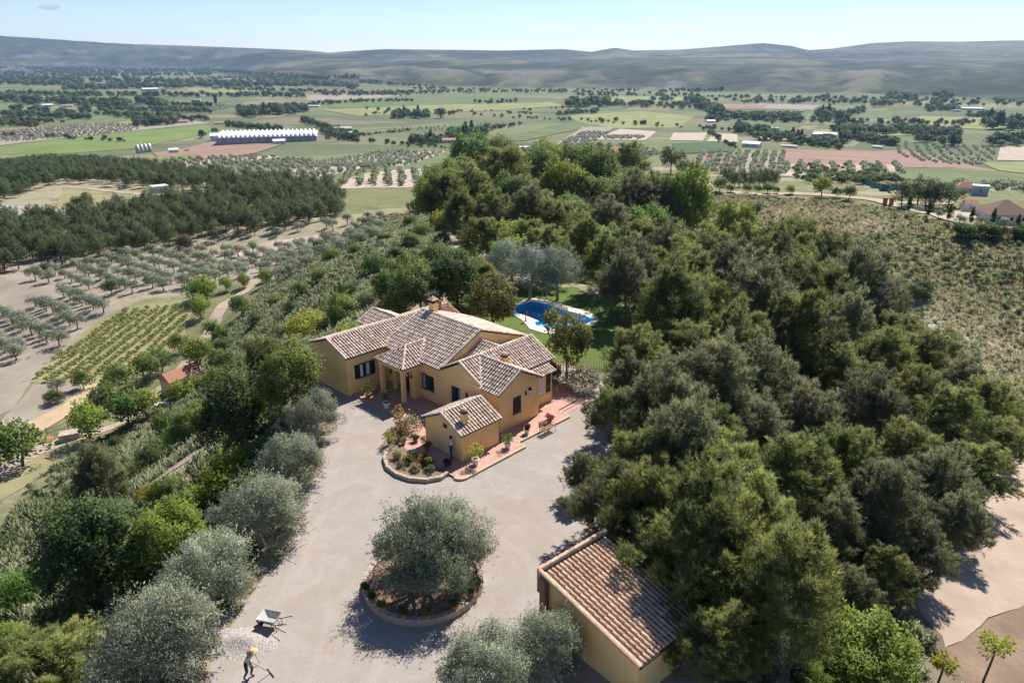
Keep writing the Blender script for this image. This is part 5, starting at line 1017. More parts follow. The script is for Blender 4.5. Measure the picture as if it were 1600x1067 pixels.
for k in range(30):
    z = -.2+k*.105; wd = (.34, .38) if z < 2.2 else (.42, .46); o = addobj('brick', kbm, pier, ((-.02 if z < 2.2 else -.1)+wd[0]/2-.01, (.0 if z < 2.2 else -.08)+wd[1]/2-.01, z+.045)); o.scale = (wd[0]+.03, wd[1]+.03, .078)
sl_ = (ZH-ZL)/GL; ang = math.atan(sl_)
rf = MB().add([(0,-.05,ZH-.12),(GW,-.05,ZH-.12),(GW,GL,ZL-.08),(0,GL,ZL-.08),(0,-.05,ZH-.03),(GW,-.05,ZH-.03),(GW,GL,ZL),(0,GL,ZL)], [(0,3,2,1),(4,5,6,7),(0,1,5,4),(1,2,6,5),(2,3,7,6),(3,0,4,7)]).build('roof', M['channel'], ga_)
def tile_me(r0, r1, L_, seed):
    V = []; n = 5
    for (yy, r, zz) in ((0, r0, 0), (L_, r1, .012)):
        for k in range(n+1): t = PI*k/n; V.append((math.cos(t)*r, yy, math.sin(t)*r*.9+zz))
    f = [(k, k+1, n+2+k, n+1+k) for k in range(n)]+[tuple(range(n+1, 2*n+2))]; me = bpy.data.meshes.new('roof_tile'); me.from_pydata(V, [], f); me.materials.append(M['tile_garage']); me.polygons.foreach_set('use_smooth', [True]*len(f))
    a = me.color_attributes.new('col', 'FLOAT_COLOR', 'POINT'); tv = np.random.RandomState(seed).rand(); a.data.foreach_set('color', [tv, tv, tv, 1]*len(V)); return me
TMS = [tile_me(.085, .105, .40, k) for k in range(6)]; cnt = 0; rest = []
for c_ in range(17):
    for r_ in range(16):
        u_ = .14+c_*.25; v_ = .1+r_*.355; z = ZH-.03+.008-sl_*v_
        if cnt < 296 and (c_ < 20 or r_ < 4) and not (c_ > 14 and r_ > 12):
            o = addobj('roof_tile', TMS[R.randint(6)], rf, (u_+R.uniform(-.008,.008), v_, z)); o.rotation_euler = (-ang+.02, 0, R.uniform(-.025,.025)); cnt += 1
        else: rest.append((u_, v_, z))
V = []; t_ = []
for u_, v_, z in rest:
    th = np.linspace(0, PI, 6); tv = R.rand(); A0 = [(u_+math.cos(t)*.085, v_, z+math.sin(t)*.076) for t in th]; A1 = [(u_+math.cos(t)*.105, v_+.4, z-.4*sl_+.02+math.sin(t)*.094) for t in th]
    for k in range(5): V += [A0[k], A0[k+1], A1[k+1], A1[k]]; t_.append(tv)
o = addobj('barrel_tiles', soup('barrel_tiles', np.array(V), 4, M['tile_garage'], np.repeat(np.array(t_)[:, None], 3, 1)), rf); tag(o, kind='stuff')
V, t_ = ridge_tiles([(-.02,-.12,ZH+.1),(GW,-.12,ZH+.1)], .11); a_, b_ = ridge_tiles([(.0,GL,ZL+.05),(.0,-.05,ZH+.05)], .11)
MB().box(-.05,GW,-.2,-.02,ZH-.4,ZH+.08).build('parapet', M['trim'], ga_); o = addobj('edge_tiles', soup('edge_tiles', np.r_[V, a_], 4, M['tile_garage'], np.repeat(np.r_[t_, b_][:, None], 3, 1)), rf); tag(o, kind='stuff')
# ------------------------------------------------------------ planting
W2 = lambda pts: [gp(*p) for p in pts]
def fill(poly, s, jit=.35, ang=0.0, s2=None):
    P = np.array(poly); c = P.mean(0); ca, sa = math.cos(ang), math.sin(ang); Q = (P-c)@np.array([[ca, -sa], [sa, ca]]); s2 = s2 or s
    gx, gy = np.meshgrid(np.arange(Q[:, 0].min(), Q[:, 0].max(), s), np.arange(Q[:, 1].min(), Q[:, 1].max(), s2)); gx = gx.ravel(); gy = gy.ravel()
    gx = gx+R.uniform(-jit, jit, len(gx))*s; gy = gy+R.uniform(-jit, jit, len(gy))*s2
    X = c[0]+gx*ca+gy*sa; Y = c[1]-gx*sa+gy*ca; k = inpoly(X, Y, poly); return np.c_[X[k], Y[k]]
def wdir(a, b): p, q = gp(*a), gp(*b); return math.atan2(-(q[1]-p[1]), q[0]-p[0])
def split_put(pts, nobj, Ts, hm, name, label, cat, group, sname, slabel, full=True, parts=True, jit=.18):
    """the nearest nobj points as objects, the rest as one scattered object per shape"""
    d = np.hypot(pts[:, 0], pts[:, 1]); o = np.argsort(d); pts = pts[o]; zz = Z(pts[:, 0], pts[:, 1])
    for i in range(min(nobj, len(pts))):
        T = Ts[R.randint(len(Ts))]; x, y = pts[i]; sc = hm/T.H*R.uniform(1-jit, 1+jit)
        (T.put if full else T.single)(name, x, y, zz[i]-.08, sc, R.uniform(0, 6.28), label, cat, group)
    rest = pts[nobj:]
    if len(rest):
        zr = zz[nobj:]; pick = R.randint(len(Ts), size=len(rest))
        for k, T in enumerate(Ts):
            m_ = pick == k
            if m_.any():
                src = bpy.data.objects.new(sname+'_source', T.crown)
                gn_scatter(sname, np.c_[rest[m_], zr[m_]-.08], hm/T.H*R.uniform(1-jit, 1+jit, m_.sum()), src, slabel, cat)
# --- the driveway: central olive and the olive row
x, y = -3.9, 29.9
BIG.put('olive_tree', x, y, -.05, .89, 2.2, 'great round olive tree standing in the circular stone-walled bed in the middle of the drive', 'olive tree', None, 1.13)
OROW = [(492,652,78,0,'grey-green olive at the top of the driveway row, nearest the villa'), (458,722,96,1,'second olive down from the villa in the driveway row'), (402,800,134,0,'large leaning olive halfway down the left edge of the drive'),
        (330,895,138,1,'full olive beside the drive, uphill of the wheelbarrow'), (240,1000,178,0,'widest olive of the driveway row, beside the gravel heap'), (762,1048,150,1,'low olive crown at the bottom edge between the drive and the garage'), (846,1008,118,0,'olive standing against the ochre side wall of the garage')]
for cx, cy, w, k, lb in OROW: place(OL[k], 'olive_tree', cx, cy, w*1.1, lb, 'olive tree', 'olives planted round the gravel drive')
ORD = ['first','second','third','fourth','fifth','sixth','seventh','eighth','ninth','tenth','eleventh','twelfth','thirteenth','fourteenth','fifteenth','sixteenth','seventeenth','eighteenth','nineteenth','twentieth']
def tiers(pts, bands, fmt):
    """a label for each thing from its tier and its order from the left"""
    out = [None]*len(pts); lo = 0
    for nm, hi in bands:
        ids = sorted([i for i, p in enumerate(pts) if lo <= p[1] < hi], key=lambda i: pts[i][0]); lo = hi
        for k, i in enumerate(ids): out[i] = fmt % (ORD[k], nm)
    return out
NEAR = [(GR[1],'broadleaf_tree',362,640,112,'tall dark-green ivy-clad tree left of the driveway olives','tree',1.25),(GR[0],'broadleaf_tree',455,588,105,'rounded green tree crowding the end wall of the villa wing','tree',1.0),(GR[1],'broadleaf_tree',420,560,70,'small mid-green tree left of the villa wing','tree',1),
 (DK,'evergreen_tree',140,860,150,'very dark dense evergreen on the slope at lower left','evergreen',1.1),(NP[2],'pine_tree',158,752,84,'thin grey-green young pine above the dark evergreen','pine',1.1),
 (SH['yellow'],'shrub',372,745,112,'yellow-green shrub behind the second driveway olive','shrub',1),(GR[2],'broadleaf_tree',268,838,112,'bright green bushy tree between the dark evergreen and the olive row','tree',.9),(SH['bright'],'shrub',30,925,78,'bright lime shrub at the left edge below the dark evergreen','shrub',1.1),(SH['bright'],'shrub',15,990,60,'small lime shrub in the lower left corner','shrub',1),
 (NP[0],'pine_tree',62,1035,165,'broad young pine filling the bottom left corner','pine',.62),(SH['mid'],'shrub',140,930,90,'rounded mid-green bush just below the dark evergreen','shrub',1),(SH['green'],'shrub',210,905,80,'green bush wedged between bright tree and big olive','shrub',1),(SH['mid'],'shrub',95,960,70,'low grey-green bush left of the largest olive','shrub',1),
 (SH['green'],'shrub',285,682,62,'green shrub right of the footpath','shrub',1),(SH['mid'],'shrub',240,712,60,'grey-green shrub on the bank above the footpath','shrub',1),(GR[0],'broadleaf_tree',300,660,60,'small green tree on the bank above the footpath end','tree',.9),(SH['yellow'],'shrub',228,778,40,'little yellowish tree at the lower end of the footpath','shrub',1.3),
 (SH['green'],'shrub',330,640,60,'green bush at the foot of the ivy-clad tree','shrub',1.1),(SH['mid'],'shrub',420,700,60,'bush behind the second olive','shrub',1),(SH['green'],'shrub',300,790,70,'green bush beside the halfway olive','shrub',1),(SH['yellow'],'shrub',330,770,60,'yellow-green bush left of the halfway olive','shrub',1),
 (SH['green'],'shrub',530,482,62,'rounded bright shrub on the slope left of the villa ridge','shrub',1),(SH['green'],'shrub',500,430,30,'small round green shrub up the left slope','shrub',1),(SH['green'],'shrub',585,412,44,'round green shrub near the crest of the left slope','shrub',1),(SH['yellow'],'shrub',612,478,52,'yellow-green shrub behind the villa left roof','shrub',1),(SH['yellow'],'shrub',480,512,80,'low yellow-green hedge plant behind the villa wing','shrub',.8),(SH['bright'],'shrub',560,520,60,'yellowish shrub beside the back wing roof','shrub',.9),
 (GR[1],'broadleaf_tree',655,452,86,'mid-green tree right behind the main chimney','tree',1),(DK,'evergreen_tree',712,438,80,'dark green tree behind the roof left of the pool','evergreen',1.15),(GR[0],'broadleaf_tree',620,452,60,'green tree left of the main chimney','tree',1),(SH['green'],'shrub',635,418,60,'green bush uphill of the chimney trees','shrub',1),(SH['mid'],'shrub',680,400,60,'grey-green bush beside the dirt road bend','shrub',1),
 (MG,'magnolia_tree',772,472,86,'bronze-green magnolia left of the pool','magnolia',1.05),(MG,'magnolia_tree',888,528,78,'sparse magnolia on the lawn in front of the pool','magnolia',1.25),
 (SIL,'olive_tree',786,412,64,'narrow silvery olive at the far left of the pool garden','olive tree',1.1),(SIL,'olive_tree',828,425,80,'left of two silvery olives in shade behind the pool','olive tree',1),(SIL,'olive_tree',872,428,76,'right of two silvery olives in shade behind the pool','olive tree',1),
 (GR[2],'broadleaf_tree',672,312,58,'bright green tree beside the dirt road, left of the pines','tree',1.1),(GR[0],'broadleaf_tree',735,252,72,'tall bright tree at the top of the central grove','tree',1.1),(NP[0],'pine_tree',792,268,90,'largest dark round pine at the top of the central grove','pine',.85),(NP[1],'pine_tree',740,305,84,'rounded pine leaning over the dirt road','pine',.85),(NP[3],'pine_tree',722,335,70,'pine at the outer left edge of the central grove','pine',.85),
 (NP[1],'pine_tree',770,340,80,'pine above the bend of the dirt road','pine',.8),(GR[0],'broadleaf_tree',845,268,72,'leafy bright tree right of the largest grove pine','tree',1),(GR[2],'broadleaf_tree',882,292,74,'brightest green tree in the middle of the grove','tree',1.1),(GR[0],'broadleaf_tree',930,276,86,'wide green tree in front of the far house roof','tree',1),(GR[0],'broadleaf_tree',905,262,70,'green tree behind the brightest grove tree','tree',1),(GR[0],'broadleaf_tree',975,292,60,'green tree right of the wide green tree','tree',1),
 (NP[4],'pine_tree',990,318,84,'open-crowned pine right of the hidden red roof','pine',.85),(NP[2],'pine_tree',1030,322,84,'pine left of the tall bright tree','pine',.85),(GR[2],'broadleaf_tree',1072,318,84,'tall bright green tree at the right end of the grove','tree',1.35),(NP[4],'pine_tree',950,345,70,'low thin pine in front of the hidden red roof','pine',.8),
 (NP[1],'pine_tree',940,262,60,'pine at the back of the grove behind the green trees','pine',.9),(NP[3],'pine_tree',985,256,56,'small far pine behind the green trees','pine',.9),(GR[2],'broadleaf_tree',1150,345,66,'light green broadleaf tree above the right pine wood','tree',.9),(NP[2],'pine_tree',825,340,80,'yellowish pine in the middle of the central grove','pine',.9),(NP[0],'pine_tree',870,350,84,'rounded pine just left of the hidden red roof','pine',.85),
 (NP[0],'pine_tree',835,375,70,'pine behind the silvery olives','pine',.9),(NP[3],'pine_tree',915,380,74,'bushy pine behind the right end of the pool','pine',.9),(NP[1],'pine_tree',945,408,80,'large pine shading the back of the pool','pine',.9),(SH['green'],'shrub',735,395,44,'bright shrub at the end of the dirt road','shrub',1),(SH['gold'] if 'gold' in SH else SH['yellow'],'shrub',690,345,40,'yellowish bush left of the dirt road','shrub',1),
 (MT['dark'],'evergreen_tree',1050,246,40,'dark evergreen beyond the grove, beside the striped orchard','evergreen',1.1),(SH['grey'],'shrub',1072,262,34,'silvery bush in front of the dark evergreen','shrub',1),
 (GR[2],'broadleaf_tree',1345,1025,170,'vivid green leafy tree at the bottom edge, lower right','tree',.7),(SH['bright'],'shrub',1262,1055,70,'vivid green bush left of the leafy tree','shrub',1.0)]
for T, nm, cx, cy, w, lb, cat, sz in NEAR: place(T, nm, cx, cy, w, lb, cat, None, sz)
GF = [(748,430),(800,398),(850,392),(715,270),(760,262),(800,300),(820,262),(858,300),(905,300),(950,305),(1005,292),(1040,296),(760,365),(795,372),(845,330),(890,330),(925,372),(960,375),(1000,372),(1040,365),(960,320),(800,345),(1010,350),(780,235),(700,300),(690,285),(985,395),(1025,400),(860,245)]
GL_ = tiers(GF, [('back',285),('second',325),('third',360),('fourth',399),('front',500)], 'filler tree, %s from the left in the %s rank of the central grove'); 
for k, (cx, cy) in enumerate(GF): T = [NP[0], GR[2], NP[3], GR[0], GR[2], GR[0]][k % 6]; place(T, 'grove_tree', cx, cy+6, 72+R.uniform(-8, 14), GL_[k].replace('filler tree', 'rounded green tree' if T in GR else 'bushy pine'), 'tree', 'trees of the central grove', .8)
# --- the pine wood right of the villa
WOOD = [(1240,388,104),(1170,394,92),(1100,405,100),(1040,398,90),(1290,405,110),(1210,420,120),(1330,445,100),(1130,445,120),(1060,440,110),(990,410,90),(985,448,84),(1260,465,120),(1180,490,130),(1360,480,90),(1095,490,120),(1045,482,100),(1310,515,110),(1400,520,80),
 (1240,545,120),(1140,550,130),(1055,545,120),(1380,565,100),(1000,560,100),(990,600,80),(1310,585,120),(1450,560,90),(1200,610,130),(1105,620,140),(1430,620,110),(1030,625,110),(1500,600,80),(970,650,80),(1350,650,120),(1260,670,120),(1550,640,80),(1490,665,110),(1170,690,130),(1560,690,70),
 (1080,690,130),(1410,705,110),(1330,730,120),(1530,730,90),(1010,745,130),(1460,760,110),(1240,760,130),(1120,775,150),(960,790,120),(1380,800,120),(1180,830,140),(1500,810,80),(1300,840,110),(1090,880,150),(1440,860,100),(910,735,60),(1230,905,100),(1370,890,80),(1330,930,80),(1150,930,110)]
WOOD += [(1130,1000,130),(1200,960,90)]
WL = tiers(WOOD, [('highest',392),('second',420),('third',452),('fourth',500),('fifth',540),('sixth',575),('seventh',622),('eighth',672),('ninth',712),('tenth',775),('eleventh',825),('twelfth',885),('lowest',1100)], 'bushy pine, %s from the left in the %s tier of the right wood')
for k, (cx, cy, w) in enumerate(WOOD):
    far_ = cy < 430
    place(NP[(k*3+k//4) % 5], 'pine_tree', cx+R.uniform(-9, 9), cy+(10 if far_ else 4)+R.uniform(-7, 7), w*(1.02 if far_ else R.uniform(.92, 1.32)), WL[k], 'pine', 'pines of the wood on the right slope', R.uniform(.74, .98))
for k, (x, y, h_, lb) in enumerate([(7.2,31.5,.95,'pine at the back right corner of the garage'),(9.0,28.4,1.1,'pine against the low right side of the garage'),(9.0,34.6,1.1,'pine between the garage and the drive edge'),(11.6,25.2,1.0,'pine below the right end of the garage'),(7.3,34.2,.8,'small pine at the edge of the drive above the garage')]):
    NP[k % 5].put('pine_tree', x, y, float(Z(x, y))-.1, h_, 1.3*k, lb, 'pine')
# grey dead undergrowth
def twigs(seed, W=2.4, H=1.5, n=46):
    r = np.random.RandomState(seed); m = MB()
    for _ in range(n):
        a = r.uniform(0, 6.28); e = Vector((math.cos(a)*W/2*r.rand(), math.sin(a)*W/2*r.rand(), H*r.uniform(.3, 1))); b = Vector((e.x*.15, e.y*.15, 0)); q = b.lerp(e, .55)+Vector(r.normal(size=3)*.12)
        m.tube([b, q, e], [.02, .012, .005], 3, caps=False)
        for _ in range(3): m.tube([q, q+Vector(r.normal(size=3)*.4)], [.008, .003], 3, caps=False)
    return m.mesh('twigs', M['deadwood'])
M['deadwood'] = simple('dead_wood', (.36, .33, .31), .95, .25, 6, .2)
TW = [twigs(k) for k in range(3)]
DS = [(1290,850),(1330,800),(1300,930),(1250,960),(1400,830),(1180,960),(1210,1000),(1340,880),(1450,800),(1260,800),(1420,905),(1100,985),(1380,940),(1230,1030),(1080,1030),(1150,1020),(1310,965),(905,760)]
DSL = tiers(DS, [('upper',855),('middle',945),('lower',1100)], 'grey leafless bush, %s from the left in the %s undergrowth beneath the pines')
for k, (cx, cy) in enumerate(DS):
    x, y, z, t = ground_at(cx, cy+12); o = addobj('dead_shrub', TW[k % 3], None, (x, y, z)); o.scale = [R.uniform(.8, 1.5)]*3; o.rotation_euler = (0, 0, R.uniform(0, 6)); tag(o, DSL[k], 'dead shrub', 'dead bushes under the pine wood')
# sapling trees by the lower track
def sapling(px, py, hpx, label, sd):
    x, y, z, t = ground_at(px, py); H = hpx*t; r = np.random.RandomState(sd); e = empty('sapling', (x, y, z)); tag(e, label, 'sapling')
    m = MB(); m.tube([(0,0,-.2),(.05*H,.02,H*.5),(.02*H,0,H*.75)], [.07,.05,.03], 6); c = []
    for k in range(16):
        a = r.uniform(0, 6.28); s = Vector((.03*H, 0, H*r.uniform(.55, .75))); q = s+Vector((math.cos(a)*H*r.uniform(.12,.30), math.sin(a)*H*r.uniform(.12,.30), H*r.uniform(.0,.25))); m.tube([s, s.lerp(q,.5)+Vector((0,0,.03*H)), q], [.018,.01,.004], 4); c.append(q.lerp(s,.3)[:])
    addobj('trunk', m.mesh('trunk', M['bark'], True), e)
    V, col = leaves(r, np.array(c), np.full(len(c), .09*H), 34, .16, .05, 'leaf', .2, PAL['yellow']); addobj('crown', soup('crown', V, 4, M['leaf'], col), e)
sapling(1535, 1066, 105, 'thin young tree with few yellow-green leaves beside the dirt track', 3); sapling(1462, 1075, 70, 'sprouting sapling at the bottom edge between leafy tree and young tree', 4)
# --- left valley: grove, vineyard
ua = wdir((0,470), (95,522))
gA = fill(W2([(-90,450),(0,440),(110,458),(188,472),(150,500),(96,545),(50,592),(10,625),(-100,680),(-150,560)]), 4.4, .10, ua, 7.2)
gB = fill(W2([(0,425),(60,412),(250,400),(380,394),(470,384),(598,357),(598,368),(560,398),(470,430),(398,435),(300,450),(200,462),(100,450),(0,436)]), 6.0, .16, ua, 5.0)
gY = fill(W2([(-60,700),(0,650),(50,606),(108,602),(90,625),(40,655),(0,676)]), 8, .3, ua)
gC = fill(W2([(380,372),(470,356),(560,345),(620,338),(598,355),(500,362),(420,376)]), 6.5, .3)
split_put(np.r_[gY, gA, gB, gC], 270, GO, 3.5, 'olive_tree', 'small grey-green orchard olive in the groves of the left valley', 'olive tree', 'orchard olives in the left valley', 'olive_orchard', 'distant rows of small grey-green olives', True)
vd = wdir((111,545), (194,486))
vp = fill(W2([(52,596),(100,548),(150,506),(206,480),(298,474),(292,500),(280,536),(238,566),(180,593),(136,600)]), 1.15, .06, vd, 2.5)
split_put(vp, 280, VN, 1.15, 'grapevine', 'low yellow-green vine in the small vineyard', 'vine', 'vines of the small vineyard', 'vine_rows', 'further rows of low yellow-green vines', False)
LV = [(MT['green'],128,592,18+14,'round orchard tree beside the lower vineyard corner'),(MT['green'],186,590,52,'leafy tree at the lower edge of the vineyard'),(MT['green'],222,572,48,'leafy fig tree standing over the path by the shed'),(MT['green'],250,560,40,'fig tree right of the leafy path tree'),(MT['mid'],156,622,52,'dark leafy tree left of the path'),(MT['green'],195,636,60,'tree above the white table'),(MT['bright'],225,628,50,'bright tree left of the white table'),(MT['bright'],134,655,60,'bright fruit tree beside the iron gate'),(MT['green'],25,688,80,'broad green tree at the left edge by the stony path'),
      (MT['bright'],310,550,52,'bright tree just above the tiled shed'),(MT['green'],330,512,30,'small tree right of the path bend'),(MT['bright'],312,478,34,'bright tree at the upper right corner of the vineyard'),(MT['bright'],320,450,40,'bright tree at the top of the path'),(MT['green'],300,452,36,'green tree left of the top of the path'),(MT['bright'],352,442,22,'little bright tree at the top of the path'),(MT['bright'],380,437,22,'rounded little tree right of the path top'),(MT['bright'],415,432,26,'bright round shrub tree above the path on the slope'),(MT['green'],375,475,34,'tree on the right bank of the path'),(MT['dark'],172,446,28,'dark round oak between vineyard and grove'),(MT['green'],278,535,30,'tree at the vineyard right edge'),
      (MT['green'],262,660,50,'green shrub tree below the white table'),(SH['mid'],86,620,30,'young olive with whitish flowers in the bare plot'),(MT['mid'],345,560,44,'greyish tree right of the tiled shed'),(SH['green'],298,600,40,'green bush below the tiled shed'),(SH['bright'],278,612,44,'bright bush below the shed roof'),(SH['green'],345,520,30,'bush beside the upper path')]
for T, cx, cy, w, lb in LV: place(T, 'orchard_tree', cx, cy, w, lb, 'tree')
# --- pine forest on the left
fA = fill(W2([(-120,440),(-60,335),(0,352),(80,347),(190,336),(330,312),(440,294),(510,296),(535,318),(524,344),(430,364),(300,382),(200,404),(60,420),(0,428)]), 5.6, .4)
fB = fill(W2([(-100,270),(0,262),(60,255),(180,260),(350,283),(470,292),(440,299),(330,301),(160,290),(90,288),(60,300),(0,318),(-100,320)]), 6.8, .42)
fp = np.r_[fA, fB]; split_put(fp, 245, FP, 7.4, 'forest_pine', 'dark green pine in the forest on the left slope', 'pine', 'pines of the forest on the left', 'pine_forest', 'far part of the dark pine forest on the left')
at_base(MT['dark'], 'forest_pine', 135, 332, 30, 'isolated dark pine on the rocky clearing of the left forest', 'pine')
o = place(SH['brown'], 'dead_pine', 288, 382, 26, 'reddish dead pine at the lower edge of the left forest', 'dead tree', None, 1.7)
# --- right: road side and the neighbouring house
for px, py, h, T, lb in [(1124,300,24,'mid','round roadside tree at the left end of the row'),(1141,301,13,'mid','small roadside bush tree'),(1168,302,15,'mid','rounded roadside tree before the gap'),(1184,302,14,'mid','low roadside tree left of the darker one'),(1199,303,17,'dark','darker roadside tree in the middle of the row'),(1213,303,12,'mid','small roadside tree right of the darker one'),(1234,304,15,'bright','low bright roadside tree'),(1283,308,30,'bright','largest bright tree on the roadside'),(1306,309,18,'dark','dark tree right of the largest bright roadside tree'),(1326,312,24,'mid','roadside tree nearest the gate')]:
    at_base(MT[T], 'roadside_tree', px, py, h, lb, 'tree', None, wob=.03)
for k, (px, py) in enumerate([(1417,338),(1448,345),(1480,351),(1515,356),(1548,358),(1586,366)]): at_base(CY, 'cypress', px, py, 33, ['leftmost cypress of the row below the neighbouring drive','second cypress of the row below the neighbouring drive','third cypress of the row, before the small pink building','cypress in front of the forecourt','cypress in front of the neighbouring villa','rightmost cypress by the white wall'][k], 'cypress', 'cypresses along the neighbouring drive', wob=.04)
for k, (cx, cy, w) in enumerate([(1412,302,40),(1438,298,44),(1462,300,46),(1485,303,42),(1450,306,40)]): place(FP[k % 4], 'umbrella_pine', cx, cy, w, ['leftmost','second from left','fourth from left','rightmost','third from left'][k]+' dark round pine in the clump by the neighbouring gate', 'pine', 'pines by the neighbouring gate', .8)
for k, (px, py) in enumerate([(1435,334),(1466,342),(1499,352),(1531,354),(1567,357)]): at_base(GO[k % 4], 'olive_tree', px, py, 15, 'grey olive between the cypresses of the neighbouring drive', 'olive tree', 'olives of the neighbouring garden')
for k in range(11): at_base(FP[k % 4], 'conifer', 1132+k*7.6, 292+(k % 3), 26, 'dark conifer in the clump beyond the right road', 'conifer', 'conifer clump beyond the road')
sh = np.array([gp(*p) for p in [(1240+R.uniform(0,130), 262+R.uniform(0,28)) for _ in range(90)]+[(1500+R.uniform(0,110), 371+R.uniform(-2,4)) for _ in range(18)]+[(1330+R.uniform(0,75), 276+R.uniform(0,12)) for _ in range(30)]])
split_put(sh, 40, [MT['dark'], MT['mid']], 3.4, 'shrub', 'dark shrub in the hedges round the neighbouring property', 'shrub', 'shrubs round the neighbouring property', 'shrub_belt', 'belt of dark shrubs beyond the right road')
for px, py, lb in [(1222,395,''),(1430,455,'dark round shrub at the corner of the bare patch'),(1445,448,'dark round shrub right of the bare patch corner'),(1408,462,'rounded shrub left of the bare patch'),(1175,325,'dark shrub below the roadside trees')]:
    if lb: place(SH['dark'], 'shrub', px, py, 32, lb, 'shrub')
# --- left slope shrubs
SLS = [(545,455,36),(470,452,30),(455,480,26),(440,520,34),(400,500,28),(520,400,36),(500,385,30),(395,540,40),(372,575,44),(430,470,24),(600,440,40),(575,470,34),(640,375,30),(660,360,34),(618,395,26),(360,605,50),(400,610,60),(335,590,40),(460,560,60),(480,545,50),(350,540,30),(555,390,26),(600,372,22),(650,400,30),(690,372,26),(640,345,24),(180,690,26),(135,700,22),(120,770,44),(90,800,40),(60,770,20),(190,800,50),(205,735,36),(260,760,50)]
SLB = tiers(SLS, [('highest',386),('second',425),('third',475),('fourth',545),('fifth',650),('sixth',745),('lowest',900)], 'wild shrub, %s from the left in the %s tier of the left slope')
for k, (cx, cy, w) in enumerate(SLS):
    place([SH['mid'], SH['green'], SH['dark'], SH['grey']][k % 4], 'shrub', cx, cy, w, SLB[k], 'shrub', 'wild shrubs on the left slope')
# --- ground plants
BLOCK = [YE, W2([(1060,290),(1200,296),(1300,300),(1420,310),(1500,312),(1500,326),(1420,327),(1300,315),(1200,309),(1060,304)]), W2([(1375,312),(1440,326),(1500,328),(1640,334),(1640,372),(1540,358),(1470,350),(1375,324)]), W2([(402,436),(352,476),(322,530),(280,584),(232,628),(150,676),(150,690),(240,640),(300,590),(340,530),(370,480),(410,445)]), W2([(205,790),(262,734),(330,690),(330,705),(270,748),(215,795)])]
def clear(P): 
    k = np.ones(len(P), bool)
    for b in BLOCK: k &= ~inpoly(P[:, 0], P[:, 1], b)
    return P[k]
def scat(poly, s, src, smin, smax, name, label, off=-.02, power=1.0, thin=None, cat='ground plants'):
    P = clear(fill(poly, s, .5)); 
    if thin is not None: P = P[fbm(P[:, 0]/thin[0], P[:, 1]/thin[0], 3, 61)+R.uniform(-.3,.3,len(P)) > thin[1]]
    z = Z(P[:, 0], P[:, 1])+off; gn_scatter(name, np.c_[P, z], smin+(smax-smin)*R.rand(len(P))**power, src, label, cat)
T1 = tuft('scrub_tuft', 70, .5, .7, 'grey', 1, M['scrub'], .9, .03); T2 = tuft('grass_tuft', 60, .35, .8, 'mid', 2, M['scrub'], .8, .03); T3 = tuft('straw_tuft', 60, .4, .8, 'straw', 3, M['scrub'], .8, .025)
B1 = bushlet('bushlet', 'grey', 5); B2 = bushlet('green_bushlet', 'mid', 6)
SLL = [(-14,5),(-14.5,24),(-13.5,38),(-17.5,52),(-20,60),(-16,72),(-10,82),(-9,110),(-14,130),(-6,170),(-15,230),(-40,250),(-56,215),(-58,160),(-56,118),(-68,90),(-58,60),(-45,30),(-40,5)]
scat(SLL, .75, T1, .7, 1.7, 'slope_scrub', 'grey-green esparto scrub covering the slope left of the villa', thin=(11,-.25)); scat(SLL, .9, T2, .6, 1.5, 'slope_grass', 'green grass tufts on the slope left of the villa', thin=(8,-.1)); scat(SLL, 2.6, B1, .5, 1.5, 'slope_bushes', 'small grey-green bushes dotted over the left slope', thin=(6,-.1)); scat(SLL, 3.0, B2, .4, 1.3, 'slope_bushes', 'small green bushes dotted over the left slope', thin=(9,0))
SLR = [(42,62),(44,130),(18,150),(20,225),(70,236),(110,222),(150,175),(190,150),(140,90),(80,60)]
scat(SLR, 1.2, B1, .3, 1.25, 'ravine_scrub', 'low grey-brown bushes covering the ravine slope on the right', power=2.0, thin=(9,-.15)); scat(SLR, 1.1, T3, .6, 1.9, 'ravine_grass', 'dry straw-coloured tufts on the ravine slope'); scat(SLR, 1.6, T2, .8, 1.8, 'ravine_green', 'green tufts along the ravine slope', thin=(18,0)); scat(SLR, 1.6, B2, .5, 1.3, 'ravine_bushes', 'green bushes in the ravine', thin=(16,.1))
FLR = [(8.6,44),(8.2,36),(9.5,26),(10,15),(24,18),(24,34),(31,42),(42,58),(44,95),(22,120),(12,100),(15,80),(13,60)]
scat(FLR, 1.1, T3, .5, 1.2, 'wood_undergrowth', 'dry grass on the floor of the pine wood', thin=(5,0)); scat(FLR, 1.7, B1, .6, 1.6, 'wood_undergrowth', 'grey undergrowth on the floor of the pine wood')
RB = [(-8,82),(8,83),(14,100),(18,130),(12,190),(30,240),(-10,240),(-15,200),(-6,160),(-2,130),(-4,100)]
scat(RB, 2.2, B2, .8, 2.6, 'grove_undergrowth', 'green undergrowth below the central grove', thin=(9,-.2))
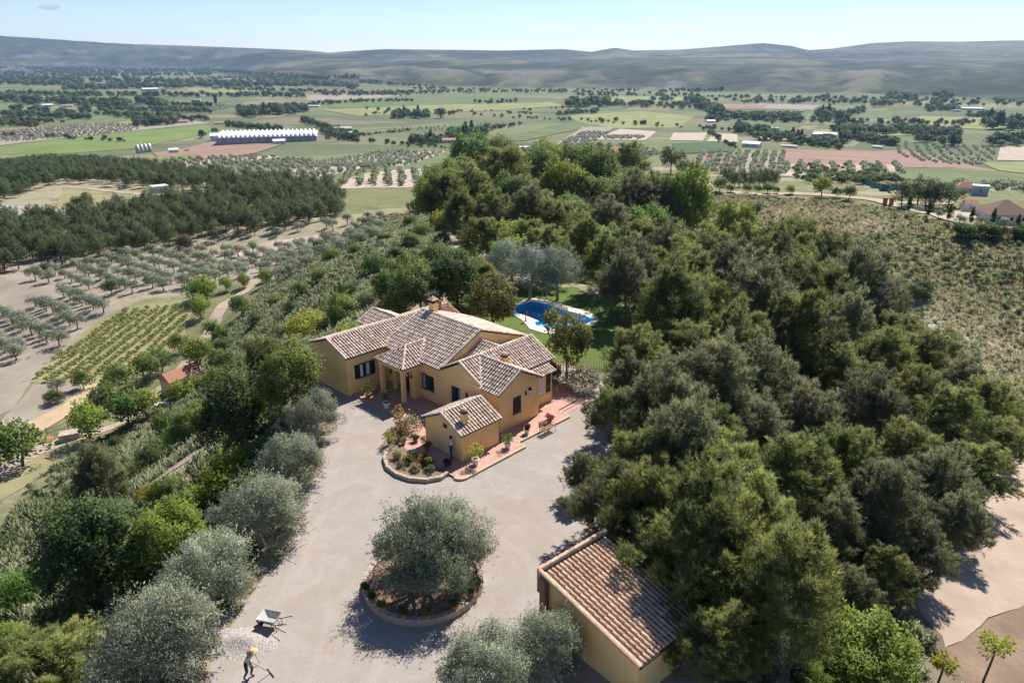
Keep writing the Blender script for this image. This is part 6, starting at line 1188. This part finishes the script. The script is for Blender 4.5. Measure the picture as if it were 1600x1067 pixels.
# --- the valley: tree belts
BELT = [(0,126,560,136,150,8),(0,150,480,152,110,8),(0,108,330,114,140,4.5),(0,172,330,190,60,9),(330,140,640,150,60,6),(330,112,520,124,70,5),(640,140,1100,150,50,5),(1000,158,1600,166,60,8),(1100,190,1600,196,60,9),(560,172,900,190,22,6),(900,190,1150,205,20,7),(330,205,700,232,40,7),(0,212,200,222,16,7),(0,122,330,118,100,6),(60,112,330,110,70,4),(0,117,200,115,60,5),(100,140,480,134,140,9),(0,132,120,134,40,8),(480,132,560,140,20,8),(0,158,60,162,16,12),(45,162,130,160,20,10),(100,163,200,168,44,13),(215,163,260,168,14,12),(130,172,330,176,60,8),(0,180,140,186,56,9),(0,195,60,198,24,8),(0,188,100,192,30,7),(230,165,330,168,25,8),(375,180,480,175,60,13),(480,165,560,160,20,6),
 (213,196,275,192,44,13),(355,197,440,205,44,8),(470,190,560,215,44,9),(500,208,560,222,24,11),(560,160,650,158,25,5),(500,150,720,145,60,6),(560,128,700,140,30,5),(615,184,668,184,24,12),(740,162,810,160,14,6),(790,178,830,178,10,4),(640,226,690,220,28,14),(700,218,760,212,34,17),(560,212,640,205,30,4),(750,205,815,195,20,6),(885,167,950,165,28,12),(950,165,1100,170,35,9),(870,180,940,176,20,7),
 (720,146,1000,143,40,5),(1030,145,1130,142,25,6),(1080,160,1130,185,40,12),(1110,180,1125,182,8,20),(1130,185,1250,188,64,11),(1270,183,1325,192,28,16),(1300,206,1500,211,100,12),(1320,180,1350,176,10,10),(1365,167,1392,165,7,11),(1385,152,1430,157,26,10),(1445,172,1500,173,20,9),(1460,154,1490,153,9,12),(1535,197,1600,202,22,20),(1150,207,1210,212,24,15),(1180,217,1320,232,66,14),(1320,214,1400,227,44,12),
 (1430,216,1460,223,10,14),(1470,229,1500,227,6,17),(1545,229,1600,227,12,18),(1240,162,1300,152,20,6),(1510,182,1570,185,18,8),(1250,227,1330,220,22,15),(700,205,860,250,30,6),(1100,205,1160,240,14,8),(280,290,300,288,1,1),(560,180,900,170,20,5),(900,150,1600,160,70,6),(300,125,560,122,50,5)]
bp = []; bh = []
for x0, y0, x1, y1, n, h in BELT:
    for k in range(int(n*(1.7 if h < 14 else 1.2))):
        t = R.rand(); px = x0+(x1-x0)*t; py = y0+(y1-y0)*t+R.normal()*max(.8, h*.14); x, y, z, tt = ground_at(px, py); bp.append((x, y, z)); bh.append(h*tt*R.uniform(.55, 1.15))
bp = np.array(bp); bh = np.array(bh); size = bh/np.hypot(bp[:, 0], bp[:, 1]); o = np.argsort(-size)
for i in o[:285]:
    T = FT[R.randint(4)] if R.rand() > .08 else PO
    T.single('valley_tree', *bp[i]-np.array([0, 0, .2]), bh[i]/T.H*(1 if T is not PO else 1.25), R.uniform(0, 6.28), 'broad dark tree in the belts and hedgerows of the valley floor', 'tree', 'trees of the valley floor')
rest = o[285:]; pk = R.randint(4, size=len(rest))
for k in range(4):
    q = rest[pk == k]; src = bpy.data.objects.new('tree_belt_source', FT[k].crown); gn_scatter('tree_belt', bp[q]-np.array([0, 0, .2]), bh[q]/FT[k].H, src, 'belts of small distant trees across the valley floor', 'trees')
T_ = FT[0]; at_base(T_, 'valley_tree', 690, 185, 15, 'single round dark tree standing in the middle of the valley fields', 'tree'); at_base(T_, 'valley_tree', 316, 217, 12, 'round dark tree at the left corner of the farm sheds', 'tree'); at_base(PO, 'poplar', 338, 167, 17, 'lone slender poplar in the left valley fields', 'poplar'); at_base(PO, 'poplar', 1107, 172, 16, 'slender poplar right of the valley centre', 'poplar')
# orchards of dots
ORCH = [([(0,222),(90,222),(215,204),(215,194),(120,196),(0,206)], 9, 9), ([(200,172),(330,160),(372,168),(300,181),(215,179)], 13, 10), ([(380,281),(440,264),(520,250),(600,238),(700,235),(660,252),(590,264),(500,278),(420,284)], 9, 8), ([(150,263),(205,256),(300,249),(400,243),(440,246),(330,259),(230,267)], 11, 9), ([(300,262),(380,248),(500,250),(400,272),(330,276)], 10, 9), ([(850,248),(862,232),(915,205),(958,205),(925,225),(900,246)], 9, 8), ([(830,252),(848,228),(1000,226),(1040,240),(1000,252)], 10, 9), ([(1385,222),(1480,222),(1560,228),(1552,250),(1500,262),(1430,252)], 11, 10), ([(1470,288),(1600,288),(1600,304),(1490,304)], 9, 9), ([(0,236),(0,246),(170,262),(240,258),(140,256)], 12, 9), ([(940,214),(1010,212),(1004,218),(944,219)], 9, 6),
        ([(565,205),(700,198),(815,190),(815,196),(700,206)], 20, 14), ([(480,296),(500,272),(520,272),(530,300)], 12, 12), ([(700,240),(850,225),(845,250),(720,262)], 15, 12)]
op = np.concatenate([fill(W2(p), a, .18, .4, b) for p, a, b in ORCH])
cols = []
for k in range(8):
    a, b = gp(548+k*19.5, 270-k*.6), gp(536+k*23.5, 290)
    for t in np.linspace(0, 1, 13): cols.append((a[0]+(b[0]-a[0])*t+R.normal()*.5, a[1]+(b[1]-a[1])*t+R.normal()*.5))
for k in range(10):
    a, b = gp(1098+k*14, 240-k*.2), gp(1082+k*15, 272)
    for t in np.linspace(0, 1, 26): cols.append((a[0]+(b[0]-a[0])*t+R.normal()*.7, a[1]+(b[1]-a[1])*t+R.normal()*.7))
for k in range(8):
    a, b = gp(1228+k*24, 257), gp(1230+k*25, 271)
    for t in np.linspace(0, 1, 12): cols.append((a[0]+(b[0]-a[0])*t+R.normal()*.7, a[1]+(b[1]-a[1])*t+R.normal()*.7))
op = np.r_[op, np.array(cols)]; op = op[R.rand(len(op)) > .08]
o = np.argsort(np.hypot(op[:, 0], op[:, 1])); op = op[o]
split_put(op, 0, FO, 2.9, 'x', '', '', '', 'far_olive_rows', 'rows of tiny olives in the distant groves', False)
# ------------------------------------------------------------ buildings of the valley
def bldg(name, label, cat, px, py, wpx, hpx, dm, rz=0.0, wall='white_wall', roof='tile_red', kind='gable', nwin=3, rh=.35, group=None, hip=False):
    """building whose left-bottom to right-bottom front spans wpx pixels at (px,py); dm = depth as share of width"""
    x, y, z, t = ground_at(px, py); W_ = wpx*t; H_ = hpx*t*1.02; D_ = W_*dm; e = empty(name, (x, y, z), rz-math.atan2(x, y)); tag(e, label, cat, group); h = H_*(1-rh)
    MB().box(-W_/2, W_/2, 0, D_, -1.5, h).build('wall', M[wall], e)
    o_ = .04*W_; m = MB()
    if kind == 'hip': m.add([(-W_/2-o_,-o_,h),(W_/2+o_,-o_,h),(W_/2+o_,D_+o_,h),(-W_/2-o_,D_+o_,h),(-W_/2+D_/2,D_/2,H_),(W_/2-D_/2 if W_ > D_ else .1,D_/2,H_)], [(0,3,2,1),(0,1,5,4),(1,2,5),(2,3,4,5),(3,0,4)])
    elif kind == 'gable': m.add([(-W_/2-o_,-o_,h),(W_/2+o_,-o_,h),(W_/2+o_,D_+o_,h),(-W_/2-o_,D_+o_,h),(-W_/2-o_,D_/2,H_),(W_/2+o_,D_/2,H_)], [(0,3,2,1),(0,1,5,4),(1,2,5),(2,3,4,5),(3,0,4)])
    else: m.box(-W_/2-o_*.5, W_/2+o_*.5, -o_*.5, D_+o_*.5, h, H_)
    m.build('roof', M[roof], e)
    for k in range(nwin):
        q = -W_/2+W_*(k+.7)/(nwin+.4); w = MB().box(q-.035*W_, q+.035*W_, -.06, .0, h*.42, h*.78).build('window', M['shutter'], e)
    return e
M['tile_brown'] = tile_mat('brown_tile', (.20, .13, .10), (.34, .22, .16), (.13, .09, .07)); M['sheet'] = simple('white_metal_sheet', (.66, .68, .70), .5, .08, .2, .05); M['purple_wall'] = simple('grey_block_wall', (.30, .28, .30), .9, .15, .2, .1); M['greywall'] = simple('concrete_wall', (.42, .40, .37), .9, .15, .3, .2); M['net'] = simple('teal_netting', (.02, .14, .14), .8, .2, 1, .1); M['bluewall'] = simple('blue_grey_wall', (.34, .40, .46), .9, .1, .3, .1)
bldg('neighbour_villa', 'pale villa with a broad brown hipped tile roof at the right edge', 'house', 1578, 352, 62, 34, .9, .5, 'white_wall', 'tile_brown', 'hip', 3, .55)
bldg('pump_house', 'small pinkish building with a tile roof beside the neighbouring forecourt', 'house', 1515, 333, 18, 19, .8, .3, 'white_wall', 'tile_red', 'gable', 1, .25)
bldg('neighbour_house', 'house with a pink tile roof behind the pine clump', 'house', 1508, 302, 26, 16, .7, .2, 'white_wall', 'tile_red', 'hip', 2, .45); bldg('neighbour_annex', 'blue-grey block with a white canopy behind the small pink building', 'house', 1530, 307, 22, 16, .7, .1, 'bluewall', 'sheet', 'flat', 1, .15)
bldg('far_house', 'large brick-coloured house with hipped roof at the back of the central grove', 'house', 966, 250, 46, 18, .8, .2, 'brick', 'tile_red', 'hip', 3, .5)
bldg('hidden_house', 'house whose red tile roof shows between the grove pines', 'house', 912, 352, 46, 40, .7, .3, 'wall', 'tile_red', 'gable', 0, .5)
bldg('stone_hut', 'square grey hut on the clearing of the left forest', 'hut', 253, 302, 23, 11, .7, .3, 'greywall', 'sheet', 'flat', 1, .2)
sh_ = bldg('tiled_shed', 'low shed with a plain red tile roof beside the valley path', 'shed', 293, 597, 58, 22, .45, .55, 'trim', 'tile_red', 'gable', 1, .55)
# factory with sawtooth roof
x, y, z, t = ground_at(418, 224); fa = empty('factory', (x, y, z), -math.atan2(x, y)*-1+.55); tag(fa, 'huge farm factory with rows of white sawtooth roofs on the left valley floor', 'factory')
k_ = t; FWW, FD, FHh = 150*k_, 75*k_*1.1, 9*k_
MB().box(-FWW/2, FWW/2, 0, FD, -2, FHh).build('wall', M['purple_wall'], fa); MB().box(-FWW/2-1, FWW/2+1, -1, FD+1, FHh, FHh+.5).build('roof', M['sheet'], fa)
for i in range(22):
    x0 = -FWW/2+FWW*i/22; w = FWW/22; m = MB(); m.add([(x0,0,FHh+.5),(x0+w*.9,0,FHh+.5),(x0+w*.25,0,FHh+4.2),(x0,FD,FHh+.5),(x0+w*.9,FD,FHh+.5),(x0+w*.25,FD,FHh+4.2)], [(0,1,2),(5,4,3),(0,2,5,3),(1,4,5,2)]); m.build('sawtooth', M['sheet'], fa)
for i in range(12): MB().box(-FWW/2+FWW*(i+.25)/12, -FWW/2+FWW*(i+.7)/12, -.3, 0, FHh*.35, FHh*.7).build('window', M['bluewall'], fa)
for px, py, w, h, lb, ro in [(343,221,26,12,'white gabled shed at the left end of the factory','sheet'),(373,222,27,9,'grey shed in front of the factory','sheet'),(412,223,20,8,'brown building in front of the factory','channel'),(437,226,18,8,'small pale building at the right foot of the factory','sheet'),(272,240,14,8,'small white block house near the silos','sheet'),(292,237,7,4,'little red-roofed hut near the silos','tile_red'),
   (236,142,22,4,'long white shed in the far left fields','sheet'),(308,159,10,3,'small white building by the far left trees','sheet'),(75,167,14,4,'white building among the left trees','sheet'),(105,168,16,3,'second white building among the left trees','sheet'),(284,193,18,5,'farmhouse with pinkish roof beside the dark wood','tile_red'),(343,195,14,4,'long tile-roofed barn beyond the vineyard','tile_red'),
   (537,207,26,8,'flat brown warehouse right of the factory','greywall'),(550,213,12,7,'small white shed right of the factory','sheet'),(487,168,22,2.5,'long white greenhouse in the middle fields','sheet'),(695,224,32,7,'farmhouse with red tile roof between dark pines','tile_red'),(775,236,9,4,'little blue-white hut above the grove','sheet'),(818,233,14,4,'low grey-roofed hut above the grove','sheet'),
   (1193,221,15,6,'white house beside the striped orchard','sheet'),(1172,231,26,9,'white farm buildings behind the striped orchard','sheet'),(1288,214,32,6,'long pale blue warehouse among the right trees','sheet'),(1325,218,10,4,'white hut right of the blue warehouse','sheet'),(1210,203,12,3,'small white shed among the right trees','sheet'),(1370,232,14,3,'low white-roofed shed beside the brown field','sheet'),(1232,231,22,4,'grey shed left of the brown field','greywall'),
   (1111,192,12,4,'little white house in the right centre trees','sheet'),(1515,172,36,2.5,'row of white sheds at the foot of the right hills','sheet'),(1558,178,20,3,'white shed at the right hill foot','sheet'),(1495,175,10,3,'pale house near the right hill foot','sheet'),(1560,290,10,5,'small blue hut in the right olive plot','bluewall'),(1590,297,16,4,'teal roofed shelter at the right edge','net'),(760,143,14,5,'stone farm building below the central hills','channel'),
   (1425,296,20,7,'pink-roofed house behind the teal netting','tile_red'),(1320,200,20,3,'whitish farm by the central hedgerow','sheet'),(1250,176,8,3,'tiny white hut in the right fields','sheet'),(1460,158,9,4,'reddish house among the right hill-foot trees','tile_red')]:
    bldg('farm_building', lb, 'building', px, py, w, h, .55, R.uniform(-.3, .3), 'white_wall', ro, 'gable' if h > 3.5 else 'flat', 2 if w > 12 else 0, .35)
for k in range(4):
    x, y, z, t = ground_at(216+k*6.2, 240-k*.7); s = empty('silo', (x, y, z)); tag(s, ['leftmost grey grain silo of four','second grey grain silo from the left','third grey grain silo from the left','rightmost grey grain silo of four'][k], 'silo', 'four grain silos'); MB().lathe([(2.9*t, -1), (2.9*t, 11*t)], 14).build('drum', M['greywall'], s, True); MB().lathe([(3.1*t, 11*t), (.4*t, 13.4*t)], 14).build('cone_roof', M['steel'], s)
# village at the foot of the far left hills
for k in range(60):
    px = R.uniform(0, 62) if k < 46 else R.uniform(62, 200); py = 114-R.rand()*9*(1 if k < 46 else .6); w = R.uniform(3, 6)
    bldg('village_house', 'tiny pale house of the village under the far left plateau', 'house', px, py, w, R.uniform(2.4, 3.6), .8, R.uniform(-.5, .5), 'white_wall', 'tile_brown', 'gable', 0, .35, 'houses of the far village')
# teal net fence, gate of the neighbour, iron gate, garden table, stakes
pts = [gp(*p) for p in [(1332,277),(1345,285),(1360,292),(1375,298),(1390,299),(1408,297)]]; e = empty('net_fence', (pts[0][0], pts[0][1], float(Z(*pts[0])))); tag(e, 'teal windbreak netting fence beyond the right road', 'fence')
for k in range(5):
    a, b = Vector((*pts[k], float(Z(*pts[k]))))-e.location, Vector((*pts[k+1], float(Z(*pts[k+1]))))-e.location; d = (b-a).normalized(); nr = Vector((-d.y, d.x, 0))*.03
    MB().add([a-nr-Vector((0,0,.3)), b-nr-Vector((0,0,.3)), b+nr-Vector((0,0,.3)), a+nr-Vector((0,0,.3)), a-nr+Vector((0,0,2.2)), b-nr+Vector((0,0,2.2)), b+nr+Vector((0,0,2.2)), a+nr+Vector((0,0,2.2))], [(0,3,2,1),(4,5,6,7),(0,1,5,4),(1,2,6,5),(2,3,7,6),(3,0,4,7)]).build('net_panel', M['net'], e); MB().tube([a, a+Vector((0,0,2.4))], .06, 5).build('post', M['steel'], e)
for px, lb in ((1382,'left brown gate pillar of the neighbouring drive'),(1392,'right brown gate pillar of the neighbouring drive')): x, y, z, t = ground_at(px, 321); tag(MB(Matrix.Translation((x, y, z))).box(-.45,.45,-.45,.45,-.3,2.0).box(-.55,.55,-.55,.55,2.0,2.2).build('gate_pillar', M['brick']), lb, 'pillar')
x, y, z, t = ground_at(92, 680); e = empty('iron_gate', (x, y, z), .9); tag(e, 'dark iron gate across the stony path in the left valley', 'gate')
for s in (-1.6, 1.6): MB().tube([(s,0,-.2),(s,0,2.1)], .06, 6).build('post', M['iron'], e)
for z_ in (.3, 1.0, 1.7): MB().tube([(-1.6,0,z_),(1.6,0,z_)], .03, 5).build('rail', M['iron'], e)
for k in range(9): MB().tube([(-1.4+k*.35,0,.3),(-1.4+k*.35,0,1.7)], .015, 4).build('bar', M['iron'], e)
x, y, z, t = ground_at(256, 637); e = empty('garden_table', (x, y, z)); tag(e, 'table under a white cloth beneath the orchard trees', 'table'); MB().box(-1.4,1.4,-.6,.6,.72,.76).build('tabletop', M['white'], e)
for a in (-1.2, 1.2):
    for b in (-.5, .5): MB().tube([(a,b,0),(a,b,.72)], .04, 5).build('leg', M['iron'], e)
x, y, z, t = ground_at(247, 638); e = empty('garden_chair', (x, y, z)); tag(e, 'white chair at the left end of the table', 'chair'); MB().box(-.3,.3,-.3,.3,.42,.47).build('seat', M['white'], e); MB().box(-.3,.3,.25,.3,.47,1.0).build('backrest', M['white'], e)
for a in (-.25, .25):
    for b in (-.25, .25): MB().tube([(a,b,0),(a,b,.42)], .03, 5).build('leg', M['white'], e)
x, y, z, t = ground_at(76, 690); e = empty('orange_table', (x, y, z)); tag(e, 'little orange table on the stony path', 'table'); MB().box(-.9,.9,-.5,.5,.7,.76).build('tabletop', M['terracotta'], e)
for a in (-.8, .8):
    for b in (-.4, .4): MB().tube([(a,b,0),(a,b,.7)], .05, 5).build('leg', M['terracotta'], e)
x, y, z, t = ground_at(112, 686); o = addobj('boulder', STM[2], None, (x, y, z+.5)); o.scale = (3.4, 2.2, 1.7); o.rotation_euler = (0,0,.4); tag(o, 'large grey boulder between the iron gate and the bank', 'boulder')
for k, (px, py, lb) in enumerate([(214,783,'lowest'),(233,762,'second'),(256,740,'third'),(276,728,'fourth'),(296,713,'highest')]):
    x, y, z, t = ground_at(px, py); tag(MB(Matrix.Translation((x, y, z))).tube([(0,0,-.3),(.02,0,1.9)], .04, 6).build('fence_stake', M['steel']), lb+' thin metal stake of the wire fence along the footpath', 'stake')
def stones(name, label, cat, line, n, s0, s1, seed):
    r = np.random.RandomState(seed)
    for k in range(n):
        i = r.randint(len(line)-1); t = r.rand(); px = line[i][0]+(line[i+1][0]-line[i][0])*t+r.normal()*3; py = line[i][1]+(line[i+1][1]-line[i][1])*t+r.normal()*2
        x, y, z, tt = ground_at(px, py); o = addobj(name, STM[r.randint(5)], None, (x, y, z+.1)); s = r.uniform(s0, s1); o.scale = (s*r.uniform(.8,1.5), s, s*.7); o.rotation_euler = (r.uniform(-.3,.3), r.uniform(-.3,.3), r.uniform(0,6)); tag(o, label, cat, label)
stones('rock', 'pale rock lying along the stony path at the left edge', 'rock', [(0,735),(30,722),(60,708),(90,695)], 60, .3, .9, 3)
stones('rock', 'bleached rock at the wood edge near the drive', 'rock', [(905,745),(935,765),(925,790)], 30, .15, .5, 6)
# small white cloud, high and far
def cloud(px, py, wpx, dist):
    r = pix_ray(px, py); r = r/np.linalg.norm(r[:2])*dist; c = Vector((r[0], r[1], CH+r[2])); w = wpx*dist/1227; rr = np.random.RandomState(2); m = MB()
    import bmesh
    bm = bmesh.new()
    for k in range(16):
        a = rr.uniform(-1, 1); s = w*(.13+.12*rr.rand())*(1-abs(a)*.5); mat = Matrix.Translation((a*w*.45, rr.normal()*w*.1, rr.uniform(-.02,.05)*w)) @ Matrix.Diagonal((s, s, s*.7, 1)); bmesh.ops.create_icosphere(bm, subdivisions=2, radius=1, matrix=mat)
    me = bpy.data.meshes.new('cloud'); bm.to_mesh(me); bm.free(); cm = bpy.data.materials.new('cloud'); cm.use_nodes = True; N = cm.node_tree.nodes; L = cm.node_tree.links; N.clear(); o_ = N.new('ShaderNodeOutputMaterial'); v = N.new('ShaderNodeVolumePrincipled'); v.inputs['Density'].default_value = .016; v.inputs['Color'].default_value = (1,1,1,1); v.inputs['Anisotropy'].default_value = .72; L.new(v.outputs[0], o_.inputs['Volume']); me.materials.append(cm)
    o = addobj('cloud', me, None, c); tag(o, kind='stuff'); o['label'] = 'small white cloud in the upper left sky'; o['category'] = 'cloud'
cloud(75, 12, 28, 12000)
# ------------------------------------------------------------ the air
zt = float(GZ.max())+12
m = MB().box(-9900, 9900, -9900, 9900, -92, zt); me = m.mesh('haze', bpy.data.materials.new('haze')); hmz = me.materials[0]; hmz.use_nodes = True; N = hmz.node_tree.nodes; L = hmz.node_tree.links; N.clear(); o_ = N.new('ShaderNodeOutputMaterial'); v = N.new('ShaderNodeVolumePrincipled')
v.inputs['Density'].default_value = 4.3e-5; v.inputs['Color'].default_value = (.45, .66, 1, 1); v.inputs['Anisotropy'].default_value = .3; L.new(v.outputs[0], o_.inputs['Volume'])
hz = addobj('haze', me); tag(hz, kind='stuff'); hz['label'] = 'thin blue haze over the valley'
